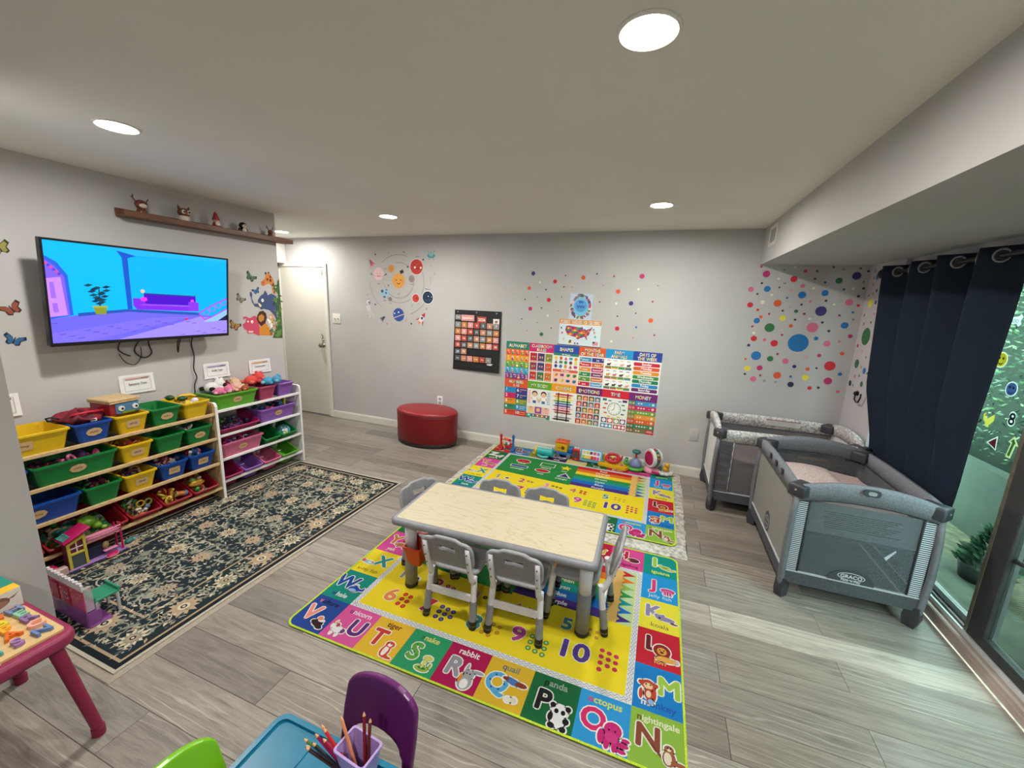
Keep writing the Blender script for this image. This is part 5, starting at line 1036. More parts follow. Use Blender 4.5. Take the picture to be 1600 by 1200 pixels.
def wall_signs():
    PAPER=mat('white_paper',(236,236,236),.7)
    def sign(label,y,z,w,h,tilt,txt,bar):
        t=thing('paper_sign',label,'sign',(XL+.002,y,z),0,None,(PI/2+.02,tilt,PI/2))
        vs=[];n=6
        for j in range(n+1):
            for i in range(n+1): vs.append((-w/2+w*i/n,-h/2+h*j/n,.001+.012*(1-j/n)**2*(.4+.6*abs(i/n-.3))))
        G().add(vs,[[j*(n+1)+i,j*(n+1)+i+1,(j+1)*(n+1)+i+1,(j+1)*(n+1)+i] for j in range(n) for i in range(n)],0,True).build('sheet',PAPER,t)
        p=P(.0003); a,b=w/2-.022,h/2-.018
        p.ring(0,0,1,1,(0,0,0),1,1) if 0 else None
        for r in ((-a,-b,a,-b+.002),(-a,b-.002,a,b),(-a,-b,-a+.002,b),(a-.002,-b,a,b)): p.rect(*r,(150,154,170),1)
        k=9
        for q in range(k): p.rect(-a+.008+q*(2*a-.016)/k,b-.014,-a+.008+(q+1)*(2*a-.016)/k,b-.006,bar if q<k*.6 else tuple(int(v*.75) for v in bar),2)
        if txt: p.text(txt,0,-.006,.013,(60,64,74),2,st='b')
        o=p.build('lettering',PRINT_MATTE,t,(0,0,.0075),(-.055,0,0))
    sign('white paper sign reading Sensory Toys below the television','_' and 1.680,.946,.198,.130,-.0,'Sensory Toys',(214,160,140))
    sign('white paper sign reading Stuffy Toys above the long bright green bin',2.222,.962,.203,.122,.0,'Stuffy Toys',(150,146,200))
    sign('white paper sign with orange stripe beside the hall door, above purple bin',2.603,.946,.207,.122,0,'Construction',(230,170,90))
    sign('white paper sign half hidden by the near wall corner, above yellow bin',1.02,.925,.205,.130,0,'',(160,160,190))
wall_signs()
def butterflies():
    def bf(label,y,z,s,c1,c2,rot=0.3):
        p=P(.0003)
        def R(pts): return [(x*math.cos(rot)-v*math.sin(rot),x*math.sin(rot)+v*math.cos(rot)) for x,v in [(a*s,b*s) for a,b in pts]]
        for d,c,l in ((1.0,c2,1),(.78,c1,2)):
            for m in (-1,1):
                p.poly(R([(0,0),(m*.25*d,.42*d),(m*.85*d,.75*d),(m*1.0*d,.35*d),(m*.6*d,.0)]),c,l); p.poly(R([(0,0),(m*.6*d,-.02),(m*.62*d,-.45*d),(m*.3*d,-.62*d),(0,-.3*d)]),c,l)
        p.poly(R([(-.05,.4),(.05,.4),(.06,-.4),(-.06,-.4)]),(40,34,30),3)
        o=p.build('butterfly_sticker',PRINT_MATTE,None,(XL+.0012,y,z),(PI/2,.12,PI/2)); tag(o,label,'sticker')
    bf('yellow green butterfly sticker at the photo edge, topmost of three left of the television',1.165,1.777,.050,(150,146,70),(52,50,30),.5)
    bf('reddish brown butterfly sticker left of the television',1.165,1.455,.050,(146,78,58),(70,34,26),.6)
    bf('blue butterfly sticker left of the television, lowest of three',1.150,1.283,.046,(50,100,146),(26,40,60),-.3)
    bf('dark green butterfly sticker right of the television, highest one there',2.590,1.722,.052,(70,110,84),(30,44,36),-.4)
    bf('small blue butterfly sticker above the elephant trunk sticker',2.630,1.608,.038,(50,104,150),(24,40,70),.5)
    bf('pale olive butterfly sticker between the television and elephant sticker',2.478,1.537,.046,(140,134,110),(60,56,44),-.5)
    bf('orange yellow butterfly sticker at the lower right corner of the television',2.408,1.313,.054,(186,130,60),(60,50,36),-.3)
butterflies()
def jungle():
    cy=sum(q[0] for _,pl in JUNGLE for q in pl)/sum(len(pl) for _,pl in JUNGLE); cz=1.45
    p=P(.00012)
    for k,(c,pl) in enumerate(JUNGLE): p.poly([(y-cy,z-cz) for y,z in pl],c,2+k*.5)
    rnd=random.Random(4)
    for i in range(90):
        y=rnd.uniform(2.74,2.86)-cy; z=rnd.uniform(1.22,1.66)-cz
        if y+cy<2.79 and z+cz>1.35: y=rnd.uniform(2.81,2.855)-cy
        a=rnd.uniform(0,6.28); r=rnd.uniform(.015,.04); p.poly([(y,z),(y+r*.5*math.cos(a+.4),z+r*.5*math.sin(a+.4)),(y+r*math.cos(a),z+r*math.sin(a)),(y+r*.5*math.cos(a-.4),z+r*.5*math.sin(a-.4))],rnd.choice(((58,96,46),(84,124,58),(110,146,74),(44,74,40))),20+i*.02)
    o=p.build('jungle_animals_sticker',PRINT_MATTE,None,(XL+.0012,cy,cz),ROT_LEFT); tag(o,'large wall sticker of giraffe, elephant, hippo and lion among leaves','sticker')
jungle()
# ---------------------------------------------------------------- dots
DC=dict(ind=((58,44,120),'violet'),red=((206,36,50),'red'),mar=((146,58,84),'maroon'),ora=((222,92,48),'orange'),dgr=((54,72,66),'dark green'),mag=((190,44,112),'magenta'),cre=((236,232,196),'cream'),nav=((42,48,78),'navy'),pin=((216,110,140),'pink'),gry=((140,136,140),'grey'),blu=((28,116,184),'blue'),gre=((46,112,66),'green'),ppk=((212,160,164),'pale pink'),yel=((236,220,70),'yellow'))
ORD=['','second ','third ','fourth ','fifth ','sixth ','seventh ','eighth ','ninth ','tenth ','eleventh ','twelfth ','thirteenth ','fourteenth ','fifteenth ','sixteenth ']
def dots(lst,where,wall,big,mid):
    me={}
    for c,(rgb,_) in DC.items():
        key='dot_sticker_'+wall+c; g=G().prism(circ(0,0,1,n=24),0,.0008); m=bpy.data.meshes.new('dot_sticker'); m.from_pydata(g.v,[],g.f); m.materials.append(mat('dot_vinyl_'+c,rgb,.55)); me[c]=m
    sz=lambda r: 'large' if r>big else ('medium' if r>mid else 'small')
    fam={}
    for d in lst: fam.setdefault((sz(d[2]),d[3]),[]).append(d)
    for (s,c),v in fam.items():
        v.sort(key=lambda d:-d[1]); n=len(v); nm=DC[c][1]
        for k,(u,z,r,_) in enumerate(v):
            if n==1: lb='only %s %s dot sticker %s'%(s,nm,where)
            else: lb='%s of %d %s %s dot stickers %s'%(((ORD[k]+'highest') if k<n-1 else 'lowest'),n,s,nm,where)
            o=bpy.data.objects.new('dot_sticker',me[c]); COL.objects.link(o); o.scale=(r,r,1)
            if wall=='b': o.location=(u,YB-.0002,z); o.rotation_euler=ROT_BACK
            else: o.location=(1.5008,u,z); o.rotation_euler=ROT_RIGHT
            tag(o,lb,'sticker','dot stickers '+where)
dots(DOTS_A,'around the posters','b',.05,.018)
dots(DOTS_B,'in the corner above the cots','b',.05,.024)
dots(DOTS_C,'on the right wall by the curtain','r',.08,.03)
# ---------------------------------------------------------------- planets
def planets():
    sc=.00108; kz=.0009
    def dec(name,label,key,fn,rot=0):
        p=P(.0002); fn(p); x,z=SOLAR[key]; o=p.build(name,PRINT_MATTE,None,(x,YB-.0008,z),ROT_BACK); tag(o,label,'sticker','planet wall stickers'); return o
    D1=(60,44,40)
    def face(p,r,l): p.circle(-r*.35,r*.1,r*.09,D1,l,n=8); p.circle(r*.35,r*.1,r*.09,D1,l,n=8); p.ring(0,-r*.1,r*.28,r*.36,D1,l,8,PI*1.15,PI*1.85)
    W=(240,236,228)
    def sun(p):
        for k in range(18):
            a=k*2*PI/18; p.line([(.096*math.cos(a),.096*math.sin(a)),(.118*math.cos(a),.118*math.sin(a))],.007,(220,170,90),1)
        p.circle(0,0,.085,(226,162,74),2,n=30); face(p,.085,3); p.circle(-.05,-.005,.014,(230,140,80),3); p.circle(.05,-.005,.014,(230,140,80),3); p.poly([(.03,.075),(.075,.095),(.062,.13),(.018,.112)],(60,46,40),3); p.text('Sun',0,-.158,.014,(110,110,116),1)
    dec('sun_sticker','smiling orange sun sticker in the middle of the planet stickers','sun',sun)
    def sat(p): p.circle(0,0,.075,(228,192,194),2,n=28); p.ring(0,0,.098,.112,(150,150,164),3,30,PI*.9,PI*2.1,.26); p.circle(-.1,.0,.012,(230,230,236),3); p.circle(.1,.0,.012,(230,230,236),3); face(p,.06,4); p.text('Saturn',0,-.118,.013,(120,120,126),1)
    dec('saturn_sticker','pale pink ringed planet sticker at upper left of the planet stickers','saturn',sat)
    dec('venus_sticker','small orange planet sticker upper left of the sun','venus',lambda p:(p.circle(0,0,.044,(216,154,74),1,n=24),face(p,.04,2),p.text('Venus',-.082,-.006,.012,(120,120,126),1)))
    dec('jupiter_sticker','large red planet sticker with face upper right of the sun','jupiter',lambda p:(p.circle(0,0,.090,W,.5,n=28),p.circle(0,0,.085,(188,62,56),1,n=28),p.circle(-.022,-.006,.012,W,2),p.circle(.056,-.010,.012,W,2),p.circle(-.03,.02,.007,D1,2),p.circle(.05,.02,.007,D1,2),p.ring(.014,-.008,.014,.022,D1,2,8,PI,PI*2),p.text('Jupiter',.01,.108,.014,(120,120,126),1)))
    dec('mercury_sticker','small grey brown planet sticker right of the sun','mercury',lambda p:(p.circle(0,0,.040,(150,134,130),1,n=22),face(p,.036,2),p.text('Mercury',.005,-.066,.013,(120,120,126),1)))
    dec('earth_sticker','light blue earth sticker lower left of the sun','earth',lambda p:(p.circle(0,0,.058,(150,190,214),1,n=26),p.circle(-.036,.022,.018,(60,84,104),2),p.circle(.018,.002,.012,(60,84,104),2),p.circle(-.006,-.045,.018,(60,84,104),2,.010),p.circle(.025,.038,.012,(90,120,140),2),p.text('Earth',0,-.092,.013,(90,110,140),1)))
    dec('moon_sticker','small brown grey moon sticker beside the earth sticker','moon',lambda p:(p.circle(0,0,.027,(142,124,122),1,n=20),p.circle(-.008,.004,.007,(120,102,100),2),p.text('Moon',0,-.052,.012,(120,120,126),1)))
    dec('mars_sticker','small red planet sticker lower right of the sun','mars',lambda p:(p.circle(0,0,.052,W,.5,n=24),p.circle(0,0,.047,(194,62,58),1,n=24),p.circle(.012,.002,.010,(130,24,30),2),p.text('Mars',.035,-.07,.012,(120,120,126),1,rot=.6)))
    dec('neptune_sticker','dark navy planet sticker at the right of the planet stickers','neptune',lambda p:(p.circle(0,0,.076,W,.5,n=28),p.circle(0,0,.070,(32,50,78),1,n=28),p.rect(-.05,-.03,.05,-.022,(60,80,110),2),p.rect(-.045,-.046,.045,-.040,(60,80,110),2),p.circle(.008,.014,.006,W,2),p.circle(.05,.008,.005,W,2),p.text('Neptune',.0,.088,.014,(90,100,120),1,rot=-.1)))
    def ura(p):
        p.ring(0,0,.105,.118,(186,180,176),.5,30,0,2*PI,.25); p.circle(0,0,.078,(52,84,158),1,n=28); p.line([(-.085,-.045),(.08,.012)],.012,(186,180,176),2); p.circle(.0,.03,.010,W,2); p.circle(-.056,.014,.009,W,2); p.text('Uranus',.108,-.06,.012,(120,120,126),1,rot=1.1)
    dec('uranus_sticker','blue ringed planet sticker at the bottom of the planet stickers','uranus',ura)
    dec('spaceship_sticker','teal flying saucer sticker at upper right of the planet stickers','ufo',lambda p:(p.circle(0,0,.052,(92,150,160),1,.026,24),p.circle(0,.02,.028,(140,186,190),2),p.line([(-.03,.03),(-.045,.06)],.006,(92,150,160),1),p.line([(.03,.03),(.045,.06)],.006,(92,150,160),1),p.line([(-.02,-.02),(-.03,-.045)],.007,(92,150,160),1),p.line([(.02,-.02),(.03,-.045)],.007,(92,150,160),1)))
    def rocket(c1,c2,s,rot):
        def f(p):
            R=lambda pts:[(s*(x*math.cos(rot)-y*math.sin(rot)),s*(x*math.sin(rot)+y*math.cos(rot))) for x,y in pts]
            p.poly(R([(-.3,-.5),(.3,-.5),(.34,.2),(0,.9),(-.34,.2)]),c1,1); p.poly(R([(-.3,.3),(.3,.3),(0,.9)]),c2,2); p.poly(R([(-.3,-.4),(-.7,-.8),(-.3,.0)]),c2,2); p.poly(R([(.3,-.4),(.7,-.8),(.3,.0)]),c2,2); p.poly(R([(-.2,-.5),(.2,-.5),(0,-.95)]),(226,130,70),2)
            q=R([(0,.05)])[0]; p.circle(q[0],q[1],.17*s,(70,84,100),3)
        return f
    dec('rocket_sticker','small pink rocket sticker at upper left of the planet stickers','rocket_pink',rocket((206,84,110),(196,60,84),.058,.6))
    dec('rocket_sticker','white and red rocket sticker at lower right of the planet stickers','rocket_red',rocket((216,214,214),(188,46,60),.092,-.6))
    dec('rocket_sticker','small dark blue spaceship sticker at the lower left of the planet stickers','rocket_blue',rocket((84,92,124),(56,64,96),.052,-.9))
    dec('astronaut_sticker','pale astronaut outline sticker at lower left of the planet stickers','astronaut',lambda p:(p.ring(-.01,.07,.032,.038,(150,150,158),1),p.circle(-.01,.07,.031,(216,214,214),1),p.circle(.004,.066,.016,(130,130,138),2),p.poly([(-.035,.035),(.022,.035),(.03,-.035),(-.03,-.035)],(212,210,210),1),p.line([(.02,.02),(.045,-.02),(.03,-.045)],.014,(190,190,194),2),p.line([(-.02,-.035),(.02,-.09),(.0,-.12)],.016,(206,206,208),2),p.line([(.015,-.035),(.065,-.085),(.06,-.12)],.016,(206,206,208),2),p.line([(-.03,.03),(-.045,-.01)],.012,(200,200,204),2)))
    x0,z0=SOLAR['sun']
    for i,(r,a0,a1,ww,lab) in enumerate(((.205,.20,-.9,.004,'inner right'),(.205,PI*1.08,PI*1.75,.004,'inner lower'),(.265,PI*1.25,PI*1.72,.004,'lower middle'),(.345,.42,-.42,.004,'right middle'),(.235,1.7,.75,.004,'upper middle'),(.33,2.35,1.2,.004,'top outer'),(.41,PI*1.02,PI*1.3,.003,'left outer'),(.43,PI*1.62,PI*1.85,.005,'lower right outer'),(.43,.18,-.06,.003,'far right outer'))):
        p=P(.0002); p.ring(0,0,r-ww,r+ww,(150,148,150),1,24,a0,a1,.92); o=p.build('orbit_line_sticker',PRINT_MATTE,None,(x0,YB-.0006,z0-.01),ROT_BACK); tag(o,'thin grey %s orbit arc sticker around the sun sticker'%lab,'sticker','planet wall stickers')
    pos=['left of the top edge','pale one at the top edge','at the top middle','beside the red planet','between sun and red planet','at the upper right','at the right edge','faint one at the left edge','between sun and earth','at the left edge below the pink planet','beside the astronaut','below the small red planet','above the red rocket','at the bottom left','dark one at the bottom right']
    for k in range(1,16):
        c=[(96,70,64),(150,176,170),(130,116,112),(50,66,84),(50,60,78),(160,168,172),(170,166,170),(180,176,178),(150,120,90),(160,160,164),(110,104,100),(130,170,160),(150,146,140),(190,140,110),(56,48,56)][k-1]
        dec('star_sticker','tiny star sticker among the planet stickers, '+pos[k-1],'star%d'%k,lambda p: p.star(0,0,.017,c,1))
planets()
# ---------------------------------------------------------------- calendar, charts, plates
def calendar():
    W,H=.566,.675; t=thing('calendar_chart','black pocket chart calendar of orange and pink day cards on the back wall','calendar',(-2.206,YB-.004,.820),0,None,(PI/2,.0,0))
    BK=mat('black_nylon',(22,22,24),.6,c2=(28,28,30),scale=200); n=10; vs=[]
    for j in range(n+1):
        for i in range(n+1):
            u,v=i/n,j/n; vs.append((W*u+.028*(1-v)*(1-u)*-.6+.0*u,H*v,.002+.016*(1-v)**2*(.3+u*u)))
    g=G().add(vs,[[j*(n+1)+i,j*(n+1)+i+1,(j+1)*(n+1)+i+1,(j+1)*(n+1)+i] for j in range(n) for i in range(n)],0,True); o=g.build('nylon_sheet',BK,t)
    for x in (.04,.27,.51): G().cyl((x,H-.022,.0),(x,H-.022,.008),.008,n=10).build('grommet',ALU,t)
    cw,ch=.067,.062
    C=dict(g=(150,152,150),o=(206,134,72),p=(226,158,152),r=(190,80,66),b=(96,104,112),t=(200,142,112),d=(84,90,98))
    rows=['gopr' 'btg','oprdtgo','prbtgop','rbtgopr','bt']
    ids={}
    def card(x,y,w,h,c,txt,th,z=.010):
        M=mat('card_'+str(c[0])+'_'+str(c[1]),c,.5)
        b=G().box(-w/2,w/2,-h/2,h/2,0,.0012).build('date_card',M,t,(x,y,z))
        if txt:
            p=P(.0003); p.text(txt,0,-th/2,th,(244,240,232),1); p.build('lettering',PRINT,b,(0,0,.0013))
    y=H-.115
    card(.045,y+.035,.066,.052,C['g'],'Month',.010,.008); card(.165,y+.03,.160,.066,C['p'],'September',.021,.008); card(.335,y+.018,.112,.066,C['r'],'2026',.030,.008)
    b=G().box(-.036,.036,-.036,.036,0,.0012).build('picture_card',mat('white_card',(240,238,232),.5),t,(.508,y-.002,.008)); p=P(.0003); p.circle(0,.004,.018,(190,100,90),1,.013); p.circle(.006,.010,.010,(120,110,120),2); p.rect(-.02,-.026,.02,-.021,(150,150,150),1); p.build('picture',PRINT,b,(0,0,.0013))
    k=0
    for r,row in enumerate(rows):
        for i,c in enumerate(row):
            k+=1; card(.045+i*.0775,y-.048-r*.0745-(.006 if r==4 and i==0 else 0),cw,ch,C[c],str(k),.024,.009+.0022*r*(.3+i/9))
    for i,(c,s) in enumerate(zip('dtporg',('Sun','Mon','Tue','Wed','Thu','Fri'))): card(.045+i*.0775,y-.048-5*.0745-.004,cw,ch,C[c],s,.014,.012+.002*i)
    for r in range(7): G().box(.008,W-.012,y-.084-r*.0745,y-.080-r*.0745,.0075+.0012*r,.0085+.0012*r).build('pocket_seam',mat('pocket_vinyl',(44,44,48),.3),t)
    G().prism(circ(.46,.088,.052,.010,16),.013,.0142).build('white_marker_tag',mat('white_card',(240,238,232),.5),t)
calendar()
def charts():
    W,H=1.600,.822; x0,z0=-1.578,.366
    t=thing('learning_chart_sheet','wide laminated sheet of twelve colourful learning charts on the back wall','poster',(x0,YB-.0005,z0),0,None,(PI/2,.006,0))
    G().box(-.012,W+.012,-.014,H+.012,0,.0006).build('laminate',mat('clear_laminate',(196,196,194),.2),t)
    cw,ch=W/6,H/2; rnd=random.Random(7)
    RB=[(214,60,56),(232,120,50),(240,190,60),(110,170,60),(40,140,100),(50,150,200),(60,80,160),(140,50,120),(220,60,120)]
    def fun(p,s,x,y,h,l=5):
        cols=[(250,250,245),(250,230,120),(250,200,220),(200,240,250),(210,240,150)]; k=h/GLY['cap']; sx=.86
        wd=sum((GLY['r',c][2] if c!=' ' else .3)*k*sx for c in s); xx=x-wd/2
        for i,c in enumerate(s):
            if c==' ': xx+=.3*k*sx; continue
            p.text(c,xx,y,h,(40,40,70),l,'l','o',sx); p.text(c,xx,y,h,cols[i%5],l+1,'l','b',sx); xx+=GLY['r',c][2]*k*sx
    def kid(p,x,y,s,c): p.circle(x,y+.3*s,.3*s,(70,44,36),4,n=10); p.circle(x,y+.22*s,.24*s,(236,186,146),5,n=10); p.poly([(x-.3*s,y-.4*s),(x+.3*s,y-.4*s),(x+.18*s,y+.02*s),(x-.18*s,y+.02*s)],c,4)
    def chart(i,j,title,bg,fn,two=False):
        p=P(.00012); p.rect(0,0,cw,ch,(240,240,236),1); hh=.082 if not two else .092
        p.rect(0,ch-hh,cw,ch,bg,2)
        for q in range(26): p.circle(rnd.uniform(.01,cw-.01),ch-rnd.uniform(.008,hh-.006),.0035,tuple(min(255,int(v*1.18)+14) for v in bg),3,n=6)
        if two: fun(p,title[0],cw/2,ch-.044,.030); fun(p,title[1],cw/2,ch-.084,.030)
        else: fun(p,title[0],cw/2,ch-.060,.034)
        fn(p,ch-hh); o=p.build('chart',PRINT,t,(i*cw,j*ch,.0008))
    def alphabet(p,h):
        cs=[(232,106,56),(240,160,50),(110,170,60),(70,170,210),(130,60,140)]; L='ABCDEFGHIJKLMNOPQRSTUVWXYZ'; n=0
        for r in range(5):
            y=h-(r+1)*h/5; p.rect(0,y,cw,y+h/5,cs[r],2)
            k=6 if r==4 else 5
            for c in range(k):
                if n>25: break
                x=(c+.5)*cw/k; p.text(L[n]+L[n].lower(),x,y+.042,.014,(250,250,245),3); p.circle(x,y+.02,.014,RB[(n*4)%9] if RB[(n*4)%9]!=cs[r] else (250,240,200),3,n=8); p.circle(x+.006,y+.026,.006,(250,240,220),4,n=6); n+=1
    def grid(p,h,nc,nr,cell,y0=0.008,x0_=.008):
        w_=(cw-2*x0_)/nc; hh=(h-2*y0)/nr
        for r in range(nr):
            for c in range(nc): cell(p,x0_+c*w_,y0+(nr-1-r)*hh,w_,hh,r*nc+c)
    def rules(p,h):
        def cell(p,x,y,w_,hh,k): p.rect(x+.004,y+.004,x+w_-.004,y+hh-.004,[(190,40,60),(90,50,110),(130,150,50),(150,60,90),(60,60,130),(226,96,50),(206,50,60),(60,120,80),(220,120,50)][k],2); kid(p,x+w_*.36,y+hh*.5,.034,RB[k]); kid(p,x+w_*.66,y+hh*.5,.034,RB[(k+4)%9]); p.rect(x+.012,y+.010,x+w_-.012,y+.015,(250,230,200),3)
        grid(p,h,3,3,cell)
    def shapes(p,h):
        p.rect(0,0,cw,h*.46,(246,206,186),2); p.rect(0,h*.92,cw,h,(50,130,110),2); p.text('2D Shapes',cw/2,h*.94,.014,(250,250,240),3); p.rect(0,h*.40,cw,h*.48,(222,96,70),3); p.text('3D Shapes',cw/2,h*.42,.014,(250,250,240),4)
        f=[lambda x,y,c:p.circle(x,y,.017,c,4),lambda x,y,c:p.rect(x-.013,y-.016,x+.013,y+.016,c,4),lambda x,y,c:p.poly([(x-.018,y-.015),(x+.018,y-.015),(x,y+.018)],c,4),lambda x,y,c:p.rect(x-.018,y-.012,x+.018,y+.014,c,4),lambda x,y,c:p.poly(circ(x,y,.019,n=6),c,4)]
        cs=[(226,214,60),(220,80,50),(214,60,110),(60,160,200),(230,150,50),(140,60,140),(50,150,80),(50,140,110),(110,50,90),(232,220,80),(50,70,160),(60,120,190),(222,150,50),(200,40,50),(214,60,140)]
        for r in range(3):
            for c in range(5): f[(r*2+c)%5](.030+c*.052,h*(.84-.13*r),cs[r*5+c]); p.rect(.02+c*.052,h*(.84-.13*r)-.026,.042+c*.052,h*(.84-.13*r)-.0235,(120,120,120),3)
        for r in range(2):
            for c in range(4):
                k=r*4+c; x,y=.036+c*.066,h*(.30-.18*r); f[(k+2)%5](x,y,cs[k+4]); p.poly([(x+.004,y-.014),(x+.02,y-.004),(x+.02,y+.016),(x+.006,y+.014)],tuple(int(v*.8) for v in cs[k+4]),5)
    def months(p,h):
        nm=['January','July','February','August','March','September','April','October','May','November','June','December']; cs=[(70,150,200),(60,60,140),(206,40,60),(214,110,60),(226,150,60),(190,40,110),(50,140,80),(130,50,110),(96,150,50),(206,110,50),(206,40,70),(90,160,210)]
        grid(p,h,2,6,lambda p,x,y,w_,hh,k:(p.rect(x+.003,y+.004,x+w_-.003,y+hh-.004,cs[k],2),p.text(nm[k],x+w_*.5,y+hh*.34,.0145,(250,250,245),3),p.circle(x+(.016 if k%2==0 else w_-.016),y+hh*.66,.007,(250,220,160),3,n=8)))
    def farm(p,h):
        def cell(p,x,y,w_,hh,k): p.rect(x+.002,y+.006,x+w_-.002,y+hh-.002,(246,248,248),2); p.rect(x+.002,y+.006,x+w_-.002,y+hh*.30,(110,150,70),3); p.rect(x+.002,y+.006,x+w_-.002,y+hh*.16,RB[(k*2)%9],4); c=[(70,60,56),(240,236,230),(236,180,170),(120,80,60),(226,150,60),(230,120,120),(90,70,60),(236,220,170),(60,60,60),(70,60,70),(110,80,60),(240,160,180)][k]; animal_small(p,x+w_/2,y+hh*.46,.018,c); p.rect(x+w_*.25,y+hh*.82,x+w_*.75,y+hh*.88,RB[k%9],3)
        grid(p,h,4,3,cell,.004,.004)
    def animal_small(p,x,y,s,c): p.circle(x,y,s,c,5,s*.6,10); p.circle(x+s*.9,y+s*.5,s*.45,c,5,n=8); p.rect(x-s*.7,y-s*1.1,x-s*.45,y,c,5); p.rect(x+s*.45,y-s*1.1,x+s*.7,y,c,5)
    def days(p,h):
        nm=['Sunday','Monday','Tuesday','Wednesday','Thursday','Friday','Saturday']; cs=[(206,36,64),(226,92,50),(232,150,44),(72,140,64),(30,130,100),(40,140,200),(110,40,110)]
        for k in range(7): y=h-.012-(k+1)*(h-.02)/7; p.poly(rrect(.012,y+.004,cw-.012,y+(h-.02)/7-.004,.010,3),cs[k],2); p.text(nm[k],cw/2,y+.013,.022,(250,250,250),3)
    def numbers(p,h):
        cs=[(40,140,200),(70,60,140),(206,40,100),(40,60,140),(232,150,44),(120,150,50),(50,140,100),(40,150,210),(222,80,60),(206,40,60)]
        for r in range(5):
            for c in range(2):
                k=r*2+c; y=h-(r+1)*h/5; n=r+1 if c==0 else r+6; p.rect(c*cw/2,y,(c+1)*cw/2,y+h/5,cs[k],2); p.text(str(n),c*cw/2+.024,y+.02,.032,(250,250,250),3)
                for q in range(n): p.circle(c*cw/2+.055+(q%5)*.015,y+.044-(q//5)*.022,.0055,(250,210,120) if c else (60,60,60),3,n=6)
    def body(p,h):
        for x,c in ((.085,(60,90,160)),(.185,(60,120,170))): p.circle(x,h*.84,.032,(40,30,34),3,n=14); p.circle(x,h*.81,.026,(240,196,160),4,n=14); p.rect(x-.022,h*.60,x+.022,h*.73,(246,246,246),3); p.rect(x-.018,h*.52,x+.018,h*.61,c,4); p.rect(x-.036,h*.62,x-.024,h*.72,(240,196,160),3); p.rect(x+.024,h*.62,x+.036,h*.72,(240,196,160),3)
        for k in range(8):
            p.rect(.008,h*(.90-.055*k),.042,h*(.92-.055*k),(226,120,130),2); p.rect(cw-.044,h*(.90-.055*k),cw-.008,h*(.92-.055*k),(110,160,210),2); p.rect(.122,h*(.64-.03*(k%4)),.15,h*(.652-.03*(k%4)),(214,90,110),2)
        for k in range(3): p.rect(.008+k*.085,h*.17,.088+k*.085,h*.40,[(246,206,150),(160,80,140),(244,190,186)][k],2); p.circle(.048+k*.085,h*.30,.022,(240,190,160),3,n=10); p.circle(.048+k*.085,h*.33,.018,(50,36,36),2.5,n=8)
        p.rect(0,0,cw,h*.155,(50,150,130),2)
        for k in range(5): p.rect(.01+k*.05,h*.06,.05+k*.05,h*.145,[(70,180,190),(80,60,130),(206,60,80),(222,90,50),(150,50,100)][k],3); p.circle(.03+k*.05,h*.10,.010,(250,230,200),4,n=8)
        p.rect(.04,h*.015,cw-.04,h*.04,(220,240,200),3)
    def colors(p,h):
        cs=[(206,60,60),(240,150,60),(240,220,90),(80,160,80),(60,120,180),(130,90,160),(236,150,180),(196,60,90),(150,100,70),(240,240,240),(150,150,154),(40,40,40)]
        p.rect(.075,.012,.09,h-.012,(70,60,60),2); p.rect(.175,.012,.19,h-.012,(70,60,60),2)
        for k,c in enumerate(cs):
            y=h-.016-(k+1)*(h-.03)/12; m=-1 if k%2 else 1; xa,xb=.05,cw-.05
            p.rect(xa,y+.003,xb,y+.021,c,3); p.poly([(xb,y+.004),(xb+.03,y+.012),(xb,y+.020)] if m>0 else [(xa,y+.004),(xa-.03,y+.012),(xa,y+.020)],c,3); p.rect(.115,y+.009,.15,y+.014,tuple(int(v*.6) for v in c),4)
            for x in (.075,.175): p.rect(x,y+.003,x+.014,y+.021,tuple(int(v*.45) for v in c),4)
    def emotions(p,h):
        cs=[(120,140,60),(222,96,60),(70,110,70),(60,130,190),(206,60,100),(90,50,90),(90,140,190),(206,40,60),(60,50,110),(120,150,70),(226,140,60),(60,110,80),(60,120,170),(206,50,70),(150,40,90),(70,60,130),(196,40,60),(230,120,50),(110,140,60),(60,130,180)]
        def cell(p,x,y,w_,hh,k): p.rect(x+.003,y+.003,x+w_-.003,y+hh-.003,cs[k],2); p.circle(x+w_/2,y+hh*.56,.020,[(60,40,36),(150,70,40),(90,50,30)][k%3],3,n=10); p.circle(x+w_/2,y+hh*.50,.016,(240,196,160),4,n=10); p.rect(x+w_/2-.007,y+hh*.42,x+w_/2+.007,y+hh*.45,(170,50,60),5); p.rect(x+.012,y+.007,x+w_-.012,y+.011,(250,240,220),3)
        grid(p,h,4,5,cell)
    def clock(p,h):
        cx,cy=cw/2,h*.66; p.circle(cx,cy,.066,(50,140,120),2,n=30); p.circle(cx,cy,.060,(248,248,244),3,n=30)
        for k in range(12):
            a=PI/2-k*PI/6; p.text(str(k if k else 12),cx+.049*math.cos(a),cy+.049*math.sin(a)-.005,.010,(50,60,70),4)
            X,Y=cx+.098*math.cos(a),cy+.095*math.sin(a)
            if k: p.poly(rrect(X-.016,Y-.007,X+.016,Y+.007,.003,2),[(60,150,140),(110,170,200),(60,150,100),(60,150,140),(50,120,100),(206,200,60),(226,210,60),(232,200,60),(220,90,60),(206,60,70),(206,50,60),(60,160,180)][k],4)
        p.line([(cx,cy),(cx-.024,cy-.018)],.005,(60,60,60),5); p.line([(cx,cy),(cx+.002,cy+.044)],.004,(60,60,60),5)
        p.rect(.012,h-.034,.052,h-.010,(60,110,100),3); p.rect(cw-.058,h-.034,cw-.012,h-.010,(90,50,110),3)
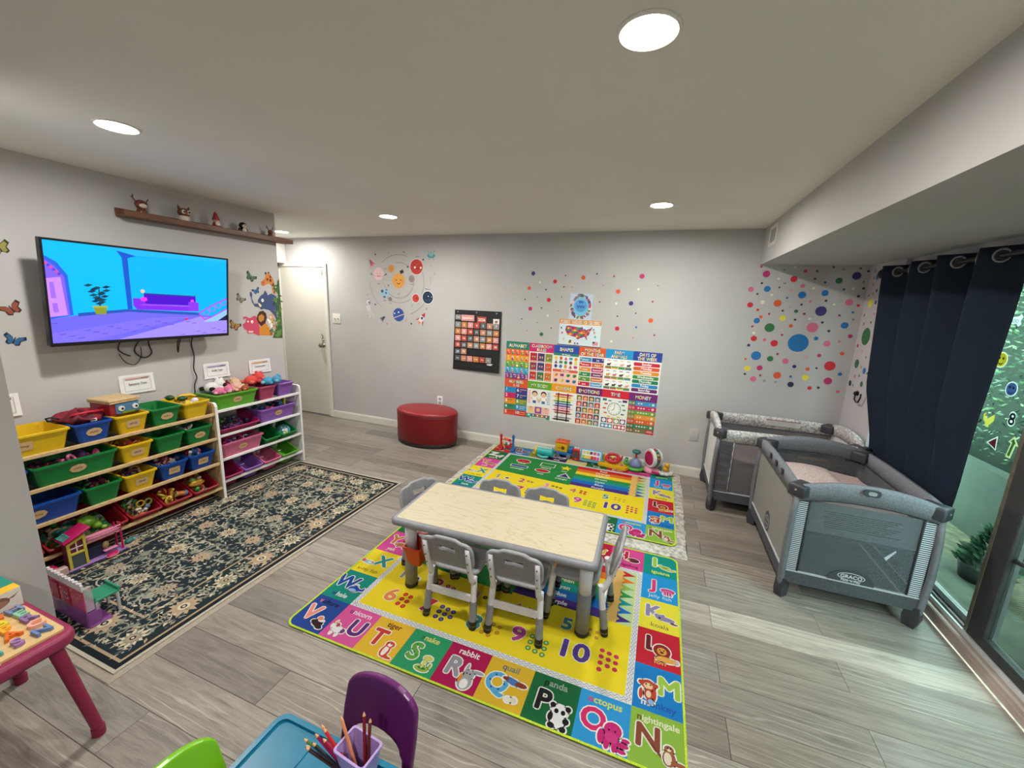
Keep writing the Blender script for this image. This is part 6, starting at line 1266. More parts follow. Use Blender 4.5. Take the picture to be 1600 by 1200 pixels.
        for k in range(4): x=.012+k*.062; p.rect(x,h*.20,x+.056,h*.36,[(60,70,110),(206,60,70),(110,150,70),(110,60,120)][k],3); p.circle(x+.028,h*.28,.020,(248,248,246),4,n=14); p.line([(x+.028,h*.28),(x+.028,h*.28+.014)],.002,(90,90,90),5)
        for c,x0_,col in ((0,.008,(60,140,180)),(1,cw/2+.004,(206,40,70))):
            p.rect(x0_,.010,x0_+cw/2-.012,h*.17,col,3)
            for k in range(3): p.circle(x0_+.024+k*.038,h*.10,.015,(240,246,248),4,n=12)
    def money(p,h):
        cs=[(60,150,200),(200,40,110),(110,160,70),(232,150,60),(224,96,50),(60,130,90),(130,110,80)]
        for k in range(7):
            y=h-(k+1)*h/7; p.rect(0,y,.072,y+h/7,[(60,130,110),(206,50,90),(110,140,70),(150,130,70),(206,80,60),(50,110,80),(120,90,60)][k],2); p.rect(.072,y,cw,y+h/7,cs[k],2)
            for q in range(2): p.circle(.020+q*.03,y+h/14,.011,(214,200,180),3,n=10); p.circle(.020+q*.03,y+h/14,.006,(150,110,90),4,n=8)
            for q in range(2+k%3): p.circle(.10+q*.026,y+h/14,.009,(226,214,196),3,n=10)
            p.text('-',.20,y+h/14-.006,.02,(250,250,250),3); p.circle(.235,y+h/14,.013,(226,220,200),3,n=10)
        p.rect(cw-.075,.0,cw,h/7,(206,44,50),3); p.rect(cw-.065,.018,cw-.01,.024,(250,220,210),4); p.rect(cw-.065,.03,cw-.02,.035,(250,220,210),4)
    chart(0,1,('ALPHABET',),(40,130,110),alphabet); chart(1,1,('CLASSROOM','RULES'),(214,40,110),rules,True); chart(2,1,('SHAPES',),(40,80,170),shapes); chart(3,1,('MONTHS','OF THE YEAR'),(226,90,44),months,True); chart(4,1,('FARM','ANIMALS'),(40,150,210),farm,True); chart(5,1,('DAYS OF','THE WEEK'),(40,70,160),days,True)
    chart(0,0,('NUMBERS','1-10'),(224,90,50),numbers,True); chart(1,0,('MY BODY',),(96,170,40),body); chart(2,0,('COLORS',),(240,160,40),colors); chart(3,0,('EMOTIONS',),(110,40,110),emotions); chart(4,0,('TIME',),(214,40,60),clock); chart(5,0,('MONEY',),(120,40,120),money)
    # map poster
    t=thing('map_poster','laminated map poster with orange title strip above the learning chart sheet','poster',(-.998,YB-.0005,1.196),0,None,(PI/2,.012,0))
    G().box(-.012,.436,-.008,.268,0,.0006).build('laminate',mat('clear_laminate',(196,196,194),.2),t)
    p=P(.0002); p.rect(0,0,.424,.212,(214,228,234),1); p.rect(-.004,.212,.424,.258,(226,150,50),2)
    for k,c in enumerate('UNITED STATES OF AMERICA'):
        if c!=' ': x=.016+k*.0168; p.rect(x-.006,.220,x+.008,.249,[(250,240,210),(240,200,190),(210,230,220)][k%3],3); p.text(c,x+.001,.226,.018,RB[(k*5)%9],4)
    us=[(.07,.19),(.10,.195),(.21,.182),(.235,.19),(.245,.165),(.262,.172),(.275,.16),(.29,.168),(.318,.178),(.330,.195),(.338,.188),(.322,.16),(.312,.142),(.314,.128),(.302,.108),(.285,.098),(.294,.066),(.286,.062),(.270,.092),(.235,.086),(.205,.064),(.19,.062),(.178,.082),(.145,.088),(.10,.10),(.078,.118),(.062,.15)]
    p.poly(us,(150,60,110),3)
    def inside(x,y):
        c=False; n=len(us)
        for i in range(n):
            x1,y1=us[i];x2,y2=us[(i+1)%n]
            if (y1>y)!=(y2>y) and x<(x2-x1)*(y-y1)/(y2-y1)+x1: c=not c
        return c
    MC=[(40,90,170),(226,60,70),(240,190,60),(60,140,70),(150,40,110),(230,110,60),(50,150,140),(190,110,80)]
    y=.06; k=0
    while y<.2:
        x=.06
        while x<.34:
            q=[(x,y),(x+.022,y),(x+.022,y+.019),(x,y+.019)]
            if sum(inside(*v) for v in q)>=3: p.poly(q,MC[(k*5+int(y*300))%8] if x<.24 else [(190,110,80),(160,70,70),(226,130,70)][k%3],4+.01*(k%9))
            x+=.023; k+=1
        y+=.020
    p.rect(.35,.012,.405,.05,(200,90,96),4); p.rect(.35,.032,.374,.05,(60,60,90),5)
    for q in range(3): p.rect(.35,.017+.012*q,.405,.021+.012*q,(240,230,226),4.5)
    for q,(x,y) in enumerate(((.02,.17),(.03,.12),(.05,.06),(.12,.04),(.17,.02),(.36,.14),(.37,.10),(.35,.17),(.20,.02))): p.circle(x,y,.009,MC[q%8],4,n=8); p.rect(x-.01,y-.015,x+.012,y-.012,(150,160,170),4)
    p.poly([(.10,.03),(.12,.055),(.135,.045),(.13,.02),(.11,.015)],(214,150,60),4)
    p.build('map_print',PRINT,t,(0,0,.0008))
    t=thing('small_poster','small laminated blue oval poster topmost on the back wall above the map','poster',(-.905,YB-.0006,1.452),0,None,(PI/2,.008,0))
    G().box(-.014,.262,-.012,.275,0,.0006).build('laminate',mat('clear_laminate',(196,196,194),.2),t)
    p=P(.0002); p.rect(0,0,.226,.258,(190,206,224),1); rnd=random.Random(3)
    for k in range(44):
        a=k*2*PI/44; p.circle(.113+.092*math.cos(a)*rnd.uniform(.9,1.08),.129+.108*math.sin(a)*rnd.uniform(.9,1.08),rnd.uniform(.010,.02),rnd.choice(((120,80,90),(206,130,90),(90,130,180),(230,180,170),(100,150,90),(236,200,210),(70,80,120),(190,90,100))),2+.01*k,n=9)
    p.circle(.113,.132,.078,(120,190,226),3,.094,24); p.circle(.113,.14,.062,(90,160,216),4,.06,20); p.line([(.09,.19),(.10,.165),(.11,.19),(.122,.165),(.13,.185)],.008,(40,90,180),5); p.line([(.075,.145),(.085,.118),(.10,.145),(.112,.118),(.126,.145),(.138,.118),(.15,.14)],.009,(40,90,180),5); p.rect(.08,.095,.146,.099,(80,130,190),5); p.rect(.09,.083,.136,.087,(80,130,190),5)
    p.build('poster_print',PRINT,t,(0,0,.0008))
charts()
def plates():
    IV=mat('ivory_plate',(226,222,210),.4)
    t=thing('light_switch','white double light switch plate beside the hall door','light switch',(-3.899,YB,1.309))
    G().box(-.062,.062,-.007,0,-.062,.062,0,.004,2).build('plate',IV,t)
    for x in (-.023,.023): G().box(x-.005,x+.005,-.018,-.006,-.012,.008).build('toggle',mat('toggle_grey',(190,188,180),.4),t)
    t=thing('wall_outlet','white wall outlet just above the red ottoman','outlet',(-2.395,YB,.415)); G().box(-.037,.037,-.006,0,-.06,.06,0,.004,2).build('plate',mat('white_outlet',(240,238,236),.4),t)
    for z in (-.024,.024): G().prism(rrect(-.017,-.014,.017,.014,.009,3),0,.0015,0,Matrix.Translation((0,-.006,z))@Matrix.Rotation(PI/2,4,'X')).build('socket',mat('socket_face',(170,168,166),.5),t)
    t=thing('blank_outlet','grey painted blank wall plate left of the cots','outlet',(.390,YB,.420)); G().box(-.040,.040,-.006,0,-.06,.06,0,.003,2).build('plate',mat('painted_plate',(186,185,183),.6),t)
    G().cyl((0,-.006,.02),(0,-.0075,.02),.004,n=8).cyl((0,-.006,-.02),(0,-.0075,-.02),.004,n=8).build('screw',ALU,t)
    t=thing('air_vent','small white air vent grille on the soffit face','vent',(.7242,3.765,2.183))
    o=G(); o.ringplate([(-.115,-.075),(.115,-.075),(.115,.075),(-.115,.075)],[(-.085,-.050),(.085,-.050),(.085,.050),(-.085,.050)],0,.006,0,Matrix.Rotation(-PI/2,4,'Z')@Matrix.Rotation(PI/2,4,'X')); o.build('frame',WHITE,t)
    for k in range(7): G().box(-.004,-.001,-.085,.085,-.048+k*.014,-.040+k*.014).build('louvre',mat('vent_louvre',(196,194,188),.5),t)
    G().box(-.001,0,-.085,.085,-.05,.05).build('dark_backing',mat('vent_dark',(90,88,84),.8),t)
plates()
# ================================================================ toy bin racks
CN={'yellow':(238,198,24),'blue':(14,76,168),'green':(14,130,58),'red':(158,14,34),'lime':(98,180,48),'purple':(150,98,196),'rose':(186,72,112),'magenta':(166,28,96),'pink':(222,116,156)}
WOOD=mat('birch_ply',(206,178,132),.5,c2=(190,160,114),scale=7,stretch=(1,8,8))
WLAC=mat('white_lacquer',(232,232,232),.35,c2=(226,226,226),scale=5)
def rack(label,y0,y1,xf,rails,m,mp,top):
    t=thing('bin_rack',label,'shelf',(0,0,0)); xb=XL+.004
    prof=[(xb,.0),(xf,.0),(xf,top-.03),(xf-.008,top-.008),(xf-.03,top),(xf-.10,top),(xb,.60)]
    for y in (y0,y1-.018):
        M=Matrix.Translation((0,y+.018,.0085))@Matrix.Rotation(PI/2,4,'X')
        s=G().prism(prof,0,.018,0,M).build('side_panel',mp,t)
        if m is WOOD: G().ringplate([(xf+.0015,0),(xf+.0015,top-.028),(xf-.007,top-.006),(xf-.03,top+.002)],[(xf-.002,0),(xf-.002,top-.03),(xf-.010,top-.01),(xf-.03,top-.001)],-.0005,.0185,0,M).build('white_edge_band',WLAC,s)
    for z in rails:
        G().box(xf-.022,xf-.004,y0+.018,y1-.018,z-.010,z+.010,0,.002).build('front_rail',m,t)
        G().box(xb+.03,xb+.04,y0+.018,y1-.018,z-.010,z+.010,0,.002).build('back_rail',m,t)
R1=(.687,.496,.296,.095); R2=(.682,.482,.286,.104)
rack('birch coloured toy bin rack under the television',.770,1.994,-3.072,R1,WOOD,WOOD,.765)
rack('white toy bin rack at the far end of the wall beside the hall door',2.004,2.806,-3.138,R2,WLAC,WLAC,.752)
def bin_mesh(w,h=.118,d=.272):
    g=G(); th=.003; n=3
    def rr(x0,x1,hw,r): return rrect(x0,-hw,x1,hw,r,n)
    o_top=rr(-d,-.008,w/2-.008,.018); o_bot=rr(-d+.022,-.030,w/2-.026,.02); i_top=rr(-d+th,-.008-th,w/2-.008-th,.016); i_bot=rr(-d+.024,-.033,w/2-.029,.018)
    lip_o=rr(-d-.006,0,w/2-.001,.02); k=len(o_top)
    lv=[(o_bot,-h),(o_top,-.012),(lip_o,-.012),(lip_o,-.002),(i_top,0),(i_bot,-h+.004)]
    vs=[(x,y,z) for ring,z in lv for x,y in ring]; fs=[]
    for a in range(len(lv)-1):
        for i in range(k): fs.append([a*k+i,a*k+(i+1)%k,(a+1)*k+(i+1)%k,(a+1)*k+i])
    fs+=[list(range(k))[::-1],[5*k+i for i in range(k)]]
    g.add(vs,fs); return g
BINS={}
def bin_(key,label,col,y0,y1,xf,rim,tilt=0,tagk=None):
    t=thing('toy_bin',label,'bin',(xf,(y0+y1)/2,rim),0,'toy bins in the racks',(0,tilt,0)); w=y1-y0
    bin_mesh(w).build('tub',plastic(CN[col],.38),t)
    if tagk:
        M=Matrix.Translation((-.0175,0,-.060))@Matrix.Rotation(PI/2-.0,4,'Z')@Matrix.Rotation(PI/2+.2,4,'X')
        if tagk=='o': pl=[(.036*(1+.04*math.cos(8*a))*math.cos(a),.024*(1+.04*math.cos(8*a))*math.sin(a)) for a in [q*2*PI/40 for q in range(40)]]
        else: pl=rrect(-.034,-.024,.034,.024,.006,3)
        p=G().prism(pl,.0005,.002,0,M); o=p.build('wood_label',mat('wood_label',(206,174,128),.6,c2=(192,158,112),scale=60,stretch=(1,8,1)),t)
        q=P(.0003); rnd=random.Random(len(key)*7+int(y0*100))
        for k in range(5): q.line([(-.020+.008*k,-.003+rnd.uniform(-.004,.004)),(-.016+.008*k,.005+rnd.uniform(-.003,.003)),(-.014+.008*k,-.004)],.0024,(84,70,54),1)
        o2=q.build('worn_script',PRINT_MATTE,o); o2.matrix_local=M@Matrix.Translation((0,0,.0021))
    BINS[key]=(t,xf,(y0+y1)/2,rim,tilt,w,col); return t
X1=-3.062; U=.008
def up(z): return z+.010+.118
c=[1.765,1.575,1.385,1.195,1.005,.815]; e=.186
bin_('a1','yellow bin of play food at the far end of the top row','yellow',c[0]+.002,c[0]+e,X1,up(R1[0]))
bin_('a2','empty green bin in the top row of the birch rack','green',c[1]+.002,c[1]+e,X1,up(R1[0]),0,'o')
bin_('a3','yellow bin with blue googly eyed box on it, top row of the birch rack','yellow',c[2]+.002,c[2]+e,X1,up(R1[0]),0,'r')
bin_('a4','blue bin with a maroon bag on it, top row of the birch rack','blue',c[3]+.002,c[3]+e,X1,up(R1[0]),0,'o')
bin_('a5','long yellow bin beside the near wall corner, top row of the birch rack','yellow',c[5]+.002,c[4]+e,X1,up(R1[0]),0,'r')
bin_('b1','green bin with wooden label at the far end of the second row','green',c[0]+.002,c[0]+e,X1,up(R1[1]),0,'o')
bin_('b2','plain green bin without label in the second row of the birch rack','green',c[1]+.002,c[1]+e,X1,up(R1[1]))
bin_('b3','yellow bin of red and orange toys in the second row of the birch rack','yellow',c[2]+.002,c[2]+e,X1,up(R1[1]),0,'r')
bin_('b4','long dark green bin of pink toys in the second row of the birch rack','green',c[4]+.002,c[3]+e,X1,up(R1[1]),0,'o')
bin_('b5','blue bin mostly hidden by the near wall corner, second row','blue',c[5]+.002,c[5]+e,X1,up(R1[1]))
bin_('c1','blue bin at the far end of the third row of the birch rack','blue',c[0]+.002,c[0]+e,X1,up(R1[2]),0,'r')
bin_('c2','blue doll bin second from the far end of the third row','blue',c[1]+.002,c[1]+e,X1,up(R1[2]),0,'r')
bin_('c3','yellow bin of dark toys in the third row of the birch rack','yellow',c[2]+.002,c[2]+e,X1,up(R1[2]),0,'r')
bin_('c4','green bin of mixed toys in the third row of the birch rack','green',c[3]+.002,c[3]+e,X1,up(R1[2]))
bin_('c5','long blue bin in the third row beside the near wall corner','blue',c[5]+.002,c[4]+e,X1,up(R1[2]),0,'o')
T=.40
bin_('d1','tilted red bin at the far end of the bottom row, birch rack','red',c[0]+.002,c[0]+e,X1,.140,T)
bin_('d2','tilted red bin of bright baby toys, second from the far end of the bottom row','red',c[1]+.002,c[1]+e,X1,.140,T)
bin_('d3','tilted red bin holding a flower rattle in the bottom row of the birch rack','red',c[2]+.002,c[2]+e,X1,.140,T)
bin_('d4','long tilted red bin holding a green gourd toy in the bottom row','red',c[4]+.002,c[3]+e,X1,.140,T)
bin_('d5','tilted red bin behind the pink doll house in the bottom row','red',c[5]+.002,c[5]+e,X1,.140,T)
X2=-3.128
bin_('e1','long bright lime green bin of soft dolls on top of the white rack','lime',2.030,2.384,X2,up(R2[0]),0,'o')
bin_('e2','rose pink bin of soft toys on top of the white rack','rose',2.390,2.562,X2,up(R2[0]))
bin_('e3','purple bin at the far end of the top row of the white rack','purple',2.568,2.742,X2,up(R2[0]))
bin_('f1','long tilted magenta bin in the second row of the white rack','magenta',2.030,2.378,X2,.530,T)
bin_('f2','long purple bin with a wooden label in the second row of the white rack','purple',2.384,2.744,X2,up(R2[1]),0,'o')
bin_('g1','long light pink bin in the third row of the white rack','pink',2.030,2.400,X2,up(R2[2]),0,'o')
bin_('g2','tilted green bin in the third row of the white rack','green',2.406,2.568,X2,.338,T)
bin_('g3','tilted blue green bin holding a face ball, third row of the white rack','green',2.574,2.742,X2,.338,T)
bin_('h1','tilted magenta bin in the bottom row of the white rack','magenta',2.030,2.196,X2,.140,T)
bin_('h2','tilted purple bin in the bottom row of the white rack','purple',2.202,2.376,X2,.140,T)
bin_('h3','tilted pink bin in the bottom row of the white rack','pink',2.382,2.558,X2,.140,T)
bin_('h4','tilted bright green bin at the far end of the bottom row of the white rack','lime',2.564,2.742,X2,.140,T)
def bin_world(key,x,y,z):
    t,xf,yc,rim,tl,w,col=BINS[key]; M=Matrix.Translation((xf,yc,rim))@Matrix.Rotation(tl,4,'Y'); return M@Vector((x,y,z))
PAL={'red':(204,44,48),'orange':(232,120,44),'yellow':(240,204,60),'green':(70,160,74),'blue':(46,104,184),'purple':(126,76,160),'pink':(232,122,164),'white':(236,234,228),'teal':(56,164,164),'maroon':(110,36,54),'navy':(40,46,84),'tan':(206,170,126),'black':(40,38,42),'magenta':(196,44,120)}
PROTO={}
def toy_mesh(kind,col):
    if (kind,col) in PROTO: return PROTO[kind,col]
    g=G(); s=.024
    if kind=='ball': g.ball((0,0,0),s*.8,12)
    if kind=='brick':
        g.box(-s,s,-s*.6,s*.6,-s*.5,s*.4,0,.003)
        for x in (-.5,.5): g.cyl((x*s,0,s*.4),(x*s,0,s*.62),s*.28,n=10)
    if kind=='ring': g.tube([(s*math.cos(q*PI/8),s*math.sin(q*PI/8),0) for q in range(16)],s*.32,7,close=True)
    if kind=='peg': g.cyl((0,0,-s),(0,0,s*.5),s*.35,s*.45,10).ball((0,0,s*.8),s*.5,10)
    if kind=='figure': g.lathe([(0,-s),(s*.6,-s*.9),(s*.5,-.1*s),(s*.3,s*.25),(0,s*.3)],n=10).ball((0,0,s*.65),s*.45,10)
    if kind=='cup': g.lathe([(0,-s*.8),(s*.5,-s*.8),(s*.75,s*.6),(s*.66,s*.6),(s*.45,-s*.6),(0,-s*.6)],n=12)
    if kind=='star': g.prism([(s*(1.1 if q%2==0 else .55)*math.cos(q*PI/5),s*(1.1 if q%2==0 else .55)*math.sin(q*PI/5)) for q in range(10)],-s*.22,s*.22)
    me=bpy.data.meshes.new('toy_'+kind); me.from_pydata(g.v,[],g.f); me.polygons.foreach_set('use_smooth',g.sm); me.materials.append(plastic(PAL[col],.4))
    PROTO[kind,col]=me; return me
def fill(key,where,n,cols,depth=.045,seed=1,kinds=('ball','brick','ring','peg','figure','cup','star'),yr=(-1,1)):
    rnd=random.Random(seed); t,xf,yc,rim,tl,w,col=BINS[key]
    combos=[(k,c_) for k in kinds for c_ in cols]; rnd.shuffle(combos); combos=combos[:n]
    hw=w/2-.045; nx,ny=16,max(8,int(w/.02))
    vs=[bin_world(key,-.045-.19*i/nx,(yr[0]+(yr[1]-yr[0])*j/ny)*hw,-depth-.012+rnd.uniform(-.012,.010)-(.03 if i in(0,nx) or j in (0,ny) else 0)) for j in range(ny+1) for i in range(nx+1)]
    g=G().add(vs,[[j*(nx+1)+i,j*(nx+1)+i+1,(j+1)*(nx+1)+i+1,(j+1)*(nx+1)+i] for j in range(ny) for i in range(nx)])
    # walls down to the bottom so that the heap is a solid lump
    g.mi=[rnd.randrange(len(cols)) for _ in g.f]
    tag(g.build('toy_heap',[plastic(PAL[c_],.45) for c_ in cols],flip=False),'heap of small loose toys filling the '+where,'toys',None,'stuff')
    for q,(k,c_) in enumerate(combos):
        p=bin_world(key,rnd.uniform(-.215,-.06),rnd.uniform(yr[0],yr[1])*hw,-depth+rnd.uniform(.0,.022))
        o=bpy.data.objects.new('toy_'+k,toy_mesh(k,c_)); COL.objects.link(o); o.location=p; o.rotation_euler=(rnd.uniform(0,6),rnd.uniform(0,6),rnd.uniform(0,6)); s=rnd.uniform(.75,1.15); o.scale=(s,s,s)
        tag(o,'small %s toy %s lying in the %s'%(c_,k,where),'toy','loose toys in the '+where)
W_='birch rack'
fill('b3','second row yellow bin',10,['red','orange','yellow','pink','maroon'],.035,3)
fill('c3','third row yellow bin',11,['maroon','purple','tan','black','navy','yellow'],.030,4)
fill('c2','third row blue doll bin',14,['pink','tan','orange','navy','red','white'],.012,5,('ball','figure','peg','star'))
fill('c1','third row far blue bin',14,['navy','white','red','green','pink','blue'],.012,6)
fill('c4','third row green bin',9,['maroon','white','tan','green','purple'],.030,7)
fill('b4','second row long green bin',12,['pink','magenta','maroon','purple'],.035,8,('ball','cup','figure','ring'))
fill('b1','second row far green bin',6,['white','purple','black'],.035,9)
fill('d1','far tilted red bin',9,['green','yellow','orange','white','red'],.035,10)
fill('d2','second tilted red bin',7,['red','yellow','magenta','orange'],.040,11)
fill('d3','tilted red rattle bin',8,['white','green','navy','tan','yellow'],.040,12)
fill('d4','long tilted red bin',9,['green','tan','maroon','teal'],.040,13,('ball','ring','brick','cup'))
fill('d5','tilted red bin by the doll house',9,['red','white','black','orange','tan'],.03,14)
fill('f1','magenta bin of the white rack',9,['black','navy','maroon','green','purple'],.05,15)
fill('f2','long purple bin of the white rack',10,['magenta','pink','blue','navy','teal'],.030,16)
fill('g1','light pink bin of the white rack',8,['pink','magenta','purple','white'],.035,17,('cup','ring','figure','brick'))
fill('a1','yellow play food bin',5,['yellow','tan','white'],.03,18,('brick','peg','cup'))
def soft_blob(g,parts):
    for c_,r,mi in parts: g.ball(c_,r,12,mi)
    return g
def special():
    def one(name,label,cat,parts,mats,loc,rz=0,group=None,part='body'):
        t=thing(name,label,cat,loc,rz,group); 
        for nm,pl,m in parts:
            g=G(); 
            for q in pl:
                if q[0]=='b': g.ball(q[1],q[2],12)
                elif q[0]=='c': g.cyl(*q[1:])
                elif q[0]=='x': g.box(*q[1:],bev=.003)
                elif q[0]=='t': g.tube(q[1],q[2],8,close=(len(q)>3))
            g.build(nm,m,t)
        return t
    GN=plastic((24,84,40),.4);YW=plastic((240,200,50));WH=plastic((240,240,236));FUR=lambda c_: cloth(c_,.4,200)
    p=bin_world('a1',-.20,-.06,0); one('toy_cucumber','dark green toy cucumber half leaning on the yellow play food bin','toy',[('body',[('b',(0,0,0),(.030,.022,.02))],GN),('stem',[('c',(-.028,0,0),(-.036,0,.002),.005)],plastic((60,110,50)))],0,p+Vector((0,0,.016)),.4)
    p=bin_world('a1',-.15,-.01,0); one('toy_cucumber','second dark green toy cucumber, nearer the middle of the play food bin','toy',[('body',[('b',(0,0,0),(.032,.022,.02))],GN),('stem',[('c',(-.030,0,0),(-.038,0,.002),.005)],plastic((60,110,50)))],0,p+Vector((0,0,.006)),.9)
    p=bin_world('a1',-.09,.035,-.01); one('toy_egg','white toy egg in the yellow play food bin','toy',[('shell',[('b',(0,0,0),(.022,.026,.022))],WH)],0,p,0)
    p=bin_world('a1',-.17,.02,0); one('toy_banana','yellow toy banana across the yellow play food bin','toy',[('body',[('t',[(-.06,-.02,0),(-.02,0,.014),(.03,.006,.016),(.065,-.004,.004)],[.008,.014,.014,.007])],YW),('tip',[('b',(.067,-.005,.003),.007)],plastic((90,70,40)))],0,p+Vector((0,0,.004)),1.2)
    # wooden toy box with eyes
    t=thing('wooden_toy_box','wooden toy box with blue front and two googly eyes on the yellow bin','toy',(-3.205,1.462,.820),.12)
    G().box(-.10,.088,-.082,.082,.068,.080,0,.003).box(-.10,.09,-.085,.085,.080,.094,0,.003).build('lid',WOOD,t)
    G().box(-.09,.078,-.078,.078,-.006,.068,0,.004).build('box_body',plastic((160,34,44)),t)
    f=G().box(.078,.083,-.05,.078,.0,.066,0,.002).build('blue_front',plastic((84,132,176)),t)
    for y in (-.022,.055): G().cyl((.083,y,.034),(.088,y,.034),.017,n=16).build('eye_disc',WH,f); G().cyl((.088,y+.004,.032),(.0895,y+.004,.032),.007,n=12).build('pupil',plastic((30,26,28)),f)
    G().box(.083,.086,-.02,.05,.0,.012).build('green_strip',plastic((120,160,50)),f)
    # maroon bag
    t=thing('fabric_bag','crumpled maroon red fabric bag with black strap on the blue bin','bag',(-3.20,1.285,.815),.1)
    rnd=random.Random(5); g=G(); n=22;m=14; vs=[]
    for j in range(m+1):
        for i in range(n+1):
            a=2*PI*i/n; v=j/m; r=math.sin(PI*min(.999,max(.001,v)))**.6
            vs.append((.095*r*math.cos(a)*(1+.13*math.sin(3*a+5*v)),.105*r*math.sin(a)*(1+.12*math.cos(2*a-4*v)),-.03+.085*v+.012*math.sin(5*a+7*v)+.010*math.sin(9*a)))
    g.add(vs,[[j*(n+1)+i,j*(n+1)+i+1,(j+1)*(n+1)+i+1,(j+1)*(n+1)+i] for j in range(m) for i in range(n)],0,True); g.build('cloth_body',mat('maroon_bag_cloth',(140,20,40),.7,c2=(70,14,26),scale=22,bump=.6),t)
    G().tube([(.02,-.10,.03),(.01,-.125,.045),(-.01,-.14,.04),(-.02,-.13,.02),(-.01,-.11,.015)],.005,6).build('strap',BLACKR,t)
    G().tube([(.06,-.07,.045),(.075,0,.052),(.07,.08,.045)],.007,6).build('piped_edge',mat('bright_red_piping',(190,24,44),.5),t); G().box(.088,.093,.0,.03,-.005,.012).build('care_label',WH,t)
    # soft dolls on the lime bin
    def plush(label,pos,c1,c2,s,rz,extra=None):
        t=thing('plush_toy',label,'soft toy',pos,rz,'soft toys on the white rack')
        b=G().ball((0,0,0),(.040*s,.048*s,.036*s),12).build('body',FUR(c1),t)
        h=G().ball((.012*s,.062*s,.016*s),(.036*s,.036*s,.034*s),12).ball((.012*s,.082*s,.044*s),.013*s,8).ball((-.012*s,.070*s,.046*s),.013*s,8).build('head',FUR(c1),t)
        G().ball((.040*s,.066*s,.010*s),(.014*s,.018*s,.014*s),8).build('muzzle',FUR(c2),h); G().ball((.040*s,.056*s,.026*s),.0045*s,6).ball((.038*s,.076*s,.026*s),.0045*s,6).build('eyes',BLACKR,h)
        for q,(x,y) in enumerate(((.03,-.03),(-.03,-.03),(.04,.02),(-.035,.02))): G().ball((x*1.2*s,y*1.2*s,-.004*s),(.022*s,.016*s,.014*s),8).build('limb',FUR(c2 if q<2 else c1),t)
    plush('white and black panda like plush on the lime bin',bin_world('e1',-.20,-.075,.030),(236,236,236),(40,38,40),1.15,.3)
    plush('pink plush at the near end of the lime bin',bin_world('e1',-.09,-.085,.010),(228,130,166),(240,170,190),.9,-.4)
    plush('peach plush doll in the middle of the lime bin',bin_world('e1',-.08,-.02,.014),(236,186,166),(240,206,190),.95,.2)
    plush('maroon plush behind the peach doll on the lime bin',bin_world('e1',-.20,.01,.018),(124,44,50),(150,60,60),.8,.6)
    plush('cream and tan plush lying toward the far end of the lime bin',bin_world('e1',-.13,.075,.018),(224,192,156),(240,222,196),1.1,1.2)
    plush('brown plush at the far front of the lime bin',bin_world('e1',-.07,.055,.004),(170,90,60),(206,140,100),.75,-.9)
    plush('coral red plush heaped on the rose bin',bin_world('e2',-.17,-.03,.036),(226,84,78),(236,110,100),1.2,.2)
    plush('second coral plush behind on the rose bin',bin_world('e2',-.22,.05,.038),(224,80,74),(236,110,100),1.0,1.4)
    plush('sky blue plush on the front of the rose bin',bin_world('e2',-.07,.055,.026),(86,164,204),(130,196,222),1.05,-.8)
    p=bin_world('f2',-.10,.075,-.005); one('toy_camera','blue and black square toy camera in the long purple bin','toy',[('case',[('x',-.02,.02,-.028,.028,-.022,.022)],plastic((24,50,80))),('lens_ring',[('t',[(.022,.014*math.cos(q),.014*math.sin(q)) for q in [k*PI/6 for k in range(12)]],.004,1)],plastic((60,150,210)))],0,p,.2)
    p=bin_world('f2',-.12,.14,.0); one('toy_block','olive yellow toy block at the far end of the long purple bin','toy',[('block',[('x',-.016,.016,-.014,.014,-.03,.03)],plastic((180,176,70))),('top_cap',[('x',-.017,.017,-.015,.015,.030,.036)],plastic((210,200,90)))],0,p,.3)
    p=bin_world('g3',-.085,.0,-.035); t=thing('face_ball','teal ball with a round black and white dog face print','ball',p,0); G().ball((0,0,0),.062,20).build('ball_body',plastic((70,160,166)),t)
    q=P(.0006); q.circle(0,0,.040,(150,200,206),1); q.circle(0,0,.034,(42,50,74),2); q.circle(-.012,.010,.011,WHT,3) if 0 else None
    q.circle(.012,.008,.012,(240,240,240),3); q.circle(-.012,.010,.010,(240,240,240),3); q.circle(.013,.008,.005,(20,20,24),4,n=8); q.circle(-.011,.010,.004,(20,20,24),4,n=8); q.circle(.014,-.012,.012,(226,206,90),3,.008); q.circle(-.006,-.014,.012,(230,226,220),3,.009); q.poly([(-.03,.03),(-.02,.045),(-.012,.03)],(240,240,240),3); q.poly([(.012,.03),(.022,.044),(.03,.028)],(42,50,74),3)
    # bend the print onto the ball
    q.v=[(x,y,math.sqrt(max(1e-6,.0625**2-x*x-y*y))+z) for x,y,z in q.v]
    o=q.build('printed_face',PRINT,t); o.rotation_euler=(PI/2-.25,0,PI/2-.45)
    p=bin_world('d4',-.10,.03,-.02); one('toy_gourd','shiny green pear shaped gourd toy in the long tilted red bin','toy',[('body',[('b',(-.01,0,.02),(.044,.042,.042)),('b',(.03,.02,.0),(.026,.026,.026)),('b',(.06,.038,-.02),(.016,.016,.014))],plastic((132,190,56),.25)),('mouth_ring',[('t',[(-.04+.0*k,.022*math.cos(k*PI/6),.035+.022*math.sin(k*PI/6)) for k in range(12)],.005,1)],plastic((150,140,90)))],0,p,.2)
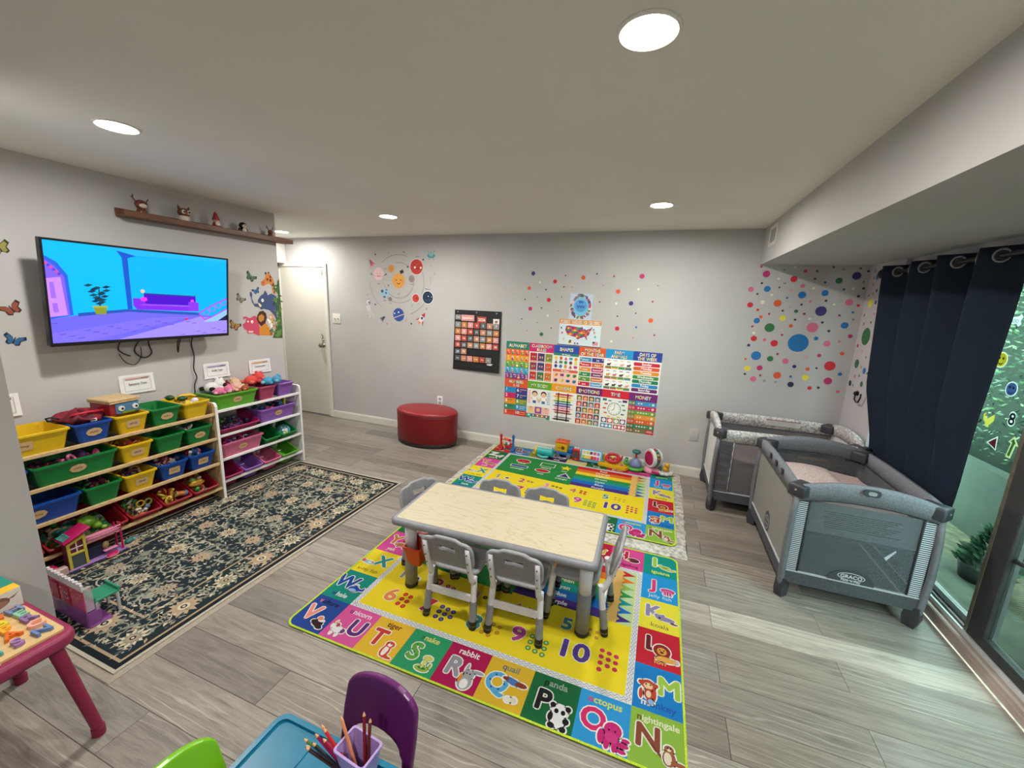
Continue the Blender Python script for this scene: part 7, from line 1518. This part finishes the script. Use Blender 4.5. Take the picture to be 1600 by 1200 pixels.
    t=one('flower_rattle','flower shaped rattle with yellow and green loops in the tilted red bin','toy',[('yellow_loop',[('t',[(.0,-.022+.02*math.cos(k*PI/7),.035+.02*math.sin(k*PI/7)) for k in range(14)],.005,1)],YW),('green_loop',[('t',[(.0,.022+.019*math.cos(k*PI/7),.030+.019*math.sin(k*PI/7)) for k in range(14)],.006,1)],plastic((140,170,60))),('white_beads',[('b',(.0,-.03,0),.012),('b',(.006,-.046,.004),.011),('b',(.0,-.036,-.018),.010),('b',(.008,.0,-.012),.012)],plastic((226,214,190))),('blue_hub',[('b',(.0,.012,.0),(.02,.018,.018))],plastic((84,104,140))),('orange_foot',[('b',(.012,-.025,-.034),(.012,.018,.008))],plastic((226,110,40)))],0,bin_world('d3',-.065,.015,-.005))
    one('toy_maraca','toy drum with orange body and blue end in the tilted red bin','toy',[('drum_body',[('c',(0,-.03,.0),(0,.02,-.015),.020,.020,14)],plastic((206,120,60))),('blue_end',[('c',(0,.02,-.015),(0,.032,-.019),.023,.023,14)],plastic((70,130,190))),('tan_end',[('c',(0,-.03,.0),(0,-.036,.002),.022,.022,14)],plastic((206,176,110)))],0,bin_world('d2',-.07,.045,.0))
    one('toy_giraffe','yellow baby teether toy with red spots in the tilted red bin','toy',[('body',[('b',(0,0,0),(.016,.022,.016)),('b',(.0,.02,.03),(.010,.010,.022)),('b',(.006,.024,.055),(.014,.011,.010)),('b',(.0,-.02,-.02),(.008,.008,.018)),('b',(.0,.014,-.02),(.008,.008,.018))],plastic((240,210,70))),('spots',[('b',(.012,-.006,.006),.007),('b',(.010,.020,.03),.006)],plastic((206,70,50)))],0,bin_world('d2',-.06,-.035,-.002))
    one('toy_boat','yellow and orange toy boat shell in the far tilted red bin','toy',[('hull',[('b',(0,0,0),(.035,.055,.02))],plastic((240,170,50))),('deck',[('b',(0,0,.012),(.026,.042,.014))],plastic((250,200,70))),('green_top',[('b',(-.01,-.02,.03),(.02,.025,.014))],plastic((120,170,80)))],0,bin_world('d1',-.10,-.02,.0))
special()
# ================================================================ floor toys at the left
def doll_house():
    LIL=plastic((170,130,200));PK=plastic((206,28,104));YL=plastic((226,208,84));LPK=plastic((240,150,180)); DKB=plastic((40,52,84)); z=.0095
    t=thing('doll_house','small pink and yellow plastic doll house in front of the bottom red bins','doll house',(-2.985,1.05,z),-.03)
    G().box(-.075,.012,-.01,.255,0,.012,0,.003).build('base_plate',LIL,t)
    f=G().ringplate([(0,0),(.080,0),(.080,.196),(.0,.165)],[(.012,.008),(.068,.008),(.068,.178),(.012,.156)],-.004,.006,0,Matrix.Rotation(PI/2,4,'Z')@Matrix.Rotation(PI/2,4,'X')).box(-.004,.008,.008,.072,.094,.104).build('yellow_facade',YL,t)
    G().box(-.002,.002,.012,.068,.010,.095,0,.002).build('grey_door',plastic((84,96,104)),f)
    G().box(-.001,.004,.037,.042,.104,.172).box(-.001,.004,.012,.068,.130,.135).build('window_cross',plastic((240,236,220)),f)
    G().box(-.068,-.006,.002,.078,.012,.16,0,.003).build('tower_wall',plastic((140,40,80)),t)
    M=Matrix.Translation((-.03,.042,.205))@Matrix.Rotation(.42,4,'X')
    r=G().box(-.055,.05,-.062,.066,-.010,.006,0,.005,2,M).build('roof',PK,t)
    g=G(); 
    for y in (-.05,-.02): g.box(-.045+.0,.03,y-.003,y+.003,.006,.012,0,0,1,M)
    for x in (-.04,-.02,.0,.02): g.box(x-.003,x+.005,-.05,-.02,.006,.011,0,0,1,M)
    g.build('turquoise_ladder',plastic((80,180,170)),r)
    b=G().tube([(-.06,.085,.155),(.008,.085,.165),(.012,.13,.165),(.012,.235,.172),(-.04,.245,.172)],.005,7).tube([(-.06,.085,.140),(.008,.085,.150),(.012,.13,.150),(.012,.235,.156),(-.04,.245,.156)],.003,6).box(-.07,.008,.085,.24,.134,.142).build('pink_balcony',LPK,t)
    G().cyl((.004,.236,.012),(.004,.236,.19),.0055,.005,8).cyl((-.06,.236,.012),(-.06,.236,.17),.0055,.005,8).build('magenta_post',PK,t)
    G().box(-.07,-.02,.085,.17,.012,.08,0,.006).build('navy_sofa',DKB,t); G().box(-.02,.006,.15,.215,.035,.044,0,.003).build('pink_table',LPK,t); G().ball((-.01,.165,.072),(.008,.016,.024)).build('tan_chair',plastic((176,146,96)),t)
    s=thing('doll_slide','lilac and magenta toy ramp beside the doll house at the near wall corner','toy',(-3.00,.955,z),-.05)
    G().tube([(0,-.05,.15),(.02,0,.08),(.03,.03,.01)],.008,8).tube([(-.06,-.05,.15),(-.04,0,.08),(-.03,.03,.01)],.008,8).build('lilac_rails',LIL,s); G().box(-.055,.012,-.03,.06,.012,.055,0,.01).build('magenta_step',PK,s); G().box(-.005,.03,.02,.085,0,.05,0,.006).build('pale_arch',plastic((224,190,180)),s)
    q=thing('toy_cushion','tiny magenta toy cushion on the floral rug by the doll house','toy',(-2.955,1.225,z),.4); G().ball((0,0,.012),(.022,.034,.013),12).build('pad',PK,q); G().tube([(.022*math.cos(k*PI/8),.034*math.sin(k*PI/8),.012) for k in range(16)],.0025,6,close=True).build('seam',LPK,q)
    q=thing('toy_shell','tiny teal toy on the floral rug beyond the doll house','toy',(-3.03,1.345,z),.4); G().ball((0,0,.015),(.02,.03,.016),12).build('body',plastic((56,120,120)),q); G().ball((.012,.02,.018),(.010,.012,.008),8).build('tip',plastic((110,180,180)),q)
    # clear plastic play castle
    t=thing('toy_playset','clear pink and purple plastic play castle wall on the near corner of the floral rug','toy',(-2.54,.868,z),-.02)
    PKF=see_through('pink_tinted_plastic',(214,50,104),.62,.25); CLF=see_through('cloudy_clear_plastic',(214,206,212),.42,.3); PUR=see_through('purple_tinted_plastic',(150,84,166),.68,.3)
    G().box(-.152,.150,-.003,.003,.0,.085).build('purple_lower_wall',PUR,t); G().box(-.152,.150,-.003,.003,.085,.195).build('pink_upper_wall',PKF,t)
    g=G().box(-.152,.150,-.004,.004,.195,.228)
    for k in range(10): g.box(-.150+k*.031,-.136+k*.031,-.005,.005,.228,.237)
    g.build('crenellated_top',mat('frosted_white_plastic',(226,220,224),.4),t)
    for x in (-.09,.005): G().box(x-.03,x+.03,-.008,-.003,.090,.180,0,.004).build('pink_door',plastic((206,30,90),.3),t)
    g=G()
    for k in range(6): g.ball((-.015+.02*(k%3),-.009,.130+.025*(k//3)),.005,6)
    g.build('pearl_dots',plastic((240,190,210)),t)
    G().box(-.10,.160,.0,.085,.0,.008,0,.002).box(.146,.152,.0,.05,.0,.075,0,.002).build('purple_floor',PUR,t)
    G().box(.145,.152,.0,.03,.085,.205).build('clear_side',CLF,t)
    G().box(.02,.135,.035,.135,.100,.112,0,.003).box(.02,.135,.035,.043,.112,.128).box(.02,.135,.127,.135,.112,.128).build('green_slide',plastic((60,160,124),.35),t)
    for x,y in ((.128,.045),(.128,.125),(.028,.125)): G().box(x-.006,x+.006,y-.006,y+.006,.0,.100,0,.002).build('white_leg',plastic((214,218,222)),t)
doll_house()
# ================================================================ toys along the back wall
def wall_toys():
    z=.0275; RD=plastic((206,24,44));BL=plastic((20,110,180));OR=plastic((236,112,44));YL=plastic((240,190,30));TQ=plastic((50,188,190),.3);WH=plastic((238,238,236));PK=plastic((232,110,150));GN=plastic((80,180,60));GY=plastic((130,136,150));MG=plastic((196,28,92));DK=plastic((34,34,50)); CL=see_through('clear_dome',(200,214,230),.25,.1)
    t=thing('bead_roller','red and blue post bead roller toy at the left end of the toy row','toy',(-1.455,3.925,z),.12)
    for x,m in ((-.068,RD),(.068,BL)):
        p=G().lathe([(.028,0),(.030,.012),(.014,.03),(.011,.09),(.013,.13),(.017,.145),(.012,.165),(0,.172)],(x,0,0),14).build('red_post' if m is RD else 'blue_post',m,t)
        G().box(x-.018,x+.018,-.05,.05,0,.012,0,.004).build('foot_bar',m,p)
    G().cyl((-.068,0,.105),(.068,0,.105),.005).cyl((-.068,0,.06),(.068,0,.06),.005).build('axle',RD,t); 
    for x,zz,m in ((-.025,.115,OR),(.0,.112,OR),(.028,.104,RD),(-.03,.06,YL),(-.008,.06,BL),(.018,.06,WH),(.038,.06,RD)): G().ball((x,0,zz),.017,12).build('bead',m,t)
    t=thing('musical_drum_toy','turquoise ridged cylinder toy with a yellow end, lying on the rug','toy',(-1.025,3.905,z),-.06)
    g=G().cyl((-.075,0,.052),(.085,0,.052),.050,.050,20); g.build('turquoise_barrel',TQ,t); G().cyl((-.092,0,.05),(-.075,0,.05),.055,.055,20).build('yellow_end',YL,t); G().cyl((.085,0,.05),(.095,0,.05),.048,.042,18).build('end_cap',TQ,t)
    g=G(); 
    for k in range(8): g.box(-.068+k*.019,-.056+k*.019,-.032,.0,.094,.104,0,.002)
    g.build('keys',WH,t); G().tube([(-.06,-.052,.02),(0,-.068,.012),(.06,-.052,.02)],.012,8).build('front_bumper',plastic((90,206,206)),t)
    t=thing('toy_truck','yellow box toy truck with an orange lid on a blue base','toy',(-.845,4.015,z),-.10)
    G().box(-.085,.115,-.055,.05,.02,.055,0,.008,2).build('blue_chassis',BL,t); b=G().box(-.080,.050,-.052,.045,.055,.145,0,.006).build('yellow_box',YL,t); G().box(-.083,.053,-.055,.048,.145,.168,0,.005).build('orange_lid',OR,b)
    g=G(); 
    for k in range(3): g.box(-.066+k*.043,-.040+k*.043,-.03,.02,.168,.172)
    g.build('lid_slot',plastic((206,80,30)),b); G().prism(circ(.005,.10,.018,.02,12),0,.003,0,Matrix.Translation((0,-.0525,0))@Matrix.Rotation(PI/2,4,'X')).box(-.05,-.02,-.056,-.0525,.092,.097).build('brown_hole',plastic((110,60,20)),b)
    G().box(.055,.108,-.05,.045,.055,.11,0,.012,2).build('cab',BL,t)
    for x in (-.05,.07):
        for y in (-.060,.052): G().cyl((x,y-.006,.022),(x,y+.010,.022),.022,n=16).build('wheel',GY,t)
    t=thing('toy_phone','red flip toy phone standing beside the blue toy piano','toy',(-.700,3.945,z),.05)
    G().box(-.036,.036,-.02,.012,0,.125,0,.010,2).build('red_body',RD,t); k=G().box(-.024,.024,-.0215,-.019,.03,.10).build('keypad',DK,t)
    for r in range(4):
        for c_ in range(3): G().box(-.019+c_*.014,-.009+c_*.014,-.0235,-.0215,.038+r*.015,.048+r*.015).build('key',plastic((110,116,120)),k)
    G().box(-.010,.010,-.022,-.0195,.012,.024,0,.002).build('call_button',OR,t); G().cyl((-.012,0,.125),(-.012,0,.14),.010,n=12).cyl((.016,0,.125),(.016,0,.138),.008,n=12).build('top_knobs',WH,t)
    t=thing('toy_piano','sky blue toy piano with rainbow keys on a sloped front','toy',(-.545,3.975,z),-.05)
    M=Matrix.Translation((0,-.005,.060))@Matrix.Rotation(-.45,4,'X')
    G().box(-.115,.115,-.05,.05,0,.045,0,.015,2).box(-.115,.115,-.03,.03,-.055,.062,0,.018,3,M).build('blue_case',plastic((110,186,226)),t)
    G().box(-.095,.095,-.036,-.0295,-.040,.048,0,.004,1,M).build('white_panel',WH,t)
    for i,c_ in enumerate(((150,190,50),(226,214,70),(236,200,50),(206,40,50),(206,40,100),(220,80,150))): G().box(-.088+i*.0295,-.061+i*.0295,-.040,-.036,-.036,-.004,0,.002,1,M).build('piano_key',plastic(c_),t)
    for i,c_ in enumerate(((226,200,150),(214,206,90),(60,60,70),(206,90,110),(150,130,210))): G().box(-.086+i*.036,-.058+i*.036,-.040,-.036,.012,.040,0,.002,1,M).build('picture_button',plastic(c_),t)
    t=thing('steering_wheel_toy','yellow toy dashboard with a red steering wheel and a green turtle','toy',(-.320,3.955,z),-.05)
    pl=[(-.155,-.03),(-.135,-.065),(-.08,-.06),(0,-.075),(.08,-.07),(.125,-.075),(.15,-.03),(.13,.03),(.06,.06),(-.06,.06),(-.13,.03)]
    g=G().prism(pl,0,.028); g.prism([(x*.9,y*.85+.006) for x,y in pl],.028,.040); g.build('yellow_base',YL,t)
    M=Matrix.Translation((-.01,.0,.082))@Matrix.Rotation(.38,4,'X')
    w_=G().tube([M@Vector((.064*math.cos(k*PI/12),.058*math.sin(k*PI/12),0)) for k in range(24)],.014,9,close=True).build('red_wheel',RD,t)
    G().cyl(M@Vector((-.055,0,0)),M@Vector((.055,0,0)),.010,.010,8).cyl(M@Vector((0,-.05,0)),M@Vector((0,.0,0)),.010,.010,8).cyl((-.01,.0,.03),M@Vector((0,0,0)),.016,.016,10).build('wheel_spokes',RD,w_); G().ball(M@Vector((0,0,.010)),.016,12).build('yellow_horn',plastic((230,216,90)),w_)
    g=G().ball((.120,-.005,.06),(.024,.024,.024),12).ball((.122,-.012,.092),.017,10); g.build('green_turtle',plastic((80,170,90)),t); G().ball((.122,.004,.104),(.016,.014,.010),10).build('turtle_cap',DK,t)
    G().ball((-.105,-.03,.046),(.020,.016,.010),10).build('teal_button',plastic((70,150,150)),t); G().ball((.085,-.045,.044),(.014,.012,.008),10).build('violet_button',plastic((140,100,180)),t); G().cyl((-.10,.02,.04),(-.105,.02,.095),.012,.009).ball((-.106,.02,.10),.016,10).build('yellow_lever',plastic((226,170,40)),t)
    for k in range(5): G().cyl((-.06+k*.04,.045,.04),(-.06+k*.045,.052,.115-.006*abs(k-1)),.006,.008,8).build('orange_peg',plastic(((206,90,40),(120,60,50),(226,140,50),(190,60,60),(150,120,60))[k]),t)
    t=thing('spinning_top_toy','push spinner toy with blue domed centre on a green ring base','toy',(-.112,3.985,z))
    G().lathe([(0,0),(.085,0),(.094,.012),(.086,.026),(.07,.03),(0,.03)],n=28).build('green_base',GN,t); G().lathe([(.066,.028),(.06,.06),(.045,.085),(.028,.105),(0,.112)],n=22).build('blue_cone',plastic((30,60,150)),t)
    G().lathe([(.076,.028),(.072,.06),(.055,.09),(.03,.112),(.014,.118)],n=24).build('clear_dome',CL,t); G().cyl((0,0,.11),(0,0,.165),.011,.010,12).build('red_plunger',plastic((190,60,70)),t); G().lathe([(0,.16),(.034,.163),(.044,.178),(.036,.190),(0,.194)],n=20).build('teal_knob',plastic((44,110,110)),t)
    t=thing('musical_wheel_toy','white and magenta drum wheel toy on a pink base','toy',(.050,3.975,z),-.25)
    G().lathe([(0,0),(.085,0),(.09,.015),(.075,.04),(.05,.052),(0,.055)],n=24,sy=.8).build('pink_base',plastic((236,160,186)),t); G().box(.01,.082,-.072,-.055,.012,.036,0,.004).build('magenta_panel',MG,t)
    M=Matrix.Translation((0,0,.145))@Matrix.Rotation(.85,4,'Z')
    w_=G().cyl(M@Vector((-.050,0,0)),M@Vector((-.022,0,0)),.088,.092,28).cyl(M@Vector((.022,0,0)),M@Vector((.050,0,0)),.092,.084,28).build('white_rim',WH,t); G().cyl(M@Vector((-.022,0,0)),M@Vector((.022,0,0)),.082,.082,24).build('grey_green_band',plastic((84,124,116)),w_)
    G().cyl(M@Vector((-.056,0,0)),M@Vector((-.048,0,0)),.066,.072,26).build('magenta_face',plastic((190,24,88),.25),w_)
    for k in range(4): a=.2+k*.42; G().ball(M@Vector((0,-.086*math.cos(a),.086*math.sin(a))),(.014,.014,.012),8).build('bright_bead',plastic(((206,90,60),(226,180,60),(90,150,90),(206,60,90))[k]),w_)
    t=thing('duck_toy','yellow duck on a white cloud base at the right end of the toy row','toy',(.165,3.965,z),.2)
    g=G(); 
    for k in range(9): a=k*2*PI/9; g.ball((.055*math.cos(a),.045*math.sin(a),.018),(.030,.028,.018),10)
    g.box(-.05,.05,-.04,.04,.0,.03); g.build('white_cloud_base',plastic((226,226,222)),t)
    d=G().ball((.005,0,.058),(.032,.028,.028),12).build('duck_body',YL,t); G().ball((.012,-.012,.098),.024,12).build('duck_head',YL,d); G().ball((.020,-.036,.094),(.012,.012,.006),8).build('beak',OR,d); G().cyl((-.04,.01,.03),(-.05,.01,.085),.012,.018,10).build('teal_flower',plastic((84,140,140)),t)
wall_toys()
# ================================================================ near left: pink table with puzzle
def extrude_glyph(g,ch,k,h,mi=0,st='o'):
    vs,fs,_=GLY[st,ch]; xs=[v[0] for v in vs]; ys=[v[1] for v in vs]; cx,cy=(min(xs)+max(xs))/2,(min(ys)+max(ys))/2
    # weld glyph points so that the outline can be found
    idx={};mp=[]
    pts=[]
    for x,y in vs:
        q=(round(x,4),round(y,4))
        if q not in idx: idx[q]=len(pts); pts.append(((x-cx)*k,(y-cy)*k))
        mp.append(idx[q])
    fs=[[mp[i] for i in f] for f in fs]; cnt={}
    for f in fs:
        for a,b in zip(f,f[1:]+f[:1]): cnt[frozenset((a,b))]=cnt.get(frozenset((a,b)),0)+1
    n=len(pts); out=[(x,y,h) for x,y in pts]+[(x,y,0) for x,y in pts]; ff=[list(f) for f in fs]
    for f in fs:
        for a,b in zip(f,f[1:]+f[:1]):
            if a!=b and cnt[frozenset((a,b))]==1: ff.append([a,b,n+b,n+a])
    return g.add(out,ff,mi)
def pink_table():
    PK=mat('raspberry_plastic',(152,44,84),.45,c2=(143,38,77),scale=40,bump=.08); DP=mat('deep_pink_leg',(132,26,64),.45); H=.430
    t=thing('pink_play_table','raspberry pink plastic play table against the near left wall','table',(-2.055,.325,0))
    rim_solid(G(),.53,.60,.05,H-.045,H,.012).build('table_top',PK,t)
    G().ringplate(rrect(-.25,-.285,.25,.285,.04,5),rrect(-.235,-.27,.235,.27,.035,5),H-.052,H-.044).build('under_rim',PK,t)
    for sx in (-1,1):
        for sy in (-1,1):
            a=Vector((sx*.222,sy*.245,H-.045)); e=Vector((sx*(.285 if sx>0 else .25),sy*.288,0)); 
            l=G().cyl(a,e+Vector((0,0,.03)),.020,.0165,14).build('leg',DP,t); G().cyl(e+Vector((0,0,.032)),e,.0195,.019,14).build('foot_cap',DP,l)
    G().tube([(.20,.24,H-.07),(.05,.235,H-.09),(-.20,.235,H-.10)],.004,6).build('leg_brace',BLACKR,t)
    p=P(.0003); p.ring(.245,.10,.028,.031,(240,190,200),1,20,PI*.6,PI*1.7); p.ring(.252,-.06,.045,.048,(240,190,200),1,20,PI*.6,PI*1.6); p.build('white_swirl',PRINT,t,(0,0,H+.0004))
    # wooden letter board
    b=thing('letter_board','pale wooden letter puzzle board on the pink table','puzzle board',(-1.962,.345,H+.0005),0)
    G().prism(rrect(-.138,-.255,.138,.258,.012,4),0,.008).build('board',mat('puzzle_board_wood',(226,192,136),.5,c2=(214,178,122),scale=8,stretch=(8,1,1)),b)
    L=[('N',(-1.869,.564),(104,130,180),'slate blue'),('C',(-1.925,.570),(236,172,156),'peach pink'),('R',(-1.981,.576),(140,110,164),'violet'),('E',(-2.030,.574),(140,196,170),'mint'),('H',(-2.076,.574),(120,140,180),'grey blue'),
       ('S',(-1.870,.508),(164,120,176),'lavender'),('A',(-1.930,.514),(226,110,30),'deep orange'),('P',(-1.976,.520),(244,176,40),'amber'),('B',(-2.024,.524),(232,210,50),'yellow'),('O',(-2.073,.524),(226,116,50),'orange'),
       ('M',(-1.871,.452),(90,176,180),'teal'),('T',(-1.930,.458),(120,180,90),'green'),('K',(-1.980,.462),(206,80,90),'red'),('F',(-2.03,.466),(100,150,200),'blue'),('L',(-2.07,.466),(240,190,190),'pale pink')]
    for ch,(x,y),c_,cn in L:
        g=extrude_glyph(G(),ch,.058,.012,0,'b'); o=g.build('puzzle_letter',mat('painted_wood_%s'%cn.replace(' ','_'),c_,.5),None,(x,y,H+.0087),(0,0,PI/2+.06)); tag(o,'%s wooden puzzle letter %s on the letter board'%(cn,ch),'puzzle letter','puzzle letters on the board')
    # picture box by the wall
    t=thing('game_box','white picture box with teal and yellow top beside the wall on the pink table','box',(-2.222,.36,H+.0005))
    G().box(-.105,.108,-.25,.250,0,.075,0,.002).build('carton',mat('white_carton',(228,226,220),.5),t)
    p=P(.0003); p.rect(-.105,-.25,.108,.25,(240,190,50),1); p.rect(-.105,-.25,.062,.25,(30,140,120),2); p.poly([(-.02,.14),(.02,.17),(.01,.20),(-.03,.19)],(236,190,130),3); p.poly([(-.01,.15),(.012,.165),(.006,.185),(-.02,.18)],(250,230,200),4); p.build('lid_print',PRINT,t,(0,0,.0755))
    p=P(.0003); p.circle(.19,.042,.030,(128,92,80),1,.020); p.circle(.20,.036,.016,(160,124,106),2,.011); p.poly([(.17,.03),(.12,.012),(.06,.006),(.12,.022)],(150,124,112),1); p.poly([(.21,.045),(.235,.055),(.245,.062),(.23,.045)],(150,110,90),1); p.circle(.185,.048,.004,(40,30,30),3); p.rect(-.25,.0,.25,.006,(190,160,150),1); p.build('side_print',PRINT,t,(.1083,0,0),(PI/2,0,PI/2))
pink_table()
# ================================================================ bottom edge: blue table, stacking chairs, pencils
def blue_corner():
    TQ=mat('turquoise_plastic',(12,116,148),.35,c2=(10,109,141),scale=30); H=.400
    t=thing('turquoise_table','turquoise plastic kids table with raised rim at the bottom edge','table',(-.615,.395,0))
    W,D=.62,.60; rim_solid(G(),W,D,.035,H-.035,H-.008,.010).build('table_top',TQ,t)
    G().ringplate(rrect(-W/2,-D/2,W/2,D/2,.035,6),rrect(-W/2+.014,-D/2+.014,W/2-.014,D/2-.014,.024,6),H-.02,H).build('raised_rim',TQ,t)
    G().box(-.165,-.160,-.27,.27,H-.008,H-.005,0,.001).build('moulded_line',TQ,t)
    for sx in (-1,1):
        for sy in (-1,1): G().cyl((sx*.26,sy*.25,H-.035),(sx*.285,sy*.275,0),.022,.018,14).build('leg',TQ,t)
    def stack_chair(label,loc,rz,c_):
        m=mat('glossy_%02x%02x%02x'%c_,c_,.28,c2=tuple(int(v*.95) for v in c_),scale=10); t=thing('stacking_chair',label,'chair',loc,rz,'moulded stacking chairs at the turquoise table')
        out=[(-.128,.0),(-.130,.12),(-.126,.185)]+[(.126*math.cos(a)*(1.0),.185+.068*math.sin(a)) for a in [PI-q*PI/14 for q in range(1,14)]]+[(.126,.185),(.130,.12),(.128,.0)]
        inn=[(.098,.0),(.094,.05)]+[(.085*math.cos(a),.06+.045*math.sin(a)) for a in [q*PI/10 for q in range(0,11)]]+[(-.094,.05),(-.098,.0)]
        M=Matrix.Translation((0,-.125,.245))@Matrix.Rotation(math.radians(102),4,'X')
        o=G().prism(out+inn,-.010,.012,0,M).build('backrest',m,t,weld=True); md=o.modifiers.new('round','BEVEL'); md.width=.008; md.segments=3; md.limit_method='ANGLE'; md.angle_limit=.9
        g=G(); rim_solid(g,.26,.22,.05,.235,.258,.010,5); g.build('seat',m,t)
        for sx in (-1,1):
            for sy in (-1,1): G().cyl((sx*.115,sy*.108,.24),(sx*.135,sy*.135,0),.022,.017,12).build('leg',m,t)
    stack_chair('glossy purple stacking chair at the far side of the turquoise table',(-.672,.648,0),PI-.03,(100,34,100))
    stack_chair('glossy lime green stacking chair at the left of the turquoise table',(-.822,.412,.012),-PI/2-.04,(122,190,22))
    # pencil cup
    CP=mat('lilac_cup_plastic',(176,150,206),.35); c0=(-.603,.640,H-.0075)
    t=thing('pencil_cup','lilac square pencil cup standing on the turquoise table','cup',c0,-.10)
    g=G(); h=.102
    ob=rrect(-.034,-.024,.034,.024,.008,3);ot=rrect(-.048,-.034,.048,.034,.008,3);it=rrect(-.0455,-.0315,.0455,.0315,.007,3);ib=rrect(-.032,-.022,.032,.022,.006,3); k=len(ob)
    vs=[(x,y,0) for x,y in ob]+[(x,y,h) for x,y in ot]+[(x,y,h) for x,y in it]+[(x,y,.004) for x,y in ib]; fs=[]
    for a in range(3):
        for i in range(k): fs.append([a*k+i,a*k+(i+1)%k,(a+1)*k+(i+1)%k,(a+1)*k+i])
    fs+=[list(range(k))[::-1],[3*k+i for i in range(k)]]
    g.add(vs,fs); g.build('cup_body',CP,t); G().ringplate(rrect(-.0505,-.0365,.0505,.0365,.009,3),rrect(-.0450,-.031,.0450,.031,.007,3),h-.004,h+.002).build('cup_rim',CP,t)
    base=Vector(c0); WD=mat('pencil_wood',(214,170,124),.6)
    def pencil(cn,c_,a,b,first=False):
        a=base+Vector(a); b=base+Vector(b); d=(b-a).normalized(); t=thing('pencil','%s coloured pencil standing in the lilac cup'%cn,'pencil',a,0,'pencils in the lilac cup'); L_=(b-a)
        G().cyl((0,0,0),L_*.93,.0042,.0042,6,sm=False).build('shaft',mat('pencil_paint_'+cn.replace(' ','_'),c_,.35),t)
        G().cyl(L_*.93,L_*.985,.0042,.0015,8).build('sharpened_wood',WD,t); G().cyl(L_*.985,L_,.0015,.0004,6).build('lead',mat('lead_'+cn.replace(' ','_'),c_,.5),t)
    pencil('peach orange',(232,150,100),(.00,.0,.006),(-.062,.010,.160)); pencil('dark red',(130,24,30),(.012,.008,.006),(-.010,.036,.168)); pencil('maroon brown',(110,44,34),(.016,.010,.006),(.006,.040,.150))
    pencil('bright red',(206,40,40),(.006,-.008,.006),(-.092,-.018,.140)); pencil('orange',(226,90,40),(.0,-.012,.006),(-.105,-.012,.138)); pencil('crimson',(176,24,60),(.01,-.004,.006),(-.083,-.030,.126))
    pencil('magenta',(180,40,110),(-.008,-.010,.006),(-.112,-.026,.122)); pencil('sky blue',(70,140,200),(-.012,-.014,.006),(-.118,-.050,.112)); pencil('green',(80,130,70),(-.014,-.010,.006),(-.136,-.040,.112)); pencil('dark brown',(70,44,40),(-.004,-.012,.006),(-.110,-.058,.120)); pencil('black',(40,36,40),(.002,-.014,.006),(-.098,-.048,.128))
blue_corner()
